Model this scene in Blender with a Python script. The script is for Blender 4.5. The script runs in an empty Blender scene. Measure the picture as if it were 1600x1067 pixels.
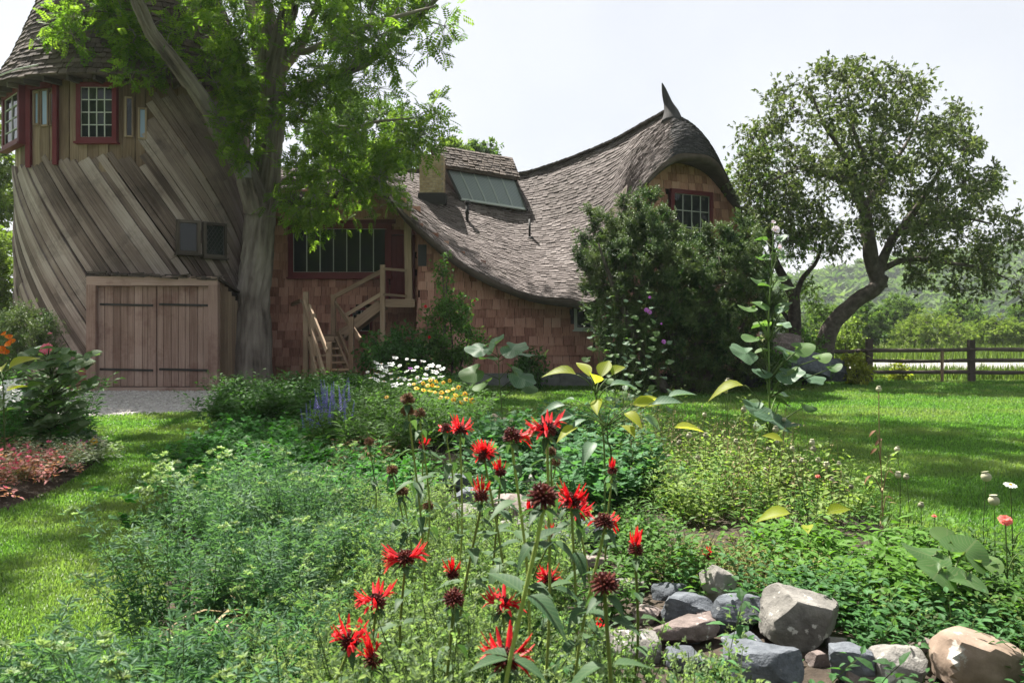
import bpy, bmesh, math, random
import numpy as np
from mathutils import Vector, Matrix, noise

S = bpy.context.scene
COL = S.collection
rng = np.random.default_rng(11)
random.seed(11)

# ------------------------------------------------------------------ camera, sky, sun, exposure
F, H, HY = 1244.0, 1.6, 515.0        # focal length in photo pixels, eye height, horizon row
cam = bpy.data.cameras.new('camera')
cam_o = bpy.data.objects.new('camera', cam)
COL.objects.link(cam_o)
cam_o.location = (0, 0, H)
cam_o.rotation_euler = (math.radians(90), 0, 0)
cam.sensor_width = 36.0
cam.lens = F / 1600 * 36
cam.shift_y = -(533.5 - HY) / 1600
cam.clip_start, cam.clip_end = 0.05, 3000
cam.dof.use_dof = True
cam.dof.focus_distance = 9.0
cam.dof.aperture_fstop = 7.1
S.camera = cam_o

SUN_EL, SUN_AZ = math.radians(60), math.atan2(-0.57, 0.82)     # azimuth of the sun measured from +Y towards +X
world = bpy.data.worlds.new('World')
S.world = world
world.use_nodes = True
wn, wl = world.node_tree.nodes, world.node_tree.links
bg = wn['Background']
sky = wn.new('ShaderNodeTexSky')
sky.sky_type = 'NISHITA'
sky.sun_disc = False
sky.sun_elevation = SUN_EL
sky.sun_rotation = SUN_AZ
sky.air_density, sky.dust_density, sky.ozone_density = 1.0, 4.0, 1.0
mx = wn.new('ShaderNodeMixRGB')       # a hazy white summer sky: thin even cloud over the blue
mx.inputs[0].default_value = 0.87
tcw = wn.new('ShaderNodeTexCoord')
cl_n = wn.new('ShaderNodeTexNoise'); cl_n.inputs['Scale'].default_value = 2.2; cl_n.inputs['Detail'].default_value = 4
wl.new(tcw.outputs['Generated'], cl_n.inputs['Vector'])
cl_r = wn.new('ShaderNodeValToRGB'); cl_r.color_ramp.elements[0].position = .3; cl_r.color_ramp.elements[1].position = .72
cl_r.color_ramp.elements[0].color = (1.85, 1.89, 1.98, 1); cl_r.color_ramp.elements[1].color = (2.45, 2.46, 2.5, 1)
wl.new(cl_n.outputs[0], cl_r.inputs[0]); wl.new(cl_r.outputs[0], mx.inputs[2])
wl.new(sky.outputs[0], mx.inputs[1])
wl.new(mx.outputs[0], bg.inputs[0])
bg.inputs[1].default_value = 0.10

sun = bpy.data.lights.new('sun', 'SUN')
sun.energy = 5.0
sun.angle = math.radians(0.55)
sun.color = (1.0, 0.95, 0.86)
sun_o = bpy.data.objects.new('sun', sun)
COL.objects.link(sun_o)
SUNDIR = Vector((math.sin(SUN_AZ) * math.cos(SUN_EL), math.cos(SUN_AZ) * math.cos(SUN_EL), math.sin(SUN_EL)))
sun_o.rotation_euler = SUNDIR.to_track_quat('Z', 'Y').to_euler()
sun_o.location = SUNDIR * 60

S.view_settings.view_transform = 'Standard'
S.view_settings.look = 'None'
S.view_settings.exposure = 1.8
S.view_settings.gamma = 1.0
S.view_settings.use_curve_mapping = False
S.render.engine = 'CYCLES'
S.cycles.max_bounces = 12
S.cycles.diffuse_bounces = 7
S.cycles.transparent_max_bounces = 8
S.cycles.use_denoising = True

# ------------------------------------------------------------------ helpers
def P(px, py, D):
    return np.array([(px - 800) / F * D, D, H - (py - HY) / F * D])

def PX(px, D):
    return (px - 800) / F * D

class MB:
    """collects polygons and links them as one mesh object"""
    def __init__(s):
        s.V, s.Fs, s.M, s.T, s.U, s.SM, s.n = [], [], [], [], [], [], 0
    def add(s, V, Fa, mat=0, tint=0.5, uv=None, smooth=False):
        V = np.asarray(V, float).reshape(-1, 3)
        k = len(V)
        s.V.append(V)
        groups = Fa if isinstance(Fa, list) and len(Fa) and isinstance(Fa[0], np.ndarray) else [np.asarray(Fa, int)]
        for f in groups:
            s.Fs.append(f + s.n)
            s.M.append(np.full(len(f), mat, int))
            s.SM.append(np.full(len(f), smooth, bool))
        s.T.append(np.broadcast_to(np.asarray(tint, float), (k,)))
        if uv is None:
            uv = V
        uv = np.asarray(uv, float)
        if uv.shape[1] == 2:
            uv = np.hstack([uv, np.zeros((len(uv), 1))])
        s.U.append(uv)
        s.n += k
    def mesh(s, name, mats):
        me = bpy.data.meshes.new(name)
        if s.n == 0:
            return me
        V = np.vstack(s.V)
        me.vertices.add(len(V))
        me.vertices.foreach_set('co', V.astype(np.float32).ravel())
        idx = np.concatenate([f.ravel() for f in s.Fs])
        tot = np.concatenate([np.full(len(f), f.shape[1], int) for f in s.Fs])
        st = np.concatenate([[0], np.cumsum(tot)[:-1]])
        me.loops.add(len(idx))
        me.loops.foreach_set('vertex_index', idx.astype(np.int32))
        me.polygons.add(len(tot))
        me.polygons.foreach_set('loop_start', st.astype(np.int32))
        me.polygons.foreach_set('loop_total', tot.astype(np.int32))
        me.polygons.foreach_set('material_index', np.concatenate(s.M).astype(np.int32))
        me.polygons.foreach_set('use_smooth', np.concatenate(s.SM))
        a = me.attributes.new('tint', 'FLOAT', 'POINT')
        a.data.foreach_set('value', np.concatenate(s.T).astype(np.float32))
        a = me.attributes.new('guv', 'FLOAT_VECTOR', 'POINT')
        a.data.foreach_set('vector', np.vstack(s.U).astype(np.float32).ravel())
        for m in (mats if isinstance(mats, (list, tuple)) else [mats]):
            me.materials.append(m)
        me.update(calc_edges=True)
        me.validate()
        return me
    def build(s, name, mats, parent=None):
        return link(name, s.mesh(name, mats), parent)

def link(name, data, parent=None):
    o = bpy.data.objects.new(name, data)
    COL.objects.link(o)
    if parent is not None:
        o.parent = parent
        if parent.type == 'EMPTY' and parent.get('world_parts'):
            o.matrix_parent_inverse = Matrix.Translation(-parent.location)
    return o

def tag(o, label=None, cat=None, group=None, kind=None):
    if label: o['label'] = label
    if cat: o['category'] = cat
    if group: o['group'] = group
    if kind: o['kind'] = kind
    return o

def thing(name, loc, label, cat, group=None, world_parts=True):
    """Empty at the base of a thing; parts given in world coordinates when world_parts"""
    o = bpy.data.objects.new(name, None)
    COL.objects.link(o)
    o.location = Vector([float(c) for c in loc])
    o.empty_display_size = 0.2
    if world_parts: o['world_parts'] = 1
    return tag(o, label, cat, group)

BOXF = np.array([[0, 1, 3, 2], [4, 6, 7, 5], [0, 4, 5, 1], [2, 3, 7, 6], [0, 2, 6, 4], [1, 5, 7, 3]])
def box8(lo, hi):
    return np.array([[x, y, z] for x in (lo[0], hi[0]) for y in (lo[1], hi[1]) for z in (lo[2], hi[2])], float)

def beam(p, q, w, h, up=(0, 0, 1), ext=0.0):
    """box from p to q, w across, h along up; guv runs along the length"""
    p, q = np.asarray(p, float), np.asarray(q, float)
    d = q - p; L = np.linalg.norm(d); d = d / L
    p = p - d * ext; q = q + d * ext
    x = np.cross(d, up)
    if np.linalg.norm(x) < 1e-5: x = np.cross(d, (0, 1, 0))
    x /= np.linalg.norm(x); z = np.cross(x, d)
    V, U = [], []
    for a in (-.5, .5):
        for b, e in ((0, p), (1, q)):
            for c in (-.5, .5):
                V.append(e + x * a * w + z * c * h)
                U.append([a * w + c * h, b * L])
    return np.array(V), BOXF, np.array(U) + rng.random(2) * 9

def add_beam(mb, p, q, w, h, mat=0, tint=None, up=(0, 0, 1), ext=0.0):
    V, Fb, U = beam(p, q, w, h, up, ext)
    mb.add(V, Fb, mat, rng.random() if tint is None else tint, U)

def tube(path, rad, seg=10, caps=True, wob=0.0):
    path = np.asarray(path, float); n = len(path)
    rad = np.broadcast_to(np.asarray(rad, float), (n,))
    d = np.gradient(path, axis=0)
    d /= np.linalg.norm(d, axis=1)[:, None] + 1e-9
    ref = np.array([0.9, 0.3, 0.1]); ref /= np.linalg.norm(ref)
    if abs(d[0] @ ref) > .9: ref = np.array([0, 0, 1.])
    X = np.cross(d, ref); X /= np.linalg.norm(X, axis=1)[:, None] + 1e-9
    Y = np.cross(d, X)
    a = np.linspace(0, 2 * np.pi, seg, endpoint=False)
    V = path[:, None, :] + rad[:, None, None] * (np.cos(a)[None, :, None] * X[:, None, :] + np.sin(a)[None, :, None] * Y[:, None, :])
    L = np.concatenate([[0], np.cumsum(np.linalg.norm(np.diff(path, axis=0), axis=1))])
    U = np.zeros((n, seg, 2)); U[:, :, 0] = a[None, :] * rad.mean(); U[:, :, 1] = L[:, None]
    i = np.arange(n - 1)[:, None] * seg; j = np.arange(seg)[None, :]; j2 = (j + 1) % seg
    Q = np.stack([i + j, i + j2, i + seg + j2, i + seg + j], -1).reshape(-1, 4)
    V = V.reshape(-1, 3); U = U.reshape(-1, 2); Fs = [Q]
    if caps:
        V = np.vstack([V, path[0], path[-1]]); U = np.vstack([U, U[0], U[-1]])
        c0, c1 = n * seg, n * seg + 1
        jj = np.arange(seg); j3 = (jj + 1) % seg
        Fs.append(np.stack([np.full(seg, c0), j3, jj], -1))
        Fs.append(np.stack([np.full(seg, c1), (n - 1) * seg + jj, (n - 1) * seg + j3], -1))
    return V, Fs, U

def tubes(paths, r0, r1, seg=3):
    """many thin stems at once: paths (n,k,3)"""
    paths = np.asarray(paths, float); n, k, _ = paths.shape
    d = np.gradient(paths, axis=1); d /= np.linalg.norm(d, axis=2)[..., None] + 1e-9
    X = np.cross(d, np.array([0.31, 0.95, 0.02])); X /= np.linalg.norm(X, axis=2)[..., None] + 1e-9
    Y = np.cross(d, X)
    r0 = np.broadcast_to(np.asarray(r0, float), (n,)); r1 = np.broadcast_to(np.asarray(r1, float), (n,))
    t = np.linspace(0, 1, k)
    r = r0[:, None] * (1 - t) + r1[:, None] * t
    a = np.linspace(0, 2 * np.pi, seg, endpoint=False)
    V = paths[:, :, None, :] + r[:, :, None, None] * (np.cos(a)[:, None] * X[:, :, None, :] + np.sin(a)[:, None] * Y[:, :, None, :])
    base = (np.arange(n) * k * seg)[:, None, None] + (np.arange(k - 1) * seg)[None, :, None]
    j = np.arange(seg); j2 = (j + 1) % seg
    Q = np.stack([base + j, base + j2, base + seg + j2, base + seg + j], -1).reshape(-1, 4)
    return V.reshape(-1, 3), Q

def frames(d, up):
    d = d / (np.linalg.norm(d, axis=1)[:, None] + 1e-9)
    x = np.cross(d, up); x /= np.linalg.norm(x, axis=1)[:, None] + 1e-9
    z = np.cross(x, d)
    return np.stack([x, d, z], -1)          # columns: across, along, normal

def scatter(mb, T, pos, d, up, sc, mat=0, tint=None, smooth=False):
    """copies of template T=(V,F list,U) at pos, along d, facing up"""
    TV, TF, TU = T
    pos = np.asarray(pos, float); n = len(pos)
    if n == 0: return
    R = frames(np.asarray(d, float), np.asarray(up, float))
    sc = np.asarray(sc, float)
    if sc.ndim == 0: sc = np.full(n, float(sc))
    if sc.ndim == 1: sc = np.repeat(sc[:, None], 3, 1)
    V = np.einsum('nij,nkj->nki', R, TV[None] * sc[:, None, :]) + pos[:, None, :]
    k = len(TV)
    off = (np.arange(n) * k)[:, None, None]
    Fs = [(f[None] + off).reshape(-1, f.shape[1]) for f in TF]
    if tint is None: tint = rng.random(n)
    mb.add(V.reshape(-1, 3), Fs, mat, np.repeat(np.broadcast_to(tint, (n,)), k), np.tile(TU, (n, 1)), smooth)

def rand_unit(n):
    v = rng.normal(size=(n, 3)); return v / np.linalg.norm(v, axis=1)[:, None]

def in_poly(x, y, poly):
    poly = np.asarray(poly, float); c = np.zeros(len(x), bool)
    for i in range(len(poly)):
        x0, y0 = poly[i - 1]; x1, y1 = poly[i]
        c ^= ((y0 > y) != (y1 > y)) & (x < (x1 - x0) * (y - y0) / (y1 - y0 + 1e-12) + x0)
    return c

def sample_poly(poly, n):
    poly = np.asarray(poly, float); lo, hi = poly.min(0), poly.max(0); out = np.zeros((0, 2))
    while len(out) < n:
        q = lo + rng.random((n * 2 + 20, 2)) * (hi - lo)
        out = np.vstack([out, q[in_poly(q[:, 0], q[:, 1], poly)]])
    return out[:n]

def catmull(pts, n):
    """smooth curve through pts (k,m), n samples spread evenly over the segments"""
    pts = np.asarray(pts, float); k = len(pts)
    e = np.vstack([2 * pts[0] - pts[1], pts, 2 * pts[-1] - pts[-2]])
    t = np.linspace(0, k - 1, n); i = np.minimum(t.astype(int), k - 2); f = (t - i)[:, None]
    p0, p1, p2, p3 = e[i], e[i + 1], e[i + 2], e[i + 3]
    return .5 * (2 * p1 + (p2 - p0) * f + (2 * p0 - 5 * p1 + 4 * p2 - p3) * f ** 2 + (3 * p1 - p0 - 3 * p2 + p3) * f ** 3)

def vnoise(P3, scale, seed=0.0):
    return np.array([noise.noise(Vector((p[0] * scale + seed, p[1] * scale + seed * 1.7, p[2] * scale))) for p in P3])

# ------------------------------------------------------------------ materials
def mat_new(name):
    m = bpy.data.materials.new(name); m.use_nodes = True
    nt = m.node_tree
    return m, nt.nodes, nt.links, nt.nodes['Principled BSDF'], nt.nodes['Material Output']

def nd(n, typ, **kw):
    x = n.new(typ)
    for k, v in kw.items():
        if hasattr(x, k) and k not in x.inputs: setattr(x, k, v)
        else: x.inputs[k].default_value = v
    return x

def ramp(n, stops):
    r = n.new('ShaderNodeValToRGB'); e = r.color_ramp.elements
    while len(e) < len(stops): e.new(.5)
    for el, (p, c) in zip(e, stops):
        el.position = p; el.color = tuple(c) + (1,)
    return r

def piece_value(n, l):
    """a random number of each piece: its tint attribute plus the object's random"""
    a = nd(n, 'ShaderNodeAttribute', attribute_name='tint'); o = n.new('ShaderNodeObjectInfo')
    s = nd(n, 'ShaderNodeMath', operation='ADD'); l.new(a.outputs['Fac'], s.inputs[0]); l.new(o.outputs['Random'], s.inputs[1])
    f = nd(n, 'ShaderNodeMath', operation='FRACT'); l.new(s.outputs[0], f.inputs[0])
    return f.outputs[0]

def leaf_mat(name, dark, mid, light, trans=0.35, rough=0.55, spec=0.14, tcol=None, vein=None, patch=None):
    m, n, l, b, out = mat_new(name)
    v = piece_value(n, l)
    r = ramp(n, [(0, dark), (.5, mid), (1, light)]); l.new(v, r.inputs[0])
    col = r.outputs[0]
    if patch:      # a second colour that comes and goes over decimetres (sprays of older or younger leaves)
        g = n.new('ShaderNodeNewGeometry')
        nz = nd(n, 'ShaderNodeTexNoise', Scale=patch[1]); l.new(g.outputs['Position'], nz.inputs['Vector'])
        rr = ramp(n, [(.45, (0, 0, 0)), (.68, (1, 1, 1))]); l.new(nz.outputs[0], rr.inputs[0])
        mm = n.new('ShaderNodeMixRGB'); l.new(rr.outputs[0], mm.inputs[0]); l.new(col, mm.inputs[1]); mm.inputs[2].default_value = tuple(patch[0]) + (1,)
        col = mm.outputs[0]
    if vein:
        a = nd(n, 'ShaderNodeAttribute', attribute_name='guv'); sp = n.new('ShaderNodeSeparateXYZ'); l.new(a.outputs['Vector'], sp.inputs[0])
        ab = nd(n, 'ShaderNodeMath', operation='ABSOLUTE'); l.new(sp.outputs[0], ab.inputs[0])
        # midrib and slanting side veins
        ad = nd(n, 'ShaderNodeMath', operation='MULTIPLY_ADD'); l.new(ab.outputs[0], ad.inputs[0]); ad.inputs[1].default_value = -1.3; l.new(sp.outputs[1], ad.inputs[2])
        ml = nd(n, 'ShaderNodeMath', operation='MULTIPLY'); l.new(ad.outputs[0], ml.inputs[0]); ml.inputs[1].default_value = 9.0
        fr = nd(n, 'ShaderNodeMath', operation='FRACT'); l.new(ml.outputs[0], fr.inputs[0])
        c1 = nd(n, 'ShaderNodeMath', operation='LESS_THAN'); l.new(fr.outputs[0], c1.inputs[0]); c1.inputs[1].default_value = .16
        c2 = nd(n, 'ShaderNodeMath', operation='LESS_THAN'); l.new(ab.outputs[0], c2.inputs[0]); c2.inputs[1].default_value = .018
        mxx = nd(n, 'ShaderNodeMath', operation='MAXIMUM'); l.new(c1.outputs[0], mxx.inputs[0]); l.new(c2.outputs[0], mxx.inputs[1])
        k = nd(n, 'ShaderNodeMath', operation='MULTIPLY'); l.new(mxx.outputs[0], k.inputs[0]); k.inputs[1].default_value = .5
        mm = n.new('ShaderNodeMixRGB'); l.new(k.outputs[0], mm.inputs[0]); l.new(col, mm.inputs[1]); mm.inputs[2].default_value = tuple(vein) + (1,)
        col = mm.outputs[0]
    l.new(col, b.inputs['Base Color'])
    b.inputs['Roughness'].default_value = rough
    b.inputs['Specular IOR Level'].default_value = spec
    t = n.new('ShaderNodeBsdfTranslucent')
    if tcol is None: tcol = (1.5, 1.6, .75)
    mu = nd(n, 'ShaderNodeMixRGB', blend_type='MULTIPLY'); mu.inputs[0].default_value = 1; l.new(col, mu.inputs[1]); mu.inputs[2].default_value = tuple(tcol) + (1,)
    l.new(mu.outputs[0], t.inputs[0])
    ms = n.new('ShaderNodeMixShader'); ms.inputs[0].default_value = trans
    l.new(b.outputs[0], ms.inputs[1]); l.new(t.outputs[0], ms.inputs[2]); l.new(ms.outputs[0], out.inputs[0])
    return m

def wood_mat(name, stops, gx=45, gy=1.6, rough=.85, bump=.5, stain=None, patch_scale=.7):
    """sawn boards: grain along guv.y, a colour of its own for each piece, weather blotches"""
    m, n, l, b, out = mat_new(name)
    v = piece_value(n, l)
    a = nd(n, 'ShaderNodeAttribute', attribute_name='guv')
    mp = n.new('ShaderNodeMapping'); mp.inputs['Scale'].default_value = (gx, gy, 1); l.new(a.outputs['Vector'], mp.inputs['Vector'])
    va = nd(n, 'ShaderNodeVectorMath', operation='ADD'); l.new(mp.outputs[0], va.inputs[0])
    cb = n.new('ShaderNodeCombineXYZ'); k = nd(n, 'ShaderNodeMath', operation='MULTIPLY'); l.new(v, k.inputs[0]); k.inputs[1].default_value = 90
    l.new(k.outputs[0], cb.inputs[2]); l.new(k.outputs[0], cb.inputs[0]); l.new(cb.outputs[0], va.inputs[1])
    g = nd(n, 'ShaderNodeTexNoise', Scale=1.0, Detail=6, Roughness=.65); l.new(va.outputs[0], g.inputs['Vector'])
    geo = n.new('ShaderNodeNewGeometry')
    w = nd(n, 'ShaderNodeTexNoise', Scale=patch_scale, Detail=4); l.new(geo.outputs['Position'], w.inputs['Vector'])
    s1 = nd(n, 'ShaderNodeMath', operation='MULTIPLY_ADD'); l.new(g.outputs[0], s1.inputs[0]); s1.inputs[1].default_value = .75
    s0 = nd(n, 'ShaderNodeMath', operation='MULTIPLY_ADD'); l.new(v, s0.inputs[0]); s0.inputs[1].default_value = .42
    l.new(s0.outputs[0], s1.inputs[2])
    s2 = nd(n, 'ShaderNodeMath', operation='MULTIPLY_ADD'); l.new(w.outputs[0], s2.inputs[0]); s2.inputs[1].default_value = .55; s2.inputs[2].default_value = -.36
    l.new(s2.outputs[0], s0.inputs[2])
    r = ramp(n, stops); l.new(s1.outputs[0], r.inputs[0])
    col = r.outputs[0]
    if stain:
        nz = nd(n, 'ShaderNodeTexNoise', Scale=stain[1], Detail=5, Roughness=.7); l.new(geo.outputs['Position'], nz.inputs['Vector'])
        rr = ramp(n, [(.52, (0, 0, 0)), (.72, (.8, .8, .8))]); l.new(nz.outputs[0], rr.inputs[0])
        mm = n.new('ShaderNodeMixRGB'); l.new(rr.outputs[0], mm.inputs[0]); l.new(col, mm.inputs[1]); mm.inputs[2].default_value = tuple(stain[0]) + (1,)
        col = mm.outputs[0]
    l.new(col, b.inputs['Base Color'])
    b.inputs['Roughness'].default_value = rough
    b.inputs['Specular IOR Level'].default_value = .25
    if bump:
        bp = nd(n, 'ShaderNodeBump', Strength=bump, Distance=.012); l.new(g.outputs[0], bp.inputs['Height']); l.new(bp.outputs[0], b.inputs['Normal'])
    return m

def noise_mat(name, stops, scale=3.0, rough=.9, bump=.4, dist=.02, detail=8, spots=None, spec=.3):
    m, n, l, b, out = mat_new(name)
    geo = n.new('ShaderNodeNewGeometry'); v = piece_value(n, l)
    cb = n.new('ShaderNodeCombineXYZ'); k = nd(n, 'ShaderNodeMath', operation='MULTIPLY'); l.new(v, k.inputs[0]); k.inputs[1].default_value = 50; l.new(k.outputs[0], cb.inputs[0])
    va = nd(n, 'ShaderNodeVectorMath', operation='ADD'); l.new(geo.outputs['Position'], va.inputs[0]); l.new(cb.outputs[0], va.inputs[1])
    g = nd(n, 'ShaderNodeTexNoise', Scale=scale, Detail=detail, Roughness=.62); l.new(va.outputs[0], g.inputs['Vector'])
    s = nd(n, 'ShaderNodeMath', operation='MULTIPLY_ADD'); l.new(v, s.inputs[0]); s.inputs[1].default_value = .25
    s3 = nd(n, 'ShaderNodeMath', operation='ADD'); l.new(g.outputs[0], s.inputs[2]); l.new(s.outputs[0], s3.inputs[0]); s3.inputs[1].default_value = -.125
    r = ramp(n, stops); l.new(s3.outputs[0], r.inputs[0]); col = r.outputs[0]
    if spots:
        g2 = nd(n, 'ShaderNodeTexNoise', Scale=spots[1], Detail=5, Roughness=.6); l.new(va.outputs[0], g2.inputs['Vector'])
        rr = ramp(n, [(spots[2], (0, 0, 0)), (spots[2] + .05, (1, 1, 1))]); l.new(g2.outputs[0], rr.inputs[0])
        mm = n.new('ShaderNodeMixRGB'); l.new(rr.outputs[0], mm.inputs[0]); l.new(col, mm.inputs[1]); mm.inputs[2].default_value = tuple(spots[0]) + (1,)
        col = mm.outputs[0]
    l.new(col, b.inputs['Base Color']); b.inputs['Roughness'].default_value = rough; b.inputs['Specular IOR Level'].default_value = spec
    if bump:
        bp = nd(n, 'ShaderNodeBump', Strength=bump, Distance=dist); l.new(g.outputs[0], bp.inputs['Height']); l.new(bp.outputs[0], b.inputs['Normal'])
    return m

def plain(name, col, rough=.6, spec=.4, metal=0.0, var=0.0):
    m, n, l, b, out = mat_new(name)
    b.inputs['Roughness'].default_value = rough; b.inputs['Specular IOR Level'].default_value = spec; b.inputs['Metallic'].default_value = metal
    if var:
        v = piece_value(n, l); lo = [c * (1 - var) for c in col]; hi = [min(1, c * (1 + var)) for c in col]
        r = ramp(n, [(0, lo), (1, hi)]); l.new(v, r.inputs[0]); l.new(r.outputs[0], b.inputs['Base Color'])
    else:
        b.inputs['Base Color'].default_value = tuple(col) + (1,)
    return m

def glass_mat(name, col=(.012, .016, .016), rough=.04):
    """window glass before an unlit room: dark with a mirror-like, slightly uneven sheen"""
    m, n, l, b, out = mat_new(name)
    b.inputs['Base Color'].default_value = tuple(col) + (1,); b.inputs['Roughness'].default_value = rough
    b.inputs['IOR'].default_value = 1.45; b.inputs['Specular IOR Level'].default_value = .45
    geo = n.new('ShaderNodeNewGeometry'); g = nd(n, 'ShaderNodeTexNoise', Scale=2.2, Detail=2); l.new(geo.outputs['Position'], g.inputs['Vector'])
    bp = nd(n, 'ShaderNodeBump', Strength=.25, Distance=.02); l.new(g.outputs[0], bp.inputs['Height']); l.new(bp.outputs[0], b.inputs['Normal'])
    return m

M = {}
M['plank'] = wood_mat('weathered_plank', [(0, (.01, .007, .006)), (.3, (.08, .057, .049)), (.54, (.205, .155, .136)), (.8, (.37, .31, .285)), (1, (.54, .48, .45))], gx=50, gy=.8, bump=1.0, stain=((.045, .034, .03), .9))
M['board'] = wood_mat('tan_board', [(0, (.05, .032, .02)), (.35, (.14, .095, .065)), (.65, (.27, .2, .14)), (1, (.4, .32, .24))], gx=40, gy=1.3)
M['door'] = wood_mat('door_board', [(0, (.045, .03, .024)), (.35, (.19, .122, .098)), (.65, (.32, .225, .19)), (1, (.45, .35, .3))], gx=40, gy=1.1, stain=((.11, .045, .035), 1.1))
M['beamwood'] = wood_mat('stair_wood', [(0, (.06, .04, .026)), (.4, (.22, .15, .1)), (.7, (.36, .265, .185)), (1, (.48, .38, .28))], gx=30, gy=1.5)
M['rail'] = wood_mat('old_rail', [(0, (.016, .013, .011)), (.5, (.07, .056, .047)), (1, (.18, .15, .13))], gx=30, gy=2)
M['maroon'] = wood_mat('maroon_paint', [(0, (.05, .008, .011)), (.5, (.11, .017, .022)), (1, (.16, .035, .038))], gx=20, gy=2, rough=.6, bump=.15)
M['wallsh'] = wood_mat('cedar_shingle', [(0, (.045, .02, .015)), (.3, (.24, .11, .082)), (.6, (.43, .22, .168)), (1, (.56, .38, .31))], gx=36, gy=3.2, patch_scale=.55)
M['roofsh'] = wood_mat('roof_shingle', [(0, (.03, .025, .023)), (.35, (.085, .068, .064)), (.62, (.14, .117, .112)), (1, (.25, .22, .215))], gx=30, gy=3, patch_scale=.45, stain=((.06, .05, .042), .7))
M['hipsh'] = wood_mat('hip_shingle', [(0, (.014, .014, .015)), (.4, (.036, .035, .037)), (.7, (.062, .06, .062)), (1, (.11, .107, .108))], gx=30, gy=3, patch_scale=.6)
M['coneroof'] = wood_mat('tower_shingle', [(0, (.02, .015, .013)), (.4, (.06, .045, .038)), (.7, (.11, .085, .072)), (1, (.19, .155, .135))], gx=30, gy=3, patch_scale=.6)
M['darkwood'] = plain('dark_backing', (.02, .015, .013), .95, .1)
M['roofunder'] = noise_mat('roof_under', [(.2, (.03, .022, .018)), (.8, (.1, .075, .062))], 2.5)
M['muntin'] = plain('pale_paint', (.4, .41, .38), .55, .3, var=.12)
M['glass'] = glass_mat('window_glass')
M['glassblue'] = glass_mat('blue_glass', (.22, .3, .42), .15)
M['iron'] = plain('black_iron', (.018, .017, .017), .6, .4)
M['lead'] = plain('lead_strip', (.05, .05, .05), .5, .4)
M['concrete'] = noise_mat('old_concrete', [(.25, (.11, .115, .11)), (.75, (.27, .28, .27))], 3.5)
M['brick_y'] = noise_mat('yellow_brick', [(.2, (.24, .175, .1)), (.5, (.4, .31, .19)), (.85, (.56, .47, .33))], 9, bump=.3, dist=.01)
M['brick_r'] = noise_mat('red_brick', [(.2, (.13, .05, .035)), (.8, (.3, .13, .09))], 9, bump=.3, dist=.01)
M['mortar'] = noise_mat('mortar', [(.2, (.22, .2, .17)), (.8, (.36, .34, .3))], 12)
M['bark'] = noise_mat('tree_bark', [(.25, (.022, .018, .015)), (.55, (.075, .062, .052)), (.85, (.15, .13, .112))], 7, bump=.9, dist=.04)
M['barklocust'] = wood_mat('furrowed_bark', [(0, (.008, .006, .005)), (.44, (.04, .032, .027)), (.58, (.15, .126, .108)), (1, (.36, .325, .29))], gx=10, gy=.7, bump=1.0, patch_scale=1.1)
# ------------------------------------------------------------------ ground
def lawn_h(x, y):
    return 0.0

M['lawn'] = noise_mat('lawn_turf', [(.3, (.03, .075, .012)), (.55, (.05, .115, .018)), (.8, (.085, .15, .03))], 2.2, bump=.8, dist=.04, spec=.05)
M['soil'] = noise_mat('garden_soil', [(.25, (.018, .013, .009)), (.6, (.045, .033, .023)), (.85, (.085, .064, .046))], 9, bump=.9, dist=.04)
M['gravelbed'] = noise_mat('gravel_bed', [(.25, (.24, .22, .205)), (.6, (.4, .375, .355)), (.85, (.54, .51, .49))], 14, bump=.6, dist=.02)
M['pebble'] = noise_mat('pebble', [(.15, (.2, .185, .175)), (.5, (.42, .395, .38)), (.85, (.62, .6, .58))], 6, bump=.2, dist=.01)
M['meadow'] = noise_mat('meadow_grass', [(.3, (.06, .1, .022)), (.6, (.12, .15, .035)), (.85, (.2, .2, .06))], .6, bump=.5, dist=.1)
M['road'] = noise_mat('pale_road', [(.3, (.24, .235, .22)), (.7, (.36, .35, .335))], 1.5, bump=.2)

def sheet(name, poly, z, m, kind='structure', label=None):
    bm = bmesh.new()
    f = bm.faces.new([bm.verts.new((x, y, z)) for x, y in poly])
    if f.normal.z < 0: f.normal_flip()
    bmesh.ops.triangulate(bm, faces=bm.faces[:])
    me = bpy.data.meshes.new(name); bm.to_mesh(me); bm.free(); me.materials.append(m)
    o = link(name, me); tag(o, label, None, None, kind); return o

sheet('lawn', [(-60, -15), (60, -15), (60, 27.5), (-60, 27.5)], 0.0, M['lawn'], label='mown green lawn around the house and flower beds')
sheet('meadow', [(-900, 27.5), (900, 27.5), (900, 1400), (-900, 1400)], -0.004, M['meadow'], label='rough meadow beyond the rail fence')
sheet('meadow', [(-900, -300), (900, -300), (900, -15), (-900, -15)], -0.004, M['meadow'], label='rough meadow behind the garden')
sheet('meadow', [(-900, -15), (-60, -15), (-60, 27.5), (-900, 27.5)], -0.004, M['meadow'], label='rough meadow west of the lawn')
sheet('meadow', [(60, -15), (900, -15), (900, 27.5), (60, 27.5)], -0.004, M['meadow'], label='rough meadow east of the lawn')
sheet('road', [(10, 32.5), (160, 30.5), (160, 38), (10, 38.6)], 0.004, M['road'], label='pale lane running behind the rail fence')
GRAVEL = [(-14.5, 14.6), (-8.5, 14.1), (-5.6, 15.7), (-5.1, 17.2), (-5.3, 19.5), (-6.2, 21.2), (-7.6, 22.3), (-8.6, 24.5), (-15, 24.5)]
sheet('gravel_drive', GRAVEL, 0.006, M['gravelbed'], label='pale gravel drive before the tower door')
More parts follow.
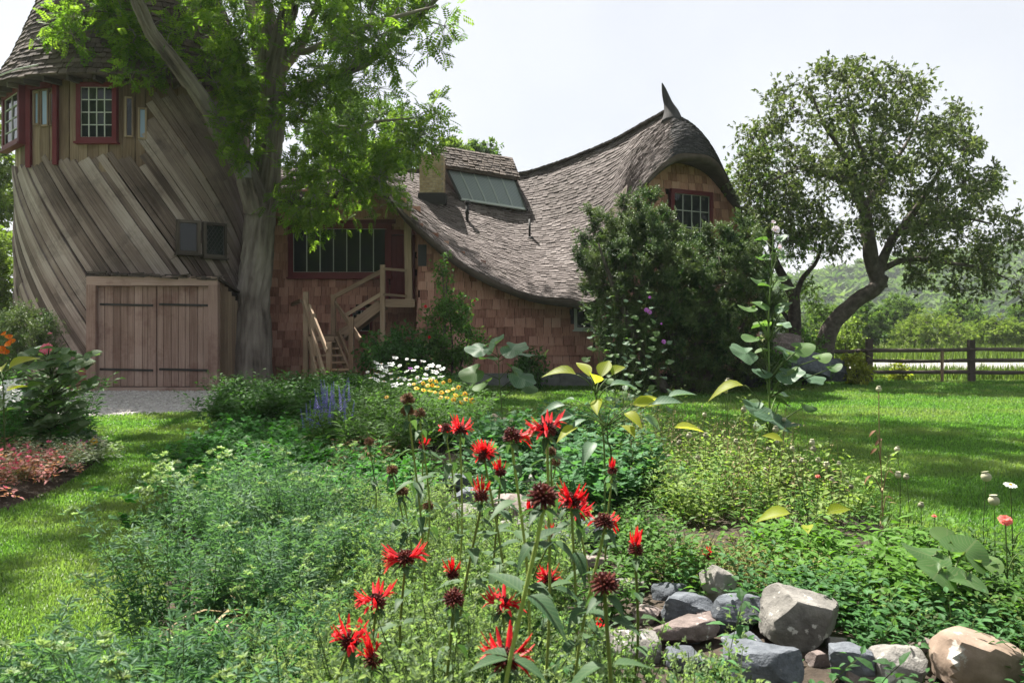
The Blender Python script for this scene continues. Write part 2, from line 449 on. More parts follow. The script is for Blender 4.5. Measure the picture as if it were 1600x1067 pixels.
# pebbles lying on the drive
pb = MB()
OCT = np.array([[1, 0, 0], [-1, 0, 0], [0, 1, 0], [0, -1, 0], [0, 0, 1], [0, 0, -1]], float)
OCF = np.array([[0, 2, 4], [2, 1, 4], [1, 3, 4], [3, 0, 4], [2, 0, 5], [1, 2, 5], [3, 1, 5], [0, 3, 5]])
q = sample_poly([(-12, 14.6), (-8.5, 14.2), (-5.7, 15.8), (-5.2, 17.2), (-5.4, 19.5), (-6.3, 21.2), (-7.6, 22), (-8, 21), (-12, 21)], 5200)
scatter(pb, (OCT, [OCF], OCT[:, :2]), np.column_stack([q, np.full(len(q), .012)]), rand_unit(len(q)) * [1, 1, .25], np.tile([0, 0, 1.], (len(q), 1)),
        rng.uniform(.014, .045, (len(q), 3)) * [1, 1, .6])
tag(pb.build('gravel', M['pebble']), 'loose pale pebbles covering the drive', 'gravel', None, 'stuff')

BED = [(-5.1, 14.9), (-4.4, 12.1), (-3.84, 8.85), (-2.95, 7.2), (-2.25, 5.3), (-1.9, 4.2), (-1.7, 2.8), (-1.9, .4), (4.2, .4), (3.9, 4.8), (3.05, 5.5), (2.9, 6.8), (2.43, 10.6), (1.7, 11.6), (-.4, 14.4), (-.9, 18.5), (-1.2, 22.3), (-4.2, 22.5), (-4.6, 18.5)]
LBED = [(-4.55, 6.4), (-4.5, 7.8), (-5.05, 9.7), (-6.0, 11.6), (-8.2, 13.6), (-15, 14.2), (-15, 6)]
def smooth_poly(p, n=4):
    p = np.array(p + p[:3]); return catmull(p, len(p) * n)[:(len(p) - 3) * n]
def bed_mesh(name, poly, h, label):
    """a low mound of soil over poly"""
    poly = [tuple(q) for q in smooth_poly(poly)]
    lo = np.min(poly, 0); hi = np.max(poly, 0); st = .2
    gx = np.arange(lo[0], hi[0] + st, st); gy = np.arange(lo[1], hi[1] + st, st)
    X_, Y_ = np.meshgrid(gx, gy); pts = np.column_stack([X_.ravel(), Y_.ravel()])
    ins = in_poly(pts[:, 0], pts[:, 1], poly)
    pa = np.array(poly)
    dist = np.min(np.hypot(pts[:, None, 0] - pa[None, :, 0], pts[:, None, 1] - pa[None, :, 1]), 1)
    z = np.where(ins, np.minimum(dist / .7, 1) ** .7 * h + .01, -.03)
    z += np.where(ins, vnoise(np.column_stack([pts, pts[:, 0] * 0]), 2.1) * .04 * np.minimum(dist * 2, 1), 0)
    nx = len(gx); ny = len(gy); i = np.arange(ny - 1)[:, None] * nx + np.arange(nx - 1)
    Q = np.stack([i, i + 1, i + nx + 1, i + nx], -1).reshape(-1, 4)
    keep = ins[Q].any(1)
    mb = MB(); mb.add(np.column_stack([pts, z]), Q[keep], smooth=True)
    return tag(mb.build(name, M['soil']), label, None, None, 'structure')
bed_mesh('garden_soil', BED, .16, 'dark soil of the long central flower bed')
bed_mesh('garden_soil', LBED, .10, 'dark soil of the flower bed by the lawn path')
BEDS, LBEDS = smooth_poly(BED), smooth_poly(LBED)

# ------------------------------------------------------------------ tower
TCX, TCY, RX, RY = -10.98, 23.2, 3.2, 2.2
tt = np.linspace(-np.pi, np.pi, 4001)
ts = np.concatenate([[0], np.cumsum(np.hypot(np.diff(RX * np.sin(tt)), np.diff(-RY * np.cos(tt))))]); ts -= ts[2000]
def tw(s, z, off=0.0):
    """point on the tower wall: s = metres round the wall from its front, z = height, off = outward"""
    th = np.interp(s, ts, tt)
    nx, ny = np.sin(th) / RX, -np.cos(th) / RY
    k = np.hypot(nx, ny); nx, ny = nx / k, ny / k
    return np.stack(np.broadcast_arrays(TCX + RX * np.sin(th) + nx * off, TCY - RY * np.cos(th) + ny * off, z), -1)
def s_of_th(deg): return float(np.interp(math.radians(deg), tt, ts))
tower = thing('silo_tower', (TCX, TCY, 0), 'round plank-clad silo tower with a tall conical shingle roof and maroon window frames', 'tower')

ss = np.linspace(ts[0], ts[-1], 73)
mb = MB()
zz = np.array([0, 3, 6, 8.35])
V = np.array([tw(s, z, -.03) for z in zz for s in ss]); i = np.arange(3)[:, None] * 73 + np.arange(72)
mb.add(V, np.stack([i, i + 1, i + 74, i + 73], -1).reshape(-1, 4), smooth=True)
mb.build('wall', M['darkwood'], tower)

# long planks laid slantwise round the wall
PHI = math.radians(56); PW = .205
def ztop(s):
    base = 6.05 + .1 * math.sin(s * 3.1) + rng.uniform(-.14, .14)
    if s > 1.25: base = min(6.3 + (s - 1.25) * 1.1, 8.0) + rng.uniform(-.2, .1)
    return base
step = PW / math.sin(PHI)
c0 = -9.5
COT = math.cos(PHI) / math.sin(PHI)
while c0 < 7.5:
    zt = ztop(c0)
    s0 = c0 - (zt - 6.05) * COT
    w = PW * rng.uniform(.7, .96)
    off = rng.uniform(.01, .075)
    L = zt / math.sin(PHI)
    t0, pieces = 0.0, []
    cut = rng.uniform(2.2, 6.5)                     # some planks are pieced from two lengths
    for a, b in ([(0, cut), (cut + .012, L)] if rng.random() < .45 else [(0, L)]):
        if b - a < .4: continue
        t = np.linspace(a, b, max(3, int((b - a) / .35)))
        s = s0 + t * math.cos(PHI); z = zt - t * math.sin(PHI)
        wob = rng.normal(0, .006, len(t)).cumsum() * .4
        if s.min() > 5.6 or s.max() < -6.6: continue
        rows, U = [], []
        o2 = off + rng.uniform(-.008, .012)
        for sg, oo in ((-1, -.02), (-1, o2 + .018), (1, o2 + rng.uniform(.008, .026)), (1, -.02)):
            ps = s + (sg * w / 2) * math.sin(PHI) + wob; pz = z + (sg * w / 2) * math.cos(PHI)
            rows.append(tw(ps, np.maximum(pz, .02), oo)); U.append(np.column_stack([np.full(len(t), sg * w / 2 + oo), t]))
        V = np.stack(rows, 1); n = len(t)
        i = np.arange(n - 1)[:, None] * 4; j = np.arange(4); j2 = (j + 1) % 4
        Q = np.stack([i + j, i + j2, i + 4 + j2, i + 4 + j], -1).reshape(-1, 4)
        Q = np.vstack([Q, [[3, 2, 1, 0]], [[(n - 1) * 4 + c for c in range(4)]]])
        mb = MB(); mb.add(V.reshape(-1, 3), Q, 0, rng.random(), np.stack(U, 1).reshape(-1, 2) + rng.random(2) * 7)
        mb.build('plank', M['plank'], tower)
    c0 += step * (w + rng.uniform(.0, .02)) / PW
# upright tan boards of the top storey
s = s_of_th(-92)
while s < s_of_th(62):
    w = rng.uniform(.2, .34)
    mb = MB(); o2 = rng.uniform(.0, .025)
    zb, zt_ = 5.75, 8.25
    sa = np.linspace(s + .008, s + w - .008, 4)
    V = np.concatenate([tw(sa, zb, o2), tw(sa, zt_, o2), tw(sa, zb, -.02), tw(sa, zt_, -.02)])
    Q = [[k, k + 1, k + 5, k + 4] for k in range(3)] + [[0, 4, 12, 8], [3, 11, 15, 7], [0, 8, 9, 1], [1, 9, 10, 2], [2, 10, 11, 3]]
    U = np.array([[c - s, z] for z in (zb, zt_, zb, zt_) for c in sa])
    mb.add(V, Q, 0, rng.random(), U + rng.random(2) * 7)
    mb.build('board', M['board'], tower)
    s += w

def window(parent, o, right, up, w, h, cols, rows, fr, fd, frame_m, bar_m, glass_m=None, fracs=None, bar=.024, sill=True, label=None, normal=None, name='window', diamond=False):
    """window > frame is the mesh itself, pane and muntin are sub-parts. o = lower left corner, right/up unit vectors"""
    o, right, up = (np.asarray(v, float) for v in (o, right, up))
    nrm = np.cross(right, up); nrm /= np.linalg.norm(nrm)
    def bx(mb, x0, x1, z0, z1, d0, d1, tint=None):
        V = np.array([o + right * x + up * z + nrm * d for x in (x0, x1) for d in (d0, d1) for z in (z0, z1)])
        U = np.array([[x if (z1 - z0) > (x1 - x0) else z, z if (z1 - z0) > (x1 - x0) else x] for x in (x0, x1) for d in (d0, d1) for z in (z0, z1)]) + rng.random(2) * 5
        mb.add(V, BOXF, 0, rng.random() if tint is None else tint, U)
    mb = MB()
    bx(mb, -fr, 0, -fr, h + fr, -.06, fd); bx(mb, w, w + fr, -fr, h + fr, -.06, fd)
    bx(mb, 0, w, h, h + fr, -.06, fd - .003); bx(mb, 0, w, -fr, 0, -.06, fd - .003)
    if sill: bx(mb, -fr - .04, w + fr + .04, -fr - .05, -fr, -.06, fd + .05)
    win = mb.build(name, frame_m, parent)
    if label: win['label'] = label
    for i in range(cols):
        for j in range(rows):
            mb = MB()
            x0, x1 = w * i / cols + bar / 2, w * (i + 1) / cols - bar / 2
            z0, z1 = h * j / rows + bar / 2, h * (j + 1) / rows - bar / 2
            tlt = rng.uniform(-.012, .012, 2)
            V = [o + right * x + up * z + nrm * (fd * .25 + (tlt[0] if x == x0 else 0) + (tlt[1] if z == z0 else 0)) for x, z in ((x0, z0), (x1, z0), (x1, z1), (x0, z1))]
            mb.add(V, [[0, 1, 2, 3]], 0, rng.random()); mb.build('pane', glass_m or M['glass'], win)
    mb = MB(); e = bar / 2
    for i in range(1, cols): bx(mb, w * i / cols - e, w * i / cols + e, 0, h, -.02, fd * .55)
    for j in range(1, rows): bx(mb, 0, w, h * j / rows - e, h * j / rows + e, -.02, fd * .55 - .004)
    if cols * rows == 1:
        bx(mb, 0, bar, 0, h, -.02, fd * .55); bx(mb, w - bar, w, 0, h, -.02, fd * .55)
    else:
        bx(mb, 0, e, 0, h, -.02, fd * .5); bx(mb, w - e, w, 0, h, -.02, fd * .5); bx(mb, 0, w, 0, e, -.02, fd * .48); bx(mb, 0, w, h - e, h, -.02, fd * .48)
    if diamond:
        for k in range(-8, 9):
            for sg in (1, -1):
                pts = []
                for tpar in np.linspace(0, w, 7):
                    zq = k * h / 5 + sg * tpar * 1.5 + (h / 2)
                    if 0 <= zq <= h: pts.append((tpar, zq))
                if len(pts) > 1:
                    a, b2 = pts[0], pts[-1]
                    V, Fb, U = beam(o + right * a[0] + up * a[1] + nrm * fd * .35, o + right * b2[0] + up * b2[1] + nrm * fd * .35, .012, .012, nrm)
                    mb.add(V, Fb, 0, .5, U)
    mb.build('muntin', bar_m, win)
    return win

def tower_window(px0, px1, y0, y1, D, **kw):
    """a window set flat against the tower wall; D = guess of its distance"""
    th = math.asin(max(-.995, min(.995, (PX((px0 + px1) / 2, D) - TCX) / RX)))
    sc = s_of_th(math.degrees(th)); c = tw(sc, 0); D = c[1]
    a, b = tw(sc - .1, 0), tw(sc + .1, 0); r = (b - a) / np.linalg.norm(b - a)
    nrm = np.cross(r, (0, 0, 1.))
    w = (px1 - px0) / F * D / max(.25, abs(r[0] - r[1] * c[0] / c[1])); z0, z1 = H - (y1 - HY) / F * D, H - (y0 - HY) / F * D
    o = c - r * w / 2 + nrm * kw.pop('off', .05); o[2] = z0
    return window(tower, o, r, np.array([0, 0, 1.]), w, z1 - z0, **kw)
tower_window(129, 178, 138, 216, 21, cols=4, rows=4, fr=.12, fd=.07, frame_m=M['maroon'], bar_m=M['muntin'], label='large maroon framed window of sixteen panes')
tower_window(35, 58, 152, 224, 22.4, cols=2, rows=4, fr=.13, fd=.1, frame_m=M['maroon'], bar_m=M['muntin'], label='maroon framed window standing out from the wall', off=.12)
for a in ((70, 76, 147, 194), (84, 93, 143, 196), (101, 107, 148, 195)):
    tower_window(*a, 21.7, cols=1, rows=1, fr=.035, fd=.05, frame_m=M['board'], bar_m=M['board'], glass_m=M['glassblue'], bar=.012, label='narrow slit window', sill=False, off=.04)
tower_window(199, 208, 155, 213, 21.1, cols=1, rows=1, fr=.04, fd=.05, frame_m=M['board'], bar_m=M['board'], bar=.012, label='narrow dark slit window', sill=False, off=.04)
tower_window(220, 229, 172, 216, 21.2, cols=1, rows=1, fr=.04, fd=.05, frame_m=M['board'], bar_m=M['board'], glass_m=M['glassblue'], bar=.012, label='narrow slit window with bluish glass', sill=False, off=.04)
tower_window(281, 310, 349, 393, 21.7, cols=1, rows=1, fr=.07, fd=.09, frame_m=M['rail'], bar_m=M['rail'], label='small square window reflecting leaves', off=.09)
tower_window(322, 350, 353, 399, 22.2, cols=1, rows=1, fr=.07, fd=.09, frame_m=M['rail'], bar_m=M['lead'], label='small dark window with diamond leading', off=.09, diamond=True)
# maroon posts and head of the bay
for pxx in (62, 113):
    th = math.asin((PX(pxx, 21.8) - TCX) / RX); sc = s_of_th(math.degrees(th))
    mb = MB(); add_beam(mb, tw(sc, 5.95, .09), tw(sc, 8.15, .09), .12, .12, up=(1, 0, 0)); mb.build('post', M['maroon'], tower)
sA, sB = (s_of_th(math.degrees(math.asin((PX(p, 22) - TCX) / RX))) for p in (22, 113))
mb = MB(); pp = [tw(c, 8.08, .1) for c in np.linspace(sA, sB, 7)]
for a, b in zip(pp[:-1], pp[1:]): add_beam(mb, a, b, .1, .14, tint=.4, ext=.01)
mb.build('head_beam', M['maroon'], tower)

# conical roof: core and overlapping shingles
ZE, RE, ZA = 8.12, 3.68, 17.6
def cone(th, f, off=0.0):
    """f = 0 at the eave, 1 at the tip; the eave is an oval like the wall, the tip round"""
    r = (1 - f) ** 1.06
    ey = 2.75
    bell = .16 * max(0, 1 - f * 9)
    x, y = TCX + (RE * r + bell + off) * math.sin(th), TCY - (ey * r + bell + off) * math.cos(th)
    return (x, y, ZE + (ZA - ZE) * f + off * .4)
mb = MB()
fs = np.linspace(0, 1, 14); n = 48
V = np.array([cone(2 * math.pi * k / n, f) for f in fs for k in range(n)])
i = np.arange(13)[:, None] * n; j = np.arange(n); Q = np.stack([i + j, i + (j + 1) % n, i + n + (j + 1) % n, i + n + j], -1).reshape(-1, 4)
mb.add(V, Q, 0, .3, smooth=True)
lo = np.array([cone(2 * math.pi * k / n, 0, -.9) for k in range(n)]); lo[:, 2] = ZE + .12
mb.add(np.vstack([V[:n], lo]), np.stack([(j + 1) % n, j, n + j, n + (j + 1) % n], -1), 0, .3)
roof_t = mb.build('roof', M['roofunder'], tower)
mb = MB(); rows = 62
for r_ in range(rows):
    f0, f1 = r_ / rows, min((r_ + 1.35) / rows, 1.0)
    cnt = max(6, int(2 * math.pi * RE * (1 - f0) / .24)); ph = rng.random()
    for k in range(cnt):
        a0 = 2 * math.pi * (k + ph + .06 * rng.random()) / cnt; a1 = 2 * math.pi * (k + ph + .94) / cnt
        if abs((a0 + math.pi) % (2 * math.pi) - math.pi) > 2.0: continue
        dj = rng.uniform(-.12, .12) / rows; th_ = .03 + rng.uniform(0, .03)
        V = [cone(a0, f0 + dj, th_), cone(a1, f0 + dj, th_), cone(a1, f1, .01), cone(a0, f1, .01), cone(a0, f0 + dj, -.01), cone(a1, f0 + dj, -.01)]
        mb.add(V, [np.array([[0, 1, 2, 3], [4, 5, 1, 0]]), np.array([[0, 3, 4], [1, 5, 2]])], 0, rng.random(), [[0, 0], [.2, 0], [.2, .2], [0, .2], [0, 0], [.2, 0]])
tag(mb.build('shingle', M['coneroof'], roof_t), kind='stuff')
for k in range(-10, 11):
    mb = MB(); th = k * .19 + .07; a = cone(th, 0, -1.0); b = cone(th, 0, -.12)
    add_beam(mb, (a[0], a[1], ZE + .02), (b[0], b[1], ZE - .04), .08, .14)
    mb.build('rafter', M['rail'], tower)
mb = MB(); pp = [(*cone(t_, 0, .05)[:2], 8.22 + .25 * (t_ + .9)) for t_ in np.linspace(-1.25, -.3, 9)]
mb.add(*tube(pp, .022, 6)[:2]); mb.build('cable', M['muntin'], tower)

# garage door box
DY, DX0, DX1, DZ = 20.73, -10.82, -7.84, 2.66
mb = MB()
for a, b in (((DX0 - .09, DY - .01, 0), (DX0 - .09, DY - .01, DZ + .1)), ((DX1 + .09, DY - .01, 0), (DX1 + .09, DY - .01, DZ + .1))): add_beam(mb, a, b, .24, .2, up=(0, 1, 0))
add_beam(mb, (DX0 - .21, DY - .012, DZ + .2), (DX1 + .21, DY - .012, DZ + .2), .18, .24)
add_beam(mb, (DX0, DY + .03, .05), (DX1, DY + .03, .05), .2, .1)
mb.build('door_frame', M['door'], tower)
mb = MB(); mb.add(box8((DX0, DY + .14, .02), (DX1, DY + .2, DZ + .2)), BOXF)           # backing behind the boards
mb.add([(DX1 + .2, DY + .05, 0), (DX1 + .2, 22.75, 0), (DX1 + .2, 22.75, DZ + .0), (DX1 + .2, DY + .05, DZ + .25)], [[0, 1, 2, 3]])
mb.add([(DX0 - .2, DY + .05, 0), (DX0 - .2, 21.3, 0), (DX0 - .2, 21.3, DZ + .3), (DX0 - .2, DY + .05, DZ + .3)], [[0, 3, 2, 1]])
mb.build('door_box', M['darkwood'], tower)
mid = (DX0 + DX1) / 2 + .06
for (a, b) in ((DX0 + .015, mid - .012), (mid + .012, DX1 - .015)):
    n = 8
    mb = MB(); mb.add(box8((a, DY + .085, .12), (b, DY + .12, DZ + .06)), BOXF, 0, .4)
    leaf_ = mb.build('door', M['door'], tower)
    xs = np.linspace(a, b, n + 1) + np.r_[0, rng.uniform(-.035, .035, n - 1), 0]
    for k in range(n):
        mb = MB(); o2 = rng.uniform(0, .008)
        add_beam(mb, ((xs[k] + xs[k + 1]) / 2, DY + .065 - o2, .11 + rng.uniform(0, .02)), ((xs[k] + xs[k + 1]) / 2, DY + .065 - o2, DZ + .07), xs[k + 1] - xs[k] - .012, .034, up=(0, 1, 0))
        mb.build('plank', M['door'], leaf_)
    for z in (.55, 2.24):
        mb = MB(); add_beam(mb, (a + .06, DY + .03, z + .02), (b - .08, DY + .03, z - .01), .03, .055); mb.build('hinge', M['iron'], leaf_)
# boards of the box's side and its ragged hood
n = 7
for k in range(n):
    y0 = DY + .06 + (22.7 - DY - .06) * k / n; y1 = DY + .06 + (22.7 - DY - .06) * (k + 1) / n
    zt_ = DZ + .25 - .8 * (k + .5) / n
    mb = MB(); add_beam(mb, (DX1 + .22 + rng.uniform(0, .015), (y0 + y1) / 2, 0.02), (DX1 + .22, (y0 + y1) / 2, zt_), .03, (y1 - y0) - .014, up=(0, 1, 0)); mb.build('side_board', M['board'], tower)
mb = MB()
hood = [(DX0 - .25, DY - .07, DZ + .36), (DX1 + .3, DY - .07, DZ + .26), (DX1 + .34, 22.6, DZ - .1), (DX0 - .3, 21.4, DZ + .62)]
mb.add(hood + [(x, y, z - .06) for x, y, z in hood], [[0, 1, 2, 3], [4, 7, 6, 5], [0, 4, 5, 1], [1, 5, 6, 2]], 0, .3)
hood_o = mb.build('hood', M['rail'], tower)
mb = MB()
for k in range(70):                              # ragged bark strips along its edge
    x = rng.uniform(DX0 - .35, DX1 + .3); y = DY - .13 + rng.uniform(-.06, .12); z = DZ + .37 - .1 * (x - DX0) / 3 + rng.uniform(-.03, .06)
    a = rng.uniform(-.35, .35); L = rng.uniform(.12, .42)
    add_beam(mb, (x, y, z), (x + L * math.cos(a), y + rng.uniform(-.1, .1), z + L * .35 * math.sin(a)), rng.uniform(.03, .09), rng.uniform(.015, .03))
tag(mb.build('bark_strip', M['rail'], hood_o), kind='stuff')
# brick piers at the door's foot
def brick_pier(x0, x1, y0, y1, h, m, bw=.2, bh=.068, gap=.012):
    mb = MB(); mb.add(box8((x0, y0, 0), (x1, y1, h)), BOXF); pier = mb.build('brick_pier', M['mortar'], tower)
    z, r_ = .01, 0
    while z + bh < h + .02:
        x = x0 - (bw / 2 if r_ % 2 else 0)
        while x < x1 - .02:
            a, b = max(x, x0 - .008), min(x + bw - gap, x1 + .008)
            if b - a > .04:
                mb = MB(); mb.add(box8((a, y0 - .012 - rng.uniform(0, .006), z), (b, y0 + .05, z + bh - gap)), BOXF, 0, rng.random()); mb.build('brick', m, pier)
            x += bw
        z += bh; r_ += 1
brick_pier(-7.55, -7.0, 21.9, 22.3, .55, M['brick_y'])
brick_pier(-11.75, -11.1, 20.85, 21.1, .62, M['brick_r'])

# ------------------------------------------------------------------ house
house = thing('house', (-1.0, 24, 0), 'storybook shingle-clad house under a sweeping thatch-like roof with a pointed gable', 'house')
cols = [  # ridge point (px, py, distance), eave or rake point, bulge in metres
    ((380, 262, 27.5), (380, 312, 23.3), -.1), ((480, 262, 27.5), (500, 305, 23.3), -.1), ((580, 264, 27.5), (582, 287, 23.1), -.15),
    ((640, 268, 27.3), (640, 342, 22.2), -.22), ((700, 272, 27.2), (700, 395, 21.9), -.28), ((760, 275, 27), (760, 432, 21.8), -.32),
    ((815, 273, 26.8), (830, 459, 21.7), -.35), ((880, 254, 26.2), (890, 468, 21.6), -.35), ((950, 226, 25.4), (930, 472, 21.6), -.28),
    ((985, 208, 25), (950, 415, 21.9), -.15), ((1010, 194, 24.6), (975, 335, 22.1), -.02), ((1032, 182, 24.3), (1008, 285, 22.3), .05),
    ((1043, 176, 24.1), (1050, 247, 22.5), .06), ((1044, 177, 24.1), (1085, 240, 22.9), .1), ((1045, 178, 24.1), (1112, 246, 23.4), .14),
    ((1046, 179, 24.2), (1131, 268, 24.1), .2), ((1043, 180, 24.6), (1160, 335, 25.2), .16), ((1010, 194, 25.2), (1184, 395, 26.5), .05),
    ((950, 226, 26.2), (1190, 430, 29), -.2), ((815, 273, 27.6), (1105, 445, 32), -.3)]
NU, NV = 191, 41
Tp = catmull([P(*c[0]) for c in cols], NU); Bp = catmull([P(*c[1]) for c in cols], NU); bul = catmull([[c[2]] for c in cols], NU)[:, 0]
vv = np.linspace(0, 1, NV)
RS = Tp[:, None] * (1 - vv)[None, :, None] + Bp[:, None] * vv[None, :, None]
RS[:, :, 2] += bul[:, None] * (4 * vv * (1 - vv))[None]
hip = np.clip((np.linspace(0, len(cols) - 1, NU) - 11) / 1.5, 0, 1) * np.clip((17 - np.linspace(0, len(cols) - 1, NU)) / 2, 0, 1)
RS[:, :, 0] += (hip[:, None] * .1 * (4 * vv * (1 - vv))[None]) * .6
RS[:, :, 1] -= (hip[:, None] * .3 * (4 * vv * (1 - vv))[None])
uu = np.arange(NU)
for k in range(NU):                 # the hand-laid surface is never quite even
    for j in range(1, NV):
        p = RS[k, j]; RS[k, j, 2] += .07 * noise.noise(Vector(p) * .55) + .03 * noise.noise(Vector(p) * 1.7)
def roof_pt(u, v):
    u = min(max(u, 0), NU - 1.001); v = min(max(v, 0), 1) * (NV - 1); v = min(v, NV - 1.001)
    i, j = int(u), int(v); a, b = u - i, v - j
    return (RS[i, j] * (1 - a) + RS[i + 1, j] * a) * (1 - b) + (RS[i, j + 1] * (1 - a) + RS[i + 1, j + 1] * a) * b
def roof_n(u, v):
    e = .012
    d1 = roof_pt(u + .6, v) - roof_pt(u - .6, v); d2 = roof_pt(u, min(v + e, 1)) - roof_pt(u, max(v - e, 0))
    n_ = np.cross(d2, d1); L = np.linalg.norm(n_)
    return n_ / L if L > 1e-9 else np.array([0, 0, 1.])
def roof_hit(px, py):
    """nearest roof point to the line of sight through (px, py), used to stand the chimney, dormer and pipes on the slope"""
    qx = 800 + RS[:120, :, 0] / RS[:120, :, 1] * F; qy = HY - (RS[:120, :, 2] - H) / RS[:120, :, 1] * F
    k = np.argmin((qx - px) ** 2 + (qy - py) ** 2); i, j = divmod(k, NV)
    return RS[i, j]
# core sheet with a rolled edge and a soffit
inw = np.zeros((NU, 3))
gab = np.array([-.46, .89, 0])
for k in range(NU):
    c = k / (NU - 1) * (len(cols) - 1)
    t_ = Bp[min(k + 1, NU - 1)] - Bp[max(k - 1, 0)]
    nrm = np.array([0, 1.0, 0]) if c < 8 else (gab if c < 16 else np.array([-1, .3, 0]))
    inw[k] = nrm / np.linalg.norm(nrm) * (1 - .8 * math.exp(-((c - 9.0) / 1.3) ** 2))
ext = [RS]
for di, dz in ((-.03, -.07), (.0, -.15), (.12, -.21), (.5, -.18), (1.2, -.06)):
    e_ = Bp + inw * di; e_[:, 2] = Bp[:, 2] + dz
    # along the steep rake the edge's thickness lies across the slope, towards the gable's middle
    ext.append(e_[:, None])
RA = np.concatenate(ext, 1); nv2 = RA.shape[1]
i = np.arange(NU - 1)[:, None] * nv2 + np.arange(nv2 - 1)
mb = MB(); mb.add(RA.reshape(-1, 3), np.stack([i, i + 1, i + nv2 + 1, i + nv2], -1).reshape(-1, 4), 0, .4, smooth=True)
# back slope, out of the photograph's sight
kb = NU * 8 // (len(cols) - 1)
Bk = Tp[:kb].copy(); Bk[:, 1] = 32; Bk[:, 2] = 3.2
mb.add(np.vstack([Tp[:kb], Bk]), [[a, a + 1, kb + a + 1, kb + a] for a in range(kb - 1)], 0, .4)
Bk = Tp[kb - 1:NU * 10 // 19].copy()
roof = mb.build('roof', M['roofunder'], house)
mb = MB()
course = .105
umax = NU - 1
slope_len = float(np.median(np.linalg.norm(RS[40:90, 1:] - RS[40:90, :-1], axis=2).sum(1)))
rows = int(slope_len / course)
for r_ in range(rows):
    v0 = (r_ + 1) / rows
    u = rng.uniform(0, 1); last = roof_pt(u, v0)
    while u < umax - 9:
        w = rng.uniform(.1, .19); du = .25
        uN = u
        while uN < umax - 9 and np.linalg.norm(roof_pt(uN, v0) - roof_pt(u, v0)) < w: uN += du
        
        wav = .3 / rows * math.sin(u * .21 + r_ * .13) + .5 / rows * noise.noise(Vector((u * .12, r_ * .22, 3)))
        va = min(v0 + wav + rng.uniform(-.16, .16) / rows, 1.003); vb = max(va - 1.6 / rows, 0)
        if va > .012:
            n_ = roof_n(u, min(va, .97)); lift = .016 + rng.uniform(0, .02)
            a, b, c, d = roof_pt(u + .02, va), roof_pt(uN - .03, va + rng.uniform(-.1, .1) / rows), roof_pt(uN - .03, vb), roof_pt(u + .02, vb)
            V = [a + n_ * lift, b + n_ * (lift + rng.uniform(-.006, .008)), c + n_ * .006, d + n_ * .006, a - n_ * .02, b - n_ * .02]
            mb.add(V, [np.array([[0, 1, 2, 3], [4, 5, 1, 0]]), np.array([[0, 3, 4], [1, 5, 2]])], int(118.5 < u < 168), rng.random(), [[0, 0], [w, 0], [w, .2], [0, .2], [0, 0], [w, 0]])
        u = uN
tag(mb.build('shingle', [M['roofsh'], M['hipsh']], roof), kind='stuff')
# the curled finial
fin = catmull([P(1050, 192, 23.9), P(1049, 178, 23.95), P(1045, 165, 24), P(1040, 150, 24), P(1037, 139, 24), P(1034.5, 130, 24)], 26)
mb = MB(); mb.add(*tube(fin, np.interp(np.linspace(0, 1, 26), [0, .2, .45, .75, 1], [.34, .24, .13, .075, .015]), 12)[:2], 0, .3, smooth=True)
mb.build('finial', M['hipsh'], house)
mb = MB()
for k in range(8, 60 * 2, 1):
    if k * (len(cols) - 1) / (NU - 1) > 11.6: break
    a, b = Tp[k], Tp[k + 1]
    add_beam(mb, a + [0, 0, .03 + rng.uniform(0, .02)], b + [0, 0, .04 + rng.uniform(0, .02)], .26, .05, ext=.01)
tag(mb.build('ridge_cap', M['roofsh'], roof), kind='stuff')

# walls: backing sheets, then shingles course by course
SHW = []
for k in range(4):
    mb = MB(); b_, t_ = .03 + .009 * k, .006
    V = np.array([[-.5, 0, -.5], [.5, 0, -.5], [.5, 0, .5], [-.5, 0, .5], [-.5, -b_, -.5], [.5, -b_ - .004 * (k % 2), -.5], [.5, -t_, .5], [-.5, -t_, .5]])
    mb.add(V, [[4, 5, 6, 7], [0, 1, 5, 4], [3, 7, 6, 2], [0, 4, 7, 3], [1, 2, 6, 5]], 0, 0.0, V[:, [0, 2]] * [.24, .3] + k * 1.3)
    SHW.append(mb.mesh('wall_shingle_%d' % k, M['wallsh']))
cands = []
def shingle_wall(name, A, B, ztop_, holes=(), z0=.0, course=.262, wr=(.16, .34), seen=None):
    """a vertical wall from A to B (plan), ztop_(s) its top; holes are (s0,s1,z0,z1)"""
    A, B = np.asarray(A, float), np.asarray(B, float); L = np.linalg.norm(B - A); d = (B - A) / L
    nrm = np.array([d[1], -d[0]])
    sN = np.linspace(0, L, max(2, int(L / .3)))
    lowr = [(*(A + d * s), 0.0) for s in sN]; upr = [(*(A + d * s), max(.05, ztop_(s))) for s in sN]
    mb = MB(); n = len(sN)
    mb.add(lowr + upr, [[k, k + 1, n + k + 1, n + k] for k in range(n - 1)], 0, .4)
    wall = mb.build(name, M['darkwood'], house)
    out, z, r_ = [], z0, 0
    while z < max(ztop_(s) for s in sN):
        s = -rng.uniform(0, .2)
        while s < L:
            w = rng.uniform(*wr); a, b = max(s, 0), min(s + w, L); s += w
            if b - a < .06: continue
            m_ = (a + b) / 2; zc = z + course / 2
            if zc > ztop_(m_) + .05: continue
            if any(h[0] < m_ < h[1] and h[2] < zc < h[3] for h in holes): continue
            dz = rng.uniform(-.02, .02)
            loc = np.array([*(A + d * m_ + nrm * .012), z + course * .62 + dz])
            out.append((loc, b - a - rng.uniform(.006, .016), course * 1.28, math.atan2(d[1], d[0]), wall, r_))
        z += course; r_ += 1
    for o in out:
        p = o[0]; q = np.array([800 + p[0] / p[1] * F, HY - (p[2] - H) / p[1] * F])
        cands.append((seen(q) if seen else 0, o))
    return wall
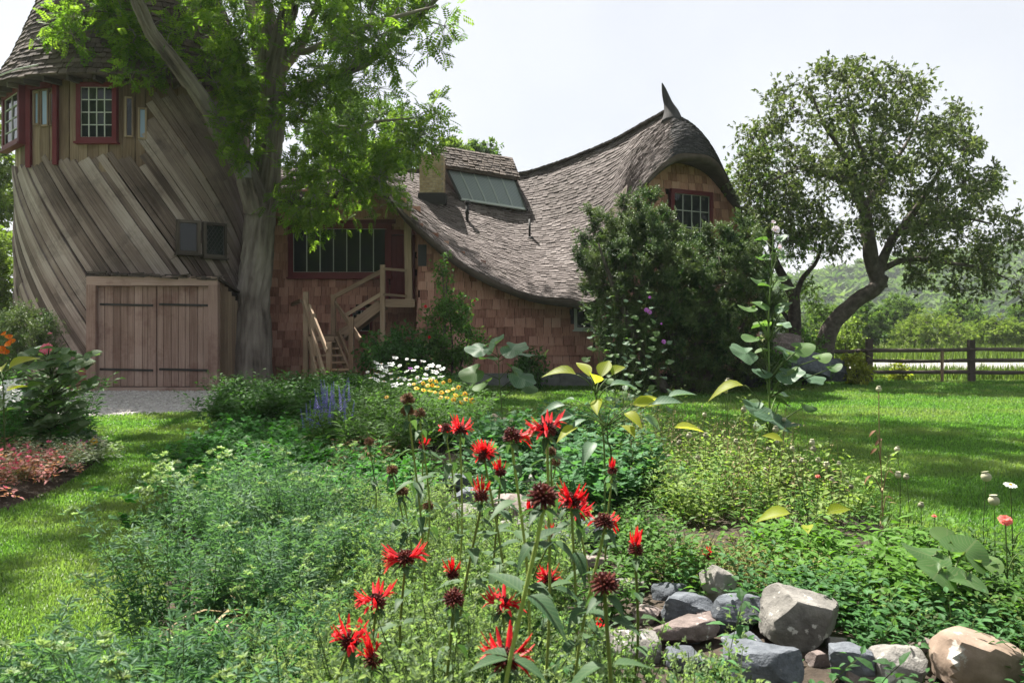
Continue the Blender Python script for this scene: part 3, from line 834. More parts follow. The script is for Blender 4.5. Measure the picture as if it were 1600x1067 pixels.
def under_roof(x, y):
    d = (RS[:110, :, 0] - x) ** 2 + (RS[:110, :, 1] - y) ** 2
    k = np.argmin(d); i, j = divmod(k, NV); return float(RS[i, j, 2]) - .1 if d.ravel()[k] < .3 else 9.0
def eave_z(x):
    k = np.argsort(Bp[:NU * 9 // 19, 0]); return float(np.interp(x, Bp[:NU * 9 // 19, 0][k], Bp[:NU * 9 // 19, 2][k]))
WX0, WX1, WY = -8.9, -2.75, 24.0
shingle_wall('wall', (WX0, WY), (WX1, WY), lambda s: min(5.75, under_roof(WX0 + s, WY)),
             holes=[(2.24, 5.24, 3.18, 4.78), (5.15, 5.95, 2.4, 4.5), (4.05, 4.65, 1.5, 2.3)], seen=lambda q: (428 < q[0] < 640 and 300 < q[1] < 590) * 2)
shingle_wall('wall', (-2.66, 22.6), (2.3, 22.6), lambda s: min(eave_z(-2.66 + s) + .25, under_roof(-2.66 + s, 22.6)), holes=[(4.35, 5.0, 1.6, 2.3)], z0=.36, seen=lambda q: (656 < q[0] < 915 and 390 < q[1] < 590) * 1.5)
shingle_wall('wall', (-2.66, 24.0), (-2.66, 22.6), lambda s: min(4.9, under_roof(-2.66, 24 - s) - .1))
gt = ([0, 1.0, 2.1, 3.0, 3.6, 4.4, 5.4, 6.3], [2.6, 4.6, 6.2, 6.9, 6.9, 6.35, 5.1, 3.7])
shingle_wall('wall', (2.3, 22.6), (7.9, 25.5), lambda s: float(np.interp(s, *gt)), holes=[(2.66, 4.3, 4.05, 5.82)], z0=.3, course=.24, seen=lambda q: (1035 < q[0] < 1165 and 265 < q[1] < 385) * 1.0)
shingle_wall('wall', (7.9, 25.5), (5.2, 30.5), lambda s: 3.4, course=.4, wr=(.3, .6))
mb = MB(); mb.add([(-8.9, 24, 0), (-8.9, 31, 0), (5.2, 30.5, 0), (-8.9, 24, 5.7), (-8.9, 31, 3.4), (5.2, 30.5, 3.4)], [[1, 0, 3, 4], [2, 1, 4, 5]]); mb.build('wall', M['wallsh'], house)
cands.sort(key=lambda c: (-c[0], rng.random()))
# keep whole regions as single shingles: the walls beside the tree and under the eave
single = cands[:300]; rest = cands[300:]
for k, (_, o) in enumerate(single):
    e = link('shingle', SHW[rng.integers(4)], o[4]); e.location = o[0]; e.scale = (o[1], 1, o[2]); e.rotation_euler = (0, 0, o[3])
mb = MB(); T0 = []
by = {}
for _, o in rest: by.setdefault(o[4].name, []).append(o)
for nm, lst in by.items():
    mb = MB()
    for o in lst:
        k = rng.integers(4); b_ = .03 + .009 * k
        V = np.array([[-.5, 0, -.5], [.5, 0, -.5], [.5, 0, .5], [-.5, 0, .5], [-.5, -b_, -.5], [.5, -b_, -.5], [.5, -.006, .5], [-.5, -.006, .5]])
        U = V[:, [0, 2]] * [.24, .3] + rng.random(2) * 5
        W = V * [o[1], 1, o[2]]; c, s = math.cos(o[3]), math.sin(o[3])
        W = np.column_stack([W[:, 0] * c - W[:, 1] * s, W[:, 0] * s + W[:, 1] * c, W[:, 2]]) + o[0]
        mb.add(W, [[4, 5, 6, 7], [0, 1, 5, 4], [3, 7, 6, 2], [0, 4, 7, 3], [1, 2, 6, 5]], 0, rng.random(), U)
    tag(mb.build('wall_cladding', M['wallsh'], lst[0][4]), kind='stuff')
# foundation under the eave wall
mb = MB(); 
for a, b in ((-2.66, -1.2), (-1.19, .3), (.31, 1.35), (1.36, 2.32)): mb.add(box8((a, 22.48, 0), (b, 22.62, .34 + rng.uniform(-.03, .05))), BOXF, 0, rng.random())
mb.build('foundation', M['concrete'], house)
R_, U_ = np.array([1., 0, 0]), np.array([0, 0, 1.])
window(house, (-6.56, WY - .07, 3.32), R_, U_, 2.8, 1.3, 7, 1, .15, .08, M['maroon'], M['muntin'], label='wide ribbon window of seven tall panes')
window(house, (-4.78, WY - .05, 1.56), R_, U_, .5, .62, 2, 1, .08, .06, M['maroon'], M['muntin'], label='small cellar window behind the steps')
window(house, (1.82, 22.54, 1.66), R_, U_, .42, .52, 1, 1, .06, .05, M['muntin'], M['muntin'], label='little white framed window under the eave', diamond=False)
gd = np.array([5.6, 2.9]); gd /= np.linalg.norm(gd); go = np.array([2.3, 22.6]) + gd * 2.82 + np.array([gd[1], -gd[0]]) * .05
window(house, (go[0], go[1], 4.2), np.array([gd[0], gd[1], 0]), U_, 1.36, 1.48, 4, 3, .13, .08, M['maroon'], M['muntin'], label='gable window of twelve panes in a maroon frame')
# porch: maroon door, post, brackets
mb = MB(); mb.add(box8((-3.66, WY - .07, 2.46), (-2.92, WY - .02, 4.42)), BOXF, 0, .3); door = mb.build('door', M['maroon'], house)
for k in range(4):
    mb = MB(); add_beam(mb, (-3.56 + .18 * k, WY - .08, 2.5), (-3.56 + .18 * k, WY - .08, 4.4), .165, .02, up=(0, 1, 0)); mb.build('plank', M['maroon'], door)
mb = MB(); add_beam(mb, (-3.75, WY - .09, 2.44), (-3.75, WY - .09, 4.6), .12, .1, up=(0, 1, 0)); add_beam(mb, (-3.81, WY - .09, 4.52), (-2.8, WY - .09, 4.52), .1, .14); mb.build('door_frame', M['maroon'], house)
mb = MB(); add_beam(mb, (-2.93, 22.7, 2.3), (-2.98, 22.7, 5.1), .2, .2, up=(0, 1, 0)); mb.build('porch_post', M['beamwood'], house)
mb = MB(); add_beam(mb, (-7.0, WY - .1, 4.78), (-3.5, WY - .1, 4.84), .14, .12); mb.build('lintel', M['maroon'], house)
mb = MB(); mb.add(box8((-2.66, 22.5, 3.4), (-2.42, 22.6, 4.0)), BOXF, 0, .4); mb.build('lantern_box', M['iron'], house)
# chimney of yellow brick
cx0, cx1 = PX(656, 25.2), PX(692, 25.2); cz1 = H - (243 - HY) / F * 25.2
mb = MB(); mb.add(box8((cx0, 25.2, 4.6), (cx1, 25.95, cz1)), BOXF)
chim = mb.build('chimney', M['mortar'], house)
bh, z, r_ = .078, cz1 - .078 * 17, 0
while z < cz1 - .02:
    for face in range(3):
        L = (cx1 - cx0) if face == 0 else .75
        x = -(.1 if r_ % 2 else 0)
        while x < L - .02:
            a, b = max(x, -.006), min(x + .2 - .012, L + .006); x += .2
            if b - a < .05: continue
            o2 = rng.uniform(.008, .016); mb = MB()
            if face == 0: mb.add(box8((cx0 + a, 25.2 - o2, z), (cx0 + b, 25.24, z + bh - .013)), BOXF, 0, rng.random())
            elif face == 1: mb.add(box8((cx1 - .04, 25.21 + a, z), (cx1 + o2, 25.21 + b, z + bh - .013)), BOXF, 0, rng.random())
            else: mb.add(box8((cx0 - o2, 25.21 + a, z), (cx0 + .04, 25.21 + b, z + bh - .013)), BOXF, 0, rng.random())
            mb.build('brick', M['brick_y'], chim)
    z += bh; r_ += 1
mb = MB(); mb.add(box8((cx0 - .05, 25.1, cz1 - 1.55), (cx1 + .1, 26.0, cz1 - 1.2)), BOXF); mb.build('flashing', M['iron'], chim)
# dormer with its slanting skylight
A0 = roof_hit(720, 313); A1 = roof_hit(823, 329)
d0, d1 = A0[1] - .12, A1[1] - .12
gBL, gBR, gTL, gTR = P(720, 312, d0), P(823, 328, d1), P(698, 266, d0 + .55), P(806, 283, d1 + .55)
eL, eR, rL, rR = P(690, 258, d0 + .42), P(813, 278, d1 + .42), P(672, 226, d0 + 1.15), P(801, 247, d1 + 1.15)
mb = MB()
bkL, bkR = rL + [0, 1.6, -1.2], rR + [0, 1.6, -1.2]
dn = np.array([0, .0, -1.3])
mb.add([gBL, gTL, eL + [.05, .05, -.05], rL + [.05, .05, -.05], bkL, gBL + [0, 1.6, -.4]], [np.array([[0, 1, 2, 3]]), np.array([[0, 3, 4, 5]])], 0, .3)
mb.add([gBR, gTR, eR + [-.05, .05, -.05], rR + [-.05, .05, -.05], bkR, gBR + [0, 1.6, -.4]], [np.array([[3, 2, 1, 0]]), np.array([[5, 4, 3, 0]])], 0, .3)
mb.add([gTL, gTR, eL, eR], [[0, 1, 3, 2]], 0, .3)
dorm = mb.build('dormer', M['roofunder'], house)
mb = MB()
th_ = np.array([0, 0, -.09])
mb.add([eL, eR, rR, rL, eL + th_, eR + th_, rR + th_, rL + th_, bkL, bkR], [[0, 1, 2, 3], [4, 7, 6, 5], [0, 4, 5, 1], [1, 5, 6, 2], [0, 3, 7, 4], [3, 2, 9, 8]], 0, .3)
droof = mb.build('dormer_roof', M['roofunder'], dorm)
mb = MB(); nn = np.cross(eR - eL, rL - eL); nn /= np.linalg.norm(nn)
for r_ in range(8):
    k = 0.0
    while k < 1:
        k2 = min(k + rng.uniform(.05, .09), 1); f0 = r_ / 8 + rng.uniform(-.02, .02); f1 = (r_ + 1.4) / 8
        g = lambda a, f: (eL * (1 - a) + eR * a) * (1 - min(f, 1)) + (rL * (1 - a) + rR * a) * min(f, 1)
        lf = .03 + rng.uniform(0, .03)
        V = [g(k + .004, f0) + nn * lf, g(k2 - .004, f0) + nn * lf, g(k2 - .004, f1) + nn * .012, g(k + .004, f1) + nn * .012, g(k, f0), g(k2, f0)]
        mb.add(V, [np.array([[0, 1, 2, 3], [4, 5, 1, 0]]), np.array([[0, 3, 4], [1, 5, 2]])], 0, rng.random(), [[0, 0], [.2, 0], [.2, .2], [0, .2], [0, 0], [.2, 0]]); k = k2
tag(mb.build('dormer_shingle', M['coneroof'], dorm), kind='stuff')
m, n_, l_, b_, o_ = mat_new('ribbed_glass')
b_.inputs['Roughness'].default_value = .28; b_.inputs['Base Color'].default_value = (.17, .2, .23, 1)
a_ = nd(n_, 'ShaderNodeAttribute', attribute_name='guv'); wv = nd(n_, 'ShaderNodeTexWave', Scale=7.0); l_.new(a_.outputs['Vector'], wv.inputs['Vector'])
r_ = ramp(n_, [(.2, (.12, .145, .165)), (.8, (.27, .3, .33))]); l_.new(wv.outputs[0], r_.inputs[0]); l_.new(r_.outputs[0], b_.inputs['Base Color'])
bp = nd(n_, 'ShaderNodeBump', Strength=.3, Distance=.01); l_.new(wv.outputs[0], bp.inputs['Height']); l_.new(bp.outputs[0], b_.inputs['Normal'])
M['ribglass'] = m
gq = lambda a, f: (gBL * (1 - a) + gBR * a) * (1 - f) + (gTL * (1 - a) + gTR * a) * f
gn = np.cross(gBR - gBL, gTL - gBL); gn /= np.linalg.norm(gn)
for k in range(5):
    a, b = k / 5 + .006, (k + 1) / 5 - .006; mb = MB()
    mb.add([gq(a, .03) + gn * .02, gq(b, .03) + gn * .02, gq(b, .99) + gn * .02, gq(a, .99) + gn * .02], [[0, 1, 2, 3]], 0, rng.random(), [[0, 0], [.4, 0], [.4, 1], [0, 1]])
    mb.build('pane', M['ribglass'], dorm)
mb = MB()
for k in range(1, 5): add_beam(mb, gq(k / 5, .01) + gn * .03, gq(k / 5, .99) + gn * .03, .022, .03, up=gn)
add_beam(mb, gq(0, 0) + gn * .02, gq(1, 0) + gn * .02, .07, .06, up=gn)
mb.build('glazing_bar', plain('pale_bar', (.42, .45, .46), .5), dorm)
for k in (0, 1):
    mb = MB(); add_beam(mb, gq(k, -.02) + gn * .02, gq(k, 1) + gn * .02, .07, .09, up=gn); mb.build('dormer_frame', M['iron'], dorm)
# vent pipes
for (px, pyb, pyt, r_, cap) in ((727, 346, 318, .05, True), (826, 371, 343, .035, False)):
    b0 = roof_hit(px, pyb); ht = (pyb - pyt) / F * b0[1]
    mb = MB(); mb.add(*tube([b0 - [0, 0, .15], b0 + [0, 0, ht]], r_, 10)[:2], smooth=True)
    if cap:
        mb.add(*tube([b0 + [0, 0, ht], b0 + [0, 0, ht + .02], b0 + [0, 0, ht + .09]], [.085, .09, .07], 10)[:2]); mb.add(*tube([b0 + [0, 0, ht * .45], b0 + [0, 0, ht * .55]], r_ * 1.4, 10)[:2])
    else: mb.add(*tube([b0 - [.05, .05, .05], b0 + [.1, -.1, -.02]], r_ * 1.3, 8)[:2])
    tag(mb.build('vent_pipe', M['iron'], house), 'capped vent pipe below the skylight' if cap else 'thin stub pipe on the open slope')

# ------------------------------------------------------------------ stairs
stairs = thing('wooden_staircase', (-4.8, 21.5, 0), 'weathered wooden staircase turning up from the garden to the maroon porch door', 'staircase')
def part(name, m, *beams):
    mb = MB()
    for a in beams: add_beam(mb, a[0], a[1], a[2], a[3], up=a[4] if len(a) > 4 else (0, 0, 1))
    return mb.build(name, m, stairs)
W_ = M['beamwood']
Lz = 1.44
lL, lR = np.array([-5.72, 22.35, Lz]), np.array([-4.98, 22.35, Lz])
bL, bR = np.array([-4.85, 20.25, 0.02]), np.array([-4.0, 20.6, .02])
for k in range(7):
    f = (k + .5) / 7; a = bL * (1 - f) + lL * f; b = bR * (1 - f) + lR * f; a[2] = b[2] = (k + 1) / 8 * Lz
    part('tread', W_, (a, b, .27, .045))
part('stringer', W_, (bL - [0, 0, .05], lL - [0, 0, .12], .05, .24)); part('stringer', W_, (bR - [0, 0, .05], lR - [0, 0, .12], .05, .24))
for k in range(5): part('landing_board', W_, ((-5.85, 22.45 + .2 * k, Lz), (-4.75, 22.45 + .2 * k, Lz), .185, .045))
part('landing_joist', W_, ((-5.85, 22.36, Lz - .12), (-4.75, 22.36, Lz - .12), .05, .19))
up0, up1 = np.array([-4.95, 22.55, Lz - .02]), np.array([-3.72, 22.55, 2.42])
part('stringer', W_, (up0 - [0, 0, .05], up1 - [0, 0, .1], .05, .27)); part('stringer', W_, (up0 + [0, .85, -.05], up1 + [0, .85, -.1], .05, .27))
for k in range(5):
    f = (k + .7) / 5; a = up0 * (1 - f) + up1 * f; part('tread', W_, (a + [0, .03, .05], a + [0, .82, .05], .25, .045))
for k in range(7): part('deck_board', W_, ((-3.7, 22.6 + .19 * k, 2.44), (-2.75, 22.6 + .19 * k, 2.44), .175, .045))
part('deck_joist', W_, ((-3.74, 22.52, 2.34), (-2.75, 22.52, 2.34), .05, .22))
for (px, y0, y1, D) in ((478, 456, 588, 22.3), (490, 490, 592, 21.6), (514, 535, 600, 20.8), (521, 460, 530, 22.5), (549, 495, 592, 21.2), (598, 414, 560, 22.5)):
    a, b = P(px, y0, D), P(px, y1, D); b[2] = 0.0 if px != 521 else 0.0
    part('newel_post', W_, (b, a, .13, .13, (0, 1, 0)))
part('handrail', W_, (P(474, 470, 22.3), P(508, 592, 20.4), .06, .16)); part('handrail', W_, (P(483, 478, 21.9), P(511, 548, 20.7), .05, .13))
part('handrail', W_, (P(523, 472, 22.45), P(563, 530, 20.9), .05, .11)); part('handrail', W_, (P(527, 480, 22.35), P(560, 530, 21.0), .05, .05))
part('handrail', W_, (P(522, 464, 22.48), P(598, 423, 22.48), .06, .12)); part('handrail', W_, (P(541, 492, 22.47), P(598, 458, 22.47), .06, .1))
part('handrail', W_, (P(598, 420, 22.45), P(636, 423, 22.6), .06, .07)); part('handrail', W_, (P(598, 460, 22.45), P(636, 463, 22.6), .06, .07))
part('handrail', W_, (P(470, 470, 22.6), P(456, 476, 23.6), .06, .1))
part('brace', W_, (P(529, 520, 22.4), P(560, 592, 20.9), .05, .13))

# ------------------------------------------------------------------ rail fence
fence = thing('rail_fence', (14, 24.3, 0), 'dark split-rail fence of posts and three rails at the lawn edge', 'fence')
fd = [(9.3, 24.8), (10.92, 24.35), (14.0, 24.25), (17.1, 24.35), (20.2, 24.6), (23.4, 25.0), (26.6, 25.5)]
for k, (x, y) in enumerate(fd):
    mb = MB(); hgt = 1.3 if k else .95
    V, Fb, U = beam((x, y, -.05), (x + rng.uniform(-.02, .02), y, hgt + rng.uniform(-.03, .05)), .17, .15, (0, 1, 0)); mb.add(V, Fb, 0, .3, U); mb.build('post', M['rail'], fence)
for k in range(len(fd) - 1):
    for z in (.34, .66, 1.0):
        a, b = fd[k], fd[k + 1]; pz = z + rng.uniform(-.04, .04); qz = z + rng.uniform(-.04, .04)
        pth = catmull([(a[0] - .1, a[1] - .03, pz), ((a[0] + b[0]) / 2, (a[1] + b[1]) / 2 - .03, (pz + qz) / 2 - rng.uniform(0, .05)), (b[0] + .1, b[1] - .03, qz)], 9)
        mb = MB(); V, Fs, U = tube(pth, .055 + rng.uniform(-.006, .012, 9), 7); mb.add(V, Fs, 0, rng.random(), U); mb.build('rail', M['rail'], fence)
mb = MB(); V, Fb, U = beam((13.07, 24.2, 0), (13.05, 24.15, .95), .07, .06, (0, 1, 0)); mb.add(V, Fb, 0, .8, U); mb.build('stake', M['beamwood'], fence)
# ------------------------------------------------------------------ leaf templates (length 1 along y, normal +z)
def leaf_T(rows=3, wmax=.45, peak=.4, fold=.25, curl=.25, tip=1.0, petiole=0.0):
    t = np.linspace(0, 1, rows + 1)
    sh = np.where(t < peak, np.sin(np.pi / 2 * t / peak) ** .8, np.cos(np.pi / 2 * (t - peak) / (1 - peak)) ** tip)
    w = wmax / 2 * sh
    V, U = [], []
    for k in range(rows + 1):
        y = petiole + (1 - petiole) * t[k]; z = -curl * t[k] ** 2
        for sgn in (-1, 0, 1):
            V.append([sgn * w[k], y, z + abs(sgn) * fold * w[k]]); U.append([sgn * w[k], t[k]])
    Q = []
    for k in range(rows):
        a = 3 * k; Q += [[a, a + 1, a + 4, a + 3], [a + 1, a + 2, a + 5, a + 4]]
    V, U = np.array(V), np.array(U); Fs = [np.array(Q)]
    if petiole:
        V = np.vstack([V, [[-.012, 0, 0], [.012, 0, 0]]]); U = np.vstack([U, [[0, 0], [0, 0]]]); n = len(V)
        Fs.append(np.array([[n - 2, n - 1, 1]]))
    return V, Fs, U

def leaf_lobed(lobes=5, depth=.25, nseg=30, cup=.15, ring=.55, tooth=0.0, heart=.25, seed=0, cols=3):
    """broad leaf: rim drawn in polar form about the stalk's end, tip at +y; length about 1"""
    r_ = np.random.default_rng(seed)
    ph = np.linspace(-np.pi, np.pi, nseg, endpoint=False)
    rad = .5 + .12 * np.cos(ph) - heart * np.exp(-((np.abs(ph) - np.pi) / .35) ** 2)
    rad *= 1 - depth * (.5 - .5 * np.cos(lobes * ph)) + tooth * r_.uniform(-1, 1, nseg)
    V, U = [[0, 0, 0]], [[0, .0]]
    for f in (ring, 1.0):
        for a, q in zip(ph, rad):
            x, y = f * q * math.sin(a), f * q * math.cos(a)
            V.append([x, y, cup * f * f * (.5 + .5 * math.cos(2 * a)) - .25 * (f * q) ** 2 + .03 * math.sin(lobes * a + 1)]); U.append([x, y + .3])
    n = nseg; j = np.arange(n); j2 = (j + 1) % n
    return np.array(V, float), [np.stack([np.zeros(n, int), 1 + j2, 1 + j], -1), np.stack([1 + j, 1 + j2, 1 + n + j2, 1 + n + j], -1)], np.array(U, float)

def pinnate_T(pairs=6, lw=.3, ll=.24, droop=.35):
    V, Q, U = [], [], []
    def lf(p, d, L):
        d = np.array(d, float); d /= np.linalg.norm(d); x = np.cross(d, (0, 0, 1)); x /= np.linalg.norm(x) + 1e-9
        n = len(V)
        for k, (a, b) in enumerate(((0, 0), (.5, -lw / 2), (1, 0), (.5, lw / 2))):
            V.append(p + d * a * L + x * b * L); U.append([b, a])
        Q.append([n, n + 1, n + 2, n + 3])
    for k in range(pairs):
        t = .18 + .75 * k / (pairs - 1); p = np.array([0, t, -droop * t * t])
        for sg in (-1, 1): lf(p, (sg, .45, -.25), ll * (1 - .25 * abs(t - .5)))
    lf(np.array([0, .95, -droop * .9]), (0, 1, -.6), ll)
    n = len(V); V += [[-.008, 0, 0], [.008, 0, 0], [0, 1, -droop]]; U += [[0, 0]] * 3
    return np.array(V, float), [np.array(Q), np.array([[n, n + 1, n + 2]])], np.array(U, float)

def cluster_T(base, n, spread, seed, length=.5):
    """several leaves set along a short twig: one template"""
    r_ = np.random.default_rng(seed); TV, TF, TU = base
    Vs, Us, Fs, off = [], [], [[] for _ in TF], 0
    for k in range(n):
        t = (k + .5) / n; a = k * 2.4 + r_.uniform(-.4, .4)
        d = np.array([[math.cos(a) * spread, 1 - .3 * spread, math.sin(a) * spread]]); d += r_.normal(0, .15, (1, 3))
        R = frames(d, np.array([[0, -.3, 1.0]]) + r_.normal(0, .3, (1, 3)))[0]
        V = TV @ R.T * r_.uniform(.75, 1.1) * (1 - length * .2) * .6 + [0, t * length, 0]
        Vs.append(V); Us.append(TU)
        for i, f in enumerate(TF): Fs[i].append(f + off)
        off += len(TV)
    return np.vstack(Vs), [np.vstack(f) for f in Fs], np.vstack(Us)

L_DIA = leaf_T(1, .5, .5, 0, 0)
L_DIA = (np.array([[0, 0, 0], [-.26, .5, .06], [0, 1, -.08], [.26, .5, .06]]), [np.array([[0, 3, 2, 1]])], np.array([[0, 0], [-.26, .5], [0, 1], [.26, .5]]))
L_OV = leaf_T(3, .5, .38, .3, .25)
L_LAN = leaf_T(3, .26, .35, .3, .35)

M['locust'] = leaf_mat('locust_leaf', (.055, .11, .016), (.1, .18, .026), (.17, .25, .04), .58, .6, .1)
M['apple'] = leaf_mat('apple_leaf', (.045, .068, .024), (.085, .118, .042), (.15, .18, .085), .36, .5, .22)
M['yew'] = leaf_mat('yew_leaf', (.014, .04, .014), (.045, .09, .03), (.11, .16, .058), .25, .5, .2, patch=((.09, .125, .045), 1.6))
M['farleaf'] = leaf_mat('far_leaf', (.04, .085, .022), (.075, .13, .034), (.115, .175, .055), .4, .6, .1)
M['farlight'] = leaf_mat('far_light_leaf', (.08, .13, .026), (.125, .185, .04), (.18, .235, .07), .45, .6, .1)
M['twig'] = M['bark']

def skeleton_tree(root, limbs, clumps, leafT, lsize, lmat, bark, twig_r=.014, sub=5, leaf_n=60, spread=.5, droop=.2, trunk_seg=14, furrow=0.0, twigs_in='trunk', updir=.6, clump_r=.8):
    """limbs: list of (points, radii); clumps: (n,3) places for foliage, each reached by a branch grown from the nearest wood"""
    mb = MB(); nodes = []
    for pts, rad in limbs:
        n = max(12, int(np.linalg.norm(np.diff(pts, axis=0), axis=1).sum() / .22))
        p = catmull(pts, n); r = np.interp(np.linspace(0, 1, n), np.linspace(0, 1, len(rad)), rad)
        if furrow and r[0] > .2:
            n2 = n * 4; p2 = catmull(p, n2); r2 = np.interp(np.linspace(0, 1, n2), np.linspace(0, 1, n), r); seg = 72
            V, Fs, U = tube(p2, r2, seg); k = n2 * seg
            Q = V[:k].reshape(n2, seg, 3)
            a = np.linspace(0, 2 * np.pi, seg, endpoint=False)
            for i in range(n2):
                tw_ = .25 * math.sin(i * .05)
                for j in range(seg):
                    x = a[j] + tw_
                    w = .8 * noise.noise(Vector((math.cos(x) * 1.1, math.sin(x) * 1.1, i * .035)))
                    rg = abs(noise.noise(Vector((math.cos(x) * 4.4, math.sin(x) * 4.4, i * .045)))) ; rg2 = noise.noise(Vector((math.cos(x) * 11, math.sin(x) * 11, i * .12)))
                    Q[i, j] += (Q[i, j] - p2[i]) / r2[i] * (w * .16 * r2[i] + furrow * (min(rg * 3.2, 1) - .7) + furrow * .35 * rg2)
            V[:k] = Q.reshape(-1, 3); mb.add(V, Fs, 0, .5, U, True)
        else:
            p = p + np.column_stack([vnoise(p, 1.3, 3.1), vnoise(p, 1.3, 7.7), vnoise(p, 1.3, 11.3)]) * np.minimum(r, .12)[:, None] * .7
            V, Fs, U = tube(p, r * (1 + .12 * vnoise(p, 2.5)), trunk_seg); mb.add(V, Fs, 0, .5, U, True)
        nodes.append(np.column_stack([p, r]))
    nodes = np.vstack(nodes)
    clumps = np.asarray(clumps, float)
    order = np.argsort([np.min(np.linalg.norm(nodes[:, :3] - c, axis=1)) for c in clumps])
    LP, LD = [], []
    tw_paths = []
    for ci in order:
        c = clumps[ci]
        dd = np.linalg.norm(nodes[:, :3] - c, axis=1) + np.maximum(nodes[:, 2] - c[2], 0) * .5
        k = np.argmin(dd); a = nodes[k, :3]; L = np.linalg.norm(c - a)
        if L > .15:
            m_ = (a + c) / 2 + rng.normal(0, .12, 3) * L + np.array([0, 0, .12 * L])
            q = catmull([a, m_, c], 7); r0 = min(nodes[k, 3] * .7, twig_r * (1.2 + L * .9))
            rr = np.linspace(r0, twig_r * .7, 7)
            V, Fs, U = tube(q, rr, 6, False); mb.add(V, Fs, 0, .5, U, True)
            nodes = np.vstack([nodes, np.column_stack([q[2:], rr[2:]])])
            main = (c - m_) / (np.linalg.norm(c - m_) + 1e-9)
        else: main = rand_unit(1)[0]
        for _ in range(sub):
            d = main * .6 + rand_unit(1)[0] * .9 + np.array([0, 0, .25 * updir]); d /= np.linalg.norm(d); l = clump_r * rng.uniform(.5, 1.15)
            e = c + d * l - np.array([0, 0, droop * l * l])
            tw_paths.append(catmull([c, (c + e) / 2 + np.array([0, 0, .1 * l]), e], 4))
            nl = int(leaf_n / sub)
            t = rng.uniform(.1, 1.05, nl)[:, None]
            LP.append(c + (e - c) * t + rng.normal(0, .09 * spread / .5, (nl, 3)) + np.array([0, 0, .1 * l]) * (1 - (2 * t - 1) ** 2))
            LD.append(d[None] * .7 + rand_unit(nl) * .9)
    if tw_paths:
        V, Q = tubes(np.array(tw_paths), twig_r * .7, twig_r * .25, 3); mb.add(V, Q, 0, .5)
    mb.build('trunk', bark, root)
    LP, LD = np.vstack(LP), np.vstack(LD); LD[:, 2] -= droop
    up = np.array([0, 0, 1.]) + rng.normal(0, .45, (len(LP), 3))
    mb = MB()
    ls = lsize * rng.uniform(.7, 1.25, len(LP))
    scatter(mb, leafT, LP, LD, up, ls)
    mb.build('crown', lmat, root)
    return len(LP)

def fill_px(poly, n, Dc, Dr, mind=0.0):
    """points filling the outline poly (photo pixels) at the tree's real distance Dc, rounded in depth by Dr"""
    poly = np.array(poly, float); q = sample_poly(poly, n); cen = poly.mean(0)
    ext_ = np.max(np.abs(poly - cen), 0)
    rho = np.clip(np.hypot(*((q - cen) / ext_).T), 0, 1)
    D = Dc + Dr * np.sqrt(1 - rho ** 2 * .95) * rng.uniform(-1, 1, n)
    # keep the outline seen from the photo's place as a true volume: the points move out along their own depth
    return np.column_stack([(q[:, 0] - 800) / F * D, D, H - (q[:, 1] - HY) / F * D])

def thin(pts, mind):
    keep = []
    for p in pts:
        if all(np.sum((p - k) ** 2) > mind * mind for k in keep): keep.append(p)
    return np.array(keep)

# ------------------------------------------------------------------ the big locust before the tower
loc = thing('locust_tree', (PX(396, 22.3), 22.3, 0), 'huge furrow-barked locust tree growing between the round tower and the house', 'tree')
pw = lambda w, D: w / 2 / F * D
LT = [([P(394, 612, 22.3), P(394, 560, 22.3), P(395, 480, 22.35), P(400, 420, 22.4), P(405, 360, 22.4), P(412, 300, 22.4), P(419, 240, 22.3), P(424, 180, 22.2), P(426, 120, 22), P(422, 60, 21.8), P(412, 0, 21.6), P(402, -80, 21.4), P(390, -180, 21.2), P(382, -300, 21)],
       [pw(74, 22.3), pw(60, 22.3), pw(51, 22.3), pw(47, 22.3), pw(45, 22.3), pw(44, 22.3), pw(42, 22.3), pw(40, 22), pw(37, 22), pw(27, 22), pw(23, 22), pw(19, 22), pw(14, 21), pw(6, 21)]),
      ([P(402, 330, 22.2), P(392, 290, 21.9), P(375, 245, 21.6), P(345, 205, 21.2), P(312, 150, 20.6), P(270, 95, 20), P(236, 50, 19.6), P(214, 0, 19.2), P(190, -60, 18.7), P(160, -150, 18.2)], [.34, .3, .26, .22, .19, .16, .14, .13, .11, .05]),
      ([P(426, 130, 22), P(440, 60, 21.6), P(455, 0, 21.2), P(470, -100, 20.6), P(490, -250, 19.5)], [.3, .25, .21, .16, .05]),
      ([P(424, 150, 22), P(402, 60, 22.2), P(392, 0, 22.6), P(375, -90, 23), P(350, -200, 23.5)], [.22, .19, .17, .12, .04]),
      ([P(440, 110, 21.9), P(470, 70, 21.6), P(492, 20, 21.2), P(520, -30, 20.6), P(580, -110, 19.6)], [.17, .13, .1, .09, .03]),
      ([P(440, 155, 22), P(480, 135, 21.6), P(525, 122, 21.1), P(560, 104, 20.6), P(610, 70, 20), P(660, 20, 19.4), P(720, -40, 18.5)], [.17, .14, .12, .11, .09, .07, .03]),
      ([P(448, 85, 21.8), P(480, 78, 21), P(530, 60, 20.2), P(600, 34, 19), P(680, 10, 18)], [.12, .09, .075, .06, .02]),
      ([P(436, 185, 22), P(480, 190, 21.5), P(540, 200, 21.1), P(590, 190, 20.7), P(650, 185, 20.2)], [.06, .05, .045, .035, .015]),
      ([P(430, 300, 22.2), P(445, 280, 22), P(470, 272, 21.5), P(520, 268, 21)], [.05, .045, .035, .015])]
LT = [(np.array(a), b) for a, b in LT]
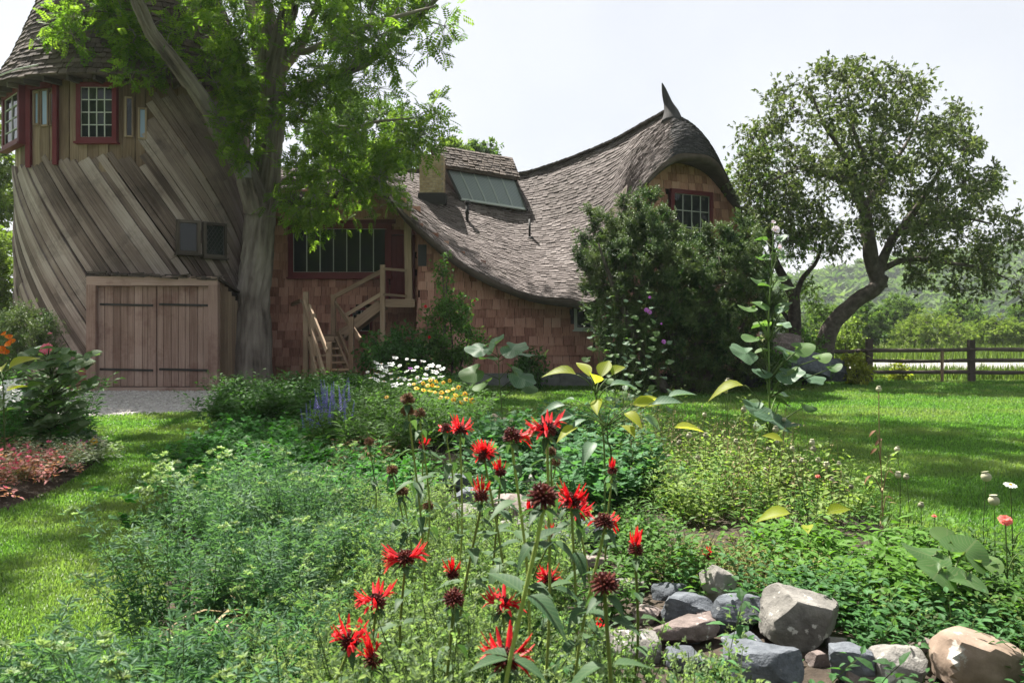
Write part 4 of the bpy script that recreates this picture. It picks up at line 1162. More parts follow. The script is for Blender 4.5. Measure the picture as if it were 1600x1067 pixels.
cl = [fill_px([(78, -20), (74, 40), (110, 62), (148, 52), (185, 60), (200, 110), (262, 128), (285, 70), (330, 60), (375, 100), (395, 60), (395, -20)], 36, 20.25, .55),
      fill_px([(330, 75), (385, 90), (404, 180), (402, 250), (385, 255), (360, 190), (335, 140)], 26, 20.9, .6),
      fill_px([(430, -60), (432, 20), (455, 70), (480, 112), (545, 118), (585, 95), (640, 60), (688, 62), (700, 90), (706, 125), (690, 10), (690, -60)], 54, 20.2, 1.6),
      fill_px([(450, 150), (470, 135), (540, 125), (600, 140), (625, 165), (682, 168), (684, 210), (640, 235), (612, 262), (560, 262), (500, 262), (455, 232)], 36, 20.8, 1.2),
      fill_px([(455, 225), (520, 235), (585, 250), (610, 285), (628, 320), (622, 338), (590, 322), (545, 290), (500, 275), (470, 290), (450, 270)], 22, 20.9, .8),
      fill_px([(445, 285), (480, 290), (520, 330), (505, 352), (475, 335), (448, 310)], 10, 20.9, .4)]
# rest of the crown, unseen: clumps added to shade the lawn, beds and roof
def cloud(n, cen, rad): return rand_unit(n) * rng.uniform(.25, 1, (n, 1)) ** .5 * rad + cen
e = np.vstack([cloud(400, [-5.6, 19.8, 16.4], [8.2, 6.0, 4.4]), cloud(420, [-1.0, 17.6, 14.6], [3.7, 3.4, 2.6]), cloud(320, [-8.9, 15.9, 14.8], [3.4, 4.0, 2.8]), cloud(60, [-4.4, 25.8, 13.4], [2.6, 1.6, 1.3])])
e = e[(e[:, 2] > H + (HY + 14) / F * e[:, 1])]
g = vnoise(e, .33, 5); e = thin(e[(g > .13) | (e[:, 0] > -2.0) & (g > -.3) | (e[:, 0] < -6.5) & (e[:, 1] < 18) & (g > -.12) | (e[:, 1] > 24)], .82)
cl.append(e)
nloc = skeleton_tree(loc, LT, np.vstack(cl), pinnate_T(5, .5, .36, .16), .3, M['locust'], M['barklocust'], twig_r=.014, sub=5, leaf_n=38, spread=.62, droop=.1, furrow=.08, clump_r=.62)

# ------------------------------------------------------------------ apple tree, and the smaller trunk beside it
ap = thing('apple_tree', (PX(1283, 24.5), 24.5, 0), 'leaning old apple tree with an elbowed dark trunk and a wide open crown', 'tree')
AT = [([P(1280, 605, 24.5), P(1286, 545, 24.5), P(1300, 505, 24.4), P(1330, 478, 24.3), P(1362, 455, 24.2), P(1375, 430, 24.2)], [.34, .29, .25, .23, .22, .21]),
      ([P(1372, 450, 24.2), P(1362, 415, 24.2), P(1356, 375, 24.2), P(1352, 335, 24.3), P(1338, 300, 24.3), P(1320, 280, 24.2), P(1290, 272, 24), P(1250, 262, 23.6), P(1210, 280, 23.2)], [.25, .22, .2, .18, .16, .13, .1, .07, .02]),
      ([P(1345, 310, 24.3), P(1352, 270, 24.5), P(1345, 235, 24.7), P(1330, 190, 24.8), P(1325, 130, 25)], [.11, .09, .075, .05, .02]),
      ([P(1338, 295, 24.3), P(1325, 250, 24), P(1290, 200, 23.5), P(1270, 150, 23)], [.09, .07, .05, .02]),
      ([P(1368, 430, 24.2), P(1390, 380, 24), P(1420, 340, 23.7), P(1450, 300, 23.2), P(1480, 240, 22.8)], [.17, .13, .1, .07, .02]),
      ([P(1400, 365, 23.9), P(1440, 350, 23.2), P(1500, 340, 22.6), P(1550, 350, 22)], [.1, .08, .06, .02]),
      ([P(1375, 420, 24.2), P(1420, 405, 24), P(1480, 410, 24), P(1540, 420, 23.8), P(1580, 440, 23.6)], [.1, .08, .06, .04, .015]),
      ([P(1352, 320, 24.3), P(1385, 270, 25), P(1420, 220, 25.5), P(1440, 160, 26)], [.1, .08, .05, .02])]
AT = [(np.array(a), b) for a, b in AT]
apoly = [(1152, 285), (1160, 215), (1205, 175), (1225, 118), (1250, 140), (1290, 110), (1330, 95), (1350, 120), (1400, 105), (1442, 122), (1440, 160), (1468, 195), (1508, 172), (1520, 215), (1515, 250), (1550, 258), (1545, 300), (1580, 330), (1596, 372), (1572, 410), (1600, 450), (1575, 470), (1520, 470), (1460, 468), (1420, 440), (1400, 400), (1372, 372), (1340, 372), (1300, 392), (1262, 370), (1215, 380), (1170, 350)]
c = fill_px(apoly, 520, 24.3, 3.2); g = vnoise(c, .8, 2.0); c = thin(c[g > -.22], .5)
skeleton_tree(ap, AT, c, cluster_T(L_OV, 5, .7, 3), .2, M['apple'], M['bark'], twig_r=.012, sub=6, leaf_n=58, spread=.55, droop=.12, clump_r=.62)
sm = thing('tree', (PX(1240, 25.8), 25.8, 0), 'smaller forked tree behind the apple tree and beside the yew bush', 'tree')
ST = [([P(1243, 600, 25.8), P(1243, 500, 25.8), P(1236, 455, 25.8), P(1220, 425, 25.7), P(1205, 380, 25.5), P(1195, 320, 25.3)], [.24, .2, .17, .13, .09, .02]),
      ([P(1240, 470, 25.8), P(1252, 440, 25.7), P(1262, 425, 25.6), P(1280, 400, 25.4), P(1290, 350, 25.2)], [.11, .09, .075, .05, .02]),
      ([P(1243, 520, 25.8), P(1225, 490, 26), P(1200, 470, 26.2)], [.08, .06, .02])]
ST = [(np.array(a), b) for a, b in ST]
c = np.vstack([fill_px([(1150, 250), (1190, 230), (1235, 300), (1270, 350), (1290, 400), (1240, 420), (1210, 410), (1175, 400), (1155, 330)], 80, 25.6, 1.8), fill_px([(1195, 440), (1230, 445), (1290, 450), (1285, 500), (1215, 520)], 26, 26.6, .8)])
skeleton_tree(sm, ST, thin(c, .45), cluster_T(L_OV, 5, .7, 4), .2, M['farleaf'], M['bark'], twig_r=.012, sub=5, leaf_n=40, clump_r=.6)

# ------------------------------------------------------------------ yew bush before the gable
yw = thing('yew_bush', (PX(1060, 20), 20, 0), 'big dark green yew bush with feathery light tips covering the gable wall', 'bush')
def spray_T(n=9, seed=0):
    r_ = np.random.default_rng(seed); V, Q, U = [], [], []
    for k in range(n):
        t = k / n; a = k * 2.39; d = np.array([math.cos(a), .75, math.sin(a)]); d /= np.linalg.norm(d)
        x = np.cross(d, (0, 1, 0)); x /= np.linalg.norm(x); L = .34 * (1 - .5 * t); p = np.array([0, t * .8, 0]); m_ = len(V)
        V += [p, p + d * L * .5 + x * .075, p + d * L, p + d * L * .5 - x * .075]; U += [[0, 0], [.1, .5], [0, 1], [-.1, .5]]; Q.append([m_, m_ + 1, m_ + 2, m_ + 3])
    m_ = len(V); V += [[-.012, 0, 0], [.012, 0, 0], [0, 1.1, 0]]; U += [[0, 0]] * 3
    return np.array(V), [np.array(Q), np.array([[m_, m_ + 1, m_ + 2]])], np.array(U)
ypoly = [(925, 440), (935, 385), (955, 370), (990, 350), (1020, 345), (1040, 365), (1060, 385), (1085, 400), (1120, 400), (1155, 382), (1180, 410), (1195, 450), (1203, 500), (1200, 590), (1150, 608), (1000, 610), (950, 600), (930, 520)]
yl = [([P(1060, 612, 20), P(1055, 540, 20), P(1040, 450, 20), P(1020, 370, 19.9)], [.16, .13, .09, .03]), ([P(1075, 612, 20.2), P(1095, 520, 20.2), P(1120, 420, 20.1)], [.14, .1, .03]),
      ([P(1040, 610, 19.8), P(1000, 540, 19.5), P(960, 450, 19.3), P(935, 380, 19.2)], [.13, .1, .07, .02]), ([P(1085, 610, 20), P(1140, 550, 20), P(1180, 470, 20)], [.12, .08, .02])]
yl = [(np.array(a), b) for a, b in yl]
c = thin(np.vstack([fill_px(ypoly, 1100, 20, 1.6)]), .32)
shoots = [((950, 440), (908, 372)), ((950, 430), (922, 332)), ((965, 420), (946, 345)), ((985, 410), (978, 326)), ((1000, 400), (1018, 304)), ((1010, 400), (1000, 330)), ((1030, 410), (1046, 342)), ((1050, 420), (1066, 368)),
          ((1100, 430), (1112, 372)), ((1130, 430), (1134, 362)), ((1150, 430), (1164, 348)), ((1165, 440), (1184, 372)), ((1170, 460), (1204, 420)), ((940, 470), (905, 415)), ((1180, 500), (1216, 470))]
for (a_, b_) in shoots:
    D_ = 19.2 + rng.uniform(0, 1.6)
    for f in np.linspace(.2, .93, 6): c = np.vstack([c, P(a_[0] * (1 - f) + b_[0] * f, a_[1] * (1 - f) + b_[1] * f, D_) + rng.normal(0, .05, 3)])
skeleton_tree(yw, yl, c, spray_T(11, 1), .17, M['yew'], M['bark'], twig_r=.01, sub=5, leaf_n=85, spread=.26, droop=-.3, updir=3.0, clump_r=.36)

# ------------------------------------------------------------------ trees behind
def small_tree(px, pyt, D, halfw, lab, mat='farleaf', name='tree', n=60, pyb=None, lsz=.34, cr=.8, ln=34, gr=None):
    x = PX(px, D); zt_ = H - (pyt - HY) / F * D; r = halfw / F * D
    zb = 0.25 * zt_ if pyb is None else max(.1, H - (pyb - HY) / F * D)
    root = thing(name, (x, D, 0), lab, 'tree' if name == 'tree' else 'bush', gr)
    cz, hz = (zt_ + zb) / 2, (zt_ - zb) / 2
    u = rand_unit(n) * rng.uniform(.35, 1, (n, 1)) ** .6
    u[:, :2] *= (1 - .28 * u[:, 2:3]); c = u * [r * .85, r * .85, hz * .9] + [x, D, cz]
    k = 1 + .3 * vnoise(c, .9 / max(r, 1), px); c = (c - [x, D, cz]) * k[:, None] + [x, D, cz]
    limbs = [(np.array([[x, D, -.05], [x + .1, D, zb * .6 + .2], [x - .15, D, cz], [x + .1, D, zt_ - hz * .35]]), [r * .09 + .05, r * .075 + .04, r * .05 + .02, .02])]
    skeleton_tree(root, limbs, thin(c, r * .16), cluster_T(L_DIA, 6, .8, abs(int(px))), lsz, M[mat], M['bark'], twig_r=.02, sub=5, leaf_n=ln, clump_r=cr, trunk_seg=8)
    return root
small_tree(-30, 130, 32, 52, 'yellow-green leafy tree showing past the tower wall', 'farlight', n=90, pyb=500, lsz=.4)
small_tree(-30, 330, 27.5, 50, 'low leafy tree standing in front of the yellow-green one by the tower', 'farlight', n=60, pyb=600, lsz=.35)
small_tree(560, 120, 40, 105, 'tall dark tree rising behind the house roof beyond the locust', 'farleaf', n=110, pyb=330, lsz=.45, cr=1.1)
small_tree(705, 205, 44, 30, 'pale tree top peeking over the roof just behind the chimney', 'farlight', n=40, pyb=330, lsz=.45)
small_tree(752, 203, 46, 28, 'thin tree top peeking over the roof behind the skylight', 'farleaf', n=40, pyb=330, lsz=.45)
small_tree(1130, 250, 38, 42, 'green tree behind the gable and the apple tree', 'farlight', n=70, pyb=560, lsz=.4)
# beyond the lane
small_tree(1340, 470, 52, 46, 'round green tree beyond the lane, nearest the apple trunk', 'farleaf', 'tree', 70, 560, .42)
small_tree(1400, 462, 62, 40, 'dark tree beyond the lane behind the fence corner', 'farleaf', 'tree', 70, 545, .45)
small_tree(1450, 488, 56, 62, 'pale willow-like bush beyond the lane between two fence posts', 'farlight', 'bush', 90, 548, .4)
small_tree(1508, 470, 66, 40, 'dark leafy tree beyond the lane behind the second fence post', 'farleaf', 'tree', 60, 545, .5)
small_tree(1555, 492, 60, 46, 'low pale bush beyond the lane behind the far fence rails', 'farlight', 'bush', 70, 548, .42)
small_tree(1612, 470, 70, 52, 'dark tree beyond the lane at the end of the fence', 'farleaf', 'tree', 70, 548, .5)
small_tree(1290, 480, 58, 40, 'leafy tree seen between the two apple trunks', 'farleaf', 'tree', 50, 560, .45)

# ------------------------------------------------------------------ wooded hills
def hill(name, x0, x1, D, prof, m, lab, depth=160, seed=0):
    mb = MB(); nx, ny = 60, 10
    xs = np.linspace(x0, x1, nx); V = []
    for j in range(ny):
        f = j / (ny - 1)
        for x in xs:
            z = prof(x) * math.sin(f * math.pi / 2) ** 1.2 * (1 + .12 * noise.noise(Vector((x * .01, f * 3, seed))))
            V.append([x, D + depth * f, z - .5])
    i = np.arange(ny - 1)[:, None] * nx + np.arange(nx - 1)
    mb.add(V, np.stack([i, i + 1, i + nx + 1, i + nx], -1).reshape(-1, 4), smooth=True)
    return tag(mb.build(name, m, None), lab, None, None, 'structure'), np.array(V).reshape(ny, nx, 3)
M['hill'] = noise_mat('hill_ground', [(.3, (.02, .04, .014)), (.7, (.045, .07, .025))], .05, bump=0)
hp = lambda x: np.interp(x, [-400, 40, 110, 150, 190, 230, 300, 500], [8, 12, 20, 26, 33, 38, 46, 40])
_, HV = hill('hill', -420, 520, 250, hp, M['hill'], 'wooded hill rising in the far distance')
fm = MB(); n = 5200
a, b = rng.random(n), rng.random(n) * .8
i = (a * 58.9).astype(int); j = (b * 8.9).astype(int); fa, fb = (a * 58.9 - i)[:, None], (b * 8.9 - j)[:, None]
base = (HV[j, i] * (1 - fa) + HV[j, i + 1] * fa) * (1 - fb) + (HV[j + 1, i] * (1 - fa) + HV[j + 1, i + 1] * fa) * fb
keep = base[:, 0] / base[:, 1] > .25
base = base[keep]
blob = cluster_T(L_DIA, 30, 1.0, 8, .9)
blob = (blob[0] * [1.5, 1, 1.5], blob[1], blob[2])
sz = rng.uniform(4.5, 8, len(base))
scatter(fm, blob, base, np.tile([0, 0, 1.], (len(base), 1)) + rng.normal(0, .12, (len(base), 3)), rand_unit(len(base)), sz, 0, np.clip(rng.normal(.5, .2, len(base)), 0, 1))
tag(fm.build('forest', M['farleaf']), 'forest covering the distant hill', None, None, 'stuff')
# ------------------------------------------------------------------ stones of the rockery
M['rock_l'] = noise_mat('pale_stone', [(.2, (.08, .075, .068)), (.5, (.19, .18, .165)), (.85, (.32, .305, .285))], 7, bump=1.0, dist=.035, spots=((.44, .43, .4), 16, .6))
M['rock_d'] = noise_mat('blue_grey_stone', [(.2, (.035, .04, .048)), (.5, (.085, .095, .11)), (.85, (.17, .185, .21))], 10, bump=1.0, dist=.035, spots=((.26, .27, .27), 22, .64))
M['rock_t'] = noise_mat('tan_stone', [(.2, (.1, .07, .05)), (.5, (.23, .17, .13)), (.85, (.36, .29, .24))], 6, bump=.6, dist=.02, spots=((.38, .37, .34), 9, .58))
M['rock_p'] = noise_mat('pinkish_stone', [(.2, (.07, .055, .05)), (.5, (.17, .135, .125)), (.85, (.28, .24, .225))], 9, bump=1.0, dist=.035, spots=((.34, .33, .31), 20, .62))
ROCKS = []
def rock(px0, py0, px1, py1, m, label, D=None, depth=.8, seed=0, cuts=9, rot=0.0, name='stone', group='stones of the rockery', tilt=0.0):
    zb = .16 if py1 > 690 else .0
    D = D or (H - zb) * F / (py1 - HY)
    w, h = (px1 - px0) / F * D, max(.05, (py1 - py0) / F * D)
    cx, cz = PX((px0 + px1) / 2, D), H - ((py0 + py1) / 2 - HY) / F * D
    r_ = np.random.default_rng(seed + int(px0))
    bm = bmesh.new(); bmesh.ops.create_icosphere(bm, subdivisions=4, radius=1)
    V = np.array([v.co for v in bm.verts]); V /= (np.abs(V).max(1)[:, None]) ** .62
    V /= np.linalg.norm(V, axis=1).max()
    # a broken block: planes cut a squashed ball flat
    for k in range(cuts):
        n_ = r_.normal(size=3); n_ /= np.linalg.norm(n_); d = r_.uniform(.48, .72); q = V @ n_
        V -= np.maximum(q - d, 0)[:, None] * n_ * .98
    V /= np.abs(V).max(0)
    V += (vnoise(V, 1.6, seed) * .07 + np.abs(vnoise(V, 4, seed)) * -.06 + vnoise(V, 9, seed) * .02 + vnoise(V, 22, seed) * .012)[:, None] * V
    c, s = math.cos(tilt), math.sin(tilt)
    V = V * [w / 2, w / 2 * depth, h / 2]
    V[:, 0], V[:, 2] = V[:, 0] * c - V[:, 2] * s, V[:, 0] * s + V[:, 2] * c
    for v, q in zip(bm.verts, V): v.co = q
    me = bpy.data.meshes.new('stone'); bm.to_mesh(me); bm.free(); me.materials.append(m)
    me.polygons.foreach_set('use_smooth', np.ones(len(me.polygons), bool))
    try: me.set_sharp_from_angle(angle=math.radians(28))
    except Exception: pass
    ROCKS.append((cx, D + w * depth * .2, w / 2, h))
    o = link(name, me); o.location = (cx, D + w * depth * .2, cz); o.scale = (.98, .98, 1.04) if D < 10 else (1, 1, 1); o.rotation_euler = (0, 0, rot)
    return tag(o, label, 'stone', group)
rock(1196, 922, 1322, 1016, M['rock_l'], 'big angular pale boulder with lichen, largest of the rockery', seed=5, cuts=7, tilt=-.2)
rock(1464, 1000, 1608, 1085, M['rock_t'], 'smooth tan boulder at the near right corner of the bed', seed=8, cuts=6, tilt=-.25)
rock(1136, 1016, 1262, 1090, M['rock_d'], 'blue-grey boulder lowest in front of the big pale one', seed=3, cuts=8)
rock(1112, 936, 1200, 992, M['rock_d'], 'dark slate block leaning against the big pale boulder', seed=12)
rock(1032, 932, 1120, 982, M['rock_d'], 'dark brown-grey block left of the leaning slate', seed=14, tilt=-.1)
rock(1092, 890, 1152, 946, M['rock_l'], 'small sunlit white wedge standing above the dark blocks', seed=16, tilt=-.5)
rock(1008, 972, 1132, 1012, M['rock_p'], 'long flat brownish slab under the dark blocks', seed=18, depth=.6)
rock(1080, 952, 1142, 988, M['rock_p'], 'small reddish brown block between the slab and the leaning slate', seed=20, D=None)
rock(1366, 1016, 1452, 1075, M['rock_l'], 'whitish cracked stone left of the tan boulder', seed=22)
rock(1296, 1012, 1366, 1070, M['rock_d'], 'low dark stone between the big pale boulder and the whitish one', seed=24)
rock(1292, 994, 1326, 1020, M['rock_l'], 'fist-sized white stone at the foot of the big pale boulder', seed=26)
rock(940, 990, 1036, 1036, M['rock_l'], 'flat pale grey slab among the mint leaves', seed=28, depth=.7)
rock(880, 1005, 945, 1050, M['rock_d'], 'dark stone half hidden behind a stem beside the flat pale slab', seed=29)
rock(704, 764, 764, 806, M['rock_d'], 'dark grey stone under the scarlet pompom flower', seed=30)
rock(762, 742, 836, 768, M['rock_l'], 'flat grey path stone behind the dark one', seed=32)
rock(690, 742, 744, 768, M['rock_d'], 'small grey stone at the left end of the path stones', seed=34)
rock(756, 776, 836, 820, M['rock_p'], 'pinkish grey stone left of the bare chocolate head', seed=36)
rock(898, 812, 968, 856, M['rock_d'], 'grey stone in the shade behind the dark spent head', seed=38)
rock(862, 706, 912, 730, M['rock_l'], 'small grey stone sunk in the blue-green leaves', seed=40)
rock(700, 790, 752, 830, M['rock_l'], 'pale stone at the rim of the oregano', seed=42)
rock(1330, 860, 1378, 878, M['rock_l'], 'small flat pale stone between the weeds and the strawberry leaves', seed=43)
rock(1200, 520, 1262, 566, M['rock_p'], 'brown lump of stone heaped behind the tall hollyhock', D=22.0, seed=44, group='stones at the apple tree')
rock(1215, 545, 1300, 598, M['rock_d'], 'dark grey boulder at the foot of the apple tree', D=21.6, seed=46, group='stones at the apple tree')
rock(1160, 560, 1215, 606, M['rock_d'], 'dark boulder between the yew and the apple tree', D=21.0, seed=48, group='stones at the apple tree')
rock(1290, 560, 1330, 596, M['rock_d'], 'grey boulder right under the leaning apple trunk', D=23.0, seed=50, group='stones at the apple tree')

rock(1040, 984, 1100, 1006, M['rock_d'], 'thin slate sliver under the long brownish slab', seed=60, depth=.6)
rock(1130, 992, 1200, 1018, M['rock_d'], 'flat slate tucked in front of the leaning slate block', seed=61, depth=.6)
rock(985, 948, 1040, 974, M['rock_p'], 'flat brown stone at the left end of the dark blocks', seed=62)
rock(1018, 915, 1078, 940, M['rock_d'], 'flat slate behind the dark brown-grey block', seed=63, depth=.6)
rock(952, 905, 1010, 930, M['rock_l'], 'grey flat stone beside the straight yellow-green stem', seed=64)
rock(900, 868, 962, 892, M['rock_p'], 'brownish flat stone behind the maroon spent head', seed=65)
rock(836, 836, 902, 862, M['rock_d'], 'slate stone under the tiny scarlet flower', seed=66)
rock(778, 812, 842, 838, M['rock_l'], 'pale flat stone among the oregano, nearest the pinkish grey one', seed=67)
rock(1320, 1040, 1372, 1072, M['rock_p'], 'small brown stone in front of the low dark one', seed=68)
rock(1420, 1000, 1462, 1022, M['rock_p'], 'small brown stone against the tan boulder', seed=69)
rock(1040, 1020, 1110, 1050, M['rock_d'], 'slate among the mint leaves in front of the long slab', seed=70)
rock(1262, 1020, 1300, 1044, M['rock_p'], 'little brown stone below the big pale boulder', seed=71)
rock(820, 728, 872, 746, M['rock_d'], 'small slate at the right end of the path stones', seed=72)
# ------------------------------------------------------------------ garden: masses of foliage too dense to count
def gleaf(name, c, trans=.35, k=.45, **kw):
    c = np.array(c); return leaf_mat(name, tuple(c * (1 - k)), tuple(c), tuple(np.minimum(c * (1 + k) + .008, .5)), trans, **kw)
M['g_herb'] = gleaf('herb_leaf', (.075, .165, .08), .4, patch=((.14, .22, .15), 4))
M['g_pale'] = gleaf('pale_herb_top', (.24, .32, .17), .3)
M['g_ger'] = gleaf('geranium_leaf', (.045, .155, .03), .45)
M['g_dark'] = gleaf('dark_bush_leaf', (.045, .115, .028), .42)
M['g_mid'] = gleaf('mid_green_leaf', (.07, .15, .034), .45)
M['g_oreg'] = gleaf('oregano_leaf', (.15, .235, .1), .42, patch=((.23, .29, .18), 5))
M['g_weed'] = gleaf('weed_leaf', (.14, .2, .055), .45, k=.6)
M['g_blue'] = gleaf('columbine_leaf', (.055, .145, .055), .4, patch=((.07, .15, .075), 5))
M['g_straw'] = gleaf('strawberry_leaf', (.07, .155, .022), .4)
M['g_sedum'] = gleaf('sedum_leaf', (.21, .2, .07), .3)
M['g_mint'] = gleaf('mint_leaf', (.055, .14, .045), .42)
M['g_stem'] = gleaf('green_stem', (.07, .11, .03), .1)
M['g_balmstem'] = gleaf('balm_stem', (.19, .23, .06), .1)
M['g_dry'] = gleaf('dry_stem', (.2, .15, .08), .1)
M['g_pinkleaf'] = gleaf('pink_leaf', (.42, .14, .14), .35, k=.65, patch=((.09, .16, .05), 3.2))
M['g_vari'] = gleaf('variegated_leaf', (.22, .26, .17), .3, k=.5)
M['g_lime'] = gleaf('lime_leaf', (.22, .25, .035), .5)
M['g_red'] = leaf_mat('scarlet_petal', (.42, .008, .016), (.62, .014, .022), (.75, .04, .05), .35, .5, .2, tcol=(1.2, .8, .8))
M['g_maroon'] = leaf_mat('maroon_calyx', (.04, .009, .01), (.1, .02, .02), (.18, .05, .035), .1, .6, .2)
M['g_brown'] = leaf_mat('brown_calyx', (.06, .03, .015), (.14, .07, .035), (.22, .12, .06), .1, .7, .2)
M['g_purple'] = leaf_mat('mauve_petal', (.3, .07, .36), (.42, .12, .5), (.52, .22, .6), .35, .5, .2, tcol=(1.2, 1, 1.2))
M['g_blush'] = leaf_mat('blush_petal', (.55, .45, .52), (.66, .58, .64), (.75, .7, .74), .3, .5, .2, tcol=(1.1, 1, 1.1))
M['g_blue_fl'] = leaf_mat('blue_petal', (.07, .06, .28), (.12, .1, .42), (.2, .18, .55), .3, .5, .2, tcol=(1, 1, 1.2))
M['g_white'] = leaf_mat('white_petal', (.5, .53, .5), (.66, .68, .64), (.78, .79, .76), .25, .5, .2, tcol=(1, 1, 1))
M['g_yellow'] = leaf_mat('yellow_petal', (.6, .3, .01), (.7, .4, .015), (.78, .5, .04), .3, .5, .2, tcol=(1.2, 1, .7))
M['g_orange'] = leaf_mat('orange_petal', (.6, .13, .015), (.7, .2, .02), (.75, .3, .05), .3, .5, .2, tcol=(1.2, 1, .7))
M['g_pink'] = leaf_mat('pink_petal', (.6, .09, .16), (.7, .16, .24), (.75, .28, .34), .3, .5, .2, tcol=(1.2, 1, 1))
M['g_coral'] = leaf_mat('coral_petal', (.65, .1, .09), (.72, .17, .14), (.78, .26, .2), .3, .5, .2, tcol=(1.2, 1, 1))
M['g_magenta'] = leaf_mat('magenta_petal', (.4, .02, .25), (.5, .04, .33), (.6, .1, .42), .3, .5, .2, tcol=(1.2, 1, 1))
M['g_pod'] = gleaf('seed_head', (.3, .29, .2), .1)
M['g_big'] = leaf_mat('broad_leaf', (.045, .1, .03), (.07, .145, .042), (.11, .185, .06), .45, .5, .25, vein=(.16, .2, .09))
M['g_biglime'] = leaf_mat('broad_lime_leaf', (.22, .26, .02), (.33, .36, .03), (.42, .44, .06), .68, .5, .25, vein=(.4, .4, .15))
M['g_bigblue'] = leaf_mat('broad_bluegreen_leaf', (.05, .105, .06), (.08, .15, .085), (.12, .2, .12), .4, .5, .3, vein=(.2, .26, .2))
M['g_balm'] = leaf_mat('balm_leaf', (.025, .062, .026), (.042, .09, .038), (.07, .125, .055), .35, .55, .2, vein=(.1, .15, .07))

T_PLUS = cluster_T(L_LAN, 4, 1.1, 11, .3)
T_OVC = cluster_T(L_OV, 4, .9, 12, .5)
T_LOB = leaf_lobed(5, .3, 15, .1, .6, .0, .15, 1)
T_LOBS = (T_LOB[0] * 1.0, T_LOB[1], T_LOB[2])
T_UMB = cluster_T(L_DIA, 14, 1.6, 5, .12)

def soil_z(x, y):
    return .15
def mass(name, label, poly, dens, h, nl, T, size, leaf_m, stem_m=None, t0=.12, lean=.25, droop=.2, up=.5, top=None, stem_r=.003, base=None, spreadf=.05, wind=(0, 0), hpow=1.0, gap=-.24, clump=None):
    """upright stems scattered over poly, leaves spiralling up each; top=(template,size,count,material,chance)"""
    if base is None:
        p = np.array(poly, float); area = .5 * abs(np.dot(p[:, 0], np.roll(p[:, 1], 1)) - np.dot(p[:, 1], np.roll(p[:, 0], 1)))
        base = sample_poly(poly, int(area * dens))
        cen = None
        if clump:                                               # whole plants: a crown of stems each, dark soil between
            cc = thin(sample_poly(poly, int(area * 40)), clump[0]); cc = cc[in_poly(cc[:, 0], cc[:, 1], np.array(poly))]
            ch = rng.uniform(.72, 1.2, len(cc)); ct = rng.random(len(cc)); k_ = rng.integers(0, len(cc), int(len(cc) * clump[1]))
            off = rng.normal(0, clump[2], (len(k_), 2)); base = cc[k_] + off; cen = (k_, off, ch, ct)
        else: base = base + rng.normal(0, .12, base.shape)            # ragged edge
        okb = np.ones(len(base), bool) if clump else vnoise(np.column_stack([base, base[:, 0] * 0]), 1.7, 3.0 + len(label)) > gap
        for (rx, ry, rr, rh) in ROCKS:                          # nothing grows through the stones, little hides them
            if ry > 12: continue
            dx = base[:, 0] - rx * base[:, 1] / ry; dy = base[:, 1] - ry
            okb &= ~((np.hypot(base[:, 0] - rx, dy) < rr * 1.05) | ((np.abs(dx) < rr * .95) & (dy < 0) & (dy > -.75) & (rng.random(len(base)) < .8)))
        base = base[okb]
        if cen: cen = (cen[0][okb], cen[1][okb], cen[2], cen[3])
    if base is not None and not poly: clump = None
    n = len(base); hh = h[0] + (h[1] - h[0]) * rng.random(n) ** hpow
    hh *= 1 + .35 * vnoise(np.column_stack([base, base[:, 0] * 0]), 1.3, len(name))
    if clump: hh *= cen[2][cen[0]]
    b = np.column_stack([base, np.full(n, soil_z(0, 0))])
    ld = rng.normal(0, lean, (n, 2)) + wind
    if clump: ld = ld * .6 + cen[1] * (.2 / clump[2] * lean / .2)
    k = 5; t = np.linspace(0, 1, k)
    paths = b[:, None, :] + np.concatenate([ld[:, None, :] * hh[:, None, None] * t[None, :, None] ** 1.6, (hh[:, None] * (t - .12 * t * t)[None])[..., None]], -1)
    mb = MB()
    V, Q = tubes(paths, stem_r, stem_r * .5, 3); mb.add(V, Q, 1, .5)
    tl = t0 + (1 - t0) * (np.arange(nl)[None] + rng.random((n, nl))) / nl
    f = tl * (k - 1); i = np.minimum(f.astype(int), k - 2); fr = (f - i)[..., None]
    ar = np.arange(n)[:, None]
    pos = paths[ar, i] * (1 - fr) + paths[ar, i + 1] * fr
    az = np.arange(nl)[None] * 2.4 + rng.random((n, 1)) * 6.3 + rng.normal(0, .4, (n, nl))
    d = np.stack([np.cos(az), np.sin(az), up + rng.normal(0, .3, (n, nl))], -1)
    pos = pos + d * [1, 1, .2] * spreadf * rng.random((n, nl, 1))
    upv = np.stack([-.3 * np.cos(az), -.3 * np.sin(az), np.ones_like(az)], -1) + rng.normal(0, .25, (n, nl, 3))
    sc = (size[0] + (size[1] - size[0]) * rng.random((n, nl))) * (1.1 - .45 * tl)
    tint = np.clip((.45 * cen[3][cen[0]][:, None] if clump else .35 * rng.random((n, 1))) + .4 * rng.random((n, nl)) + .15 * tl, 0, .999)
    scatter(mb, T, pos.reshape(-1, 3), d.reshape(-1, 3), upv.reshape(-1, 3), sc.ravel(), 0, tint.ravel())
    if top:
        for (TT, ts_, cnt, ch) in [top[:4]]:
            sel = np.where(rng.random(n) < ch)[0]
            pos = np.repeat(paths[sel, -1], cnt, 0) + rng.normal(0, 1, (len(sel) * cnt, 3)) * [top[5], top[5], top[5] * .5]
            scatter(mb, TT, pos, np.tile([0, 0, 1.], (len(pos), 1)) + rng.normal(0, .35, (len(pos), 3)), rand_unit(len(pos)), ts_ * rng.uniform(.7, 1.3, len(pos)), 2)
    mats = [leaf_m, stem_m or M['g_stem']] + ([top[4]] if top else [])
    return tag(mb.build(name, mats), label, None, None, 'stuff')

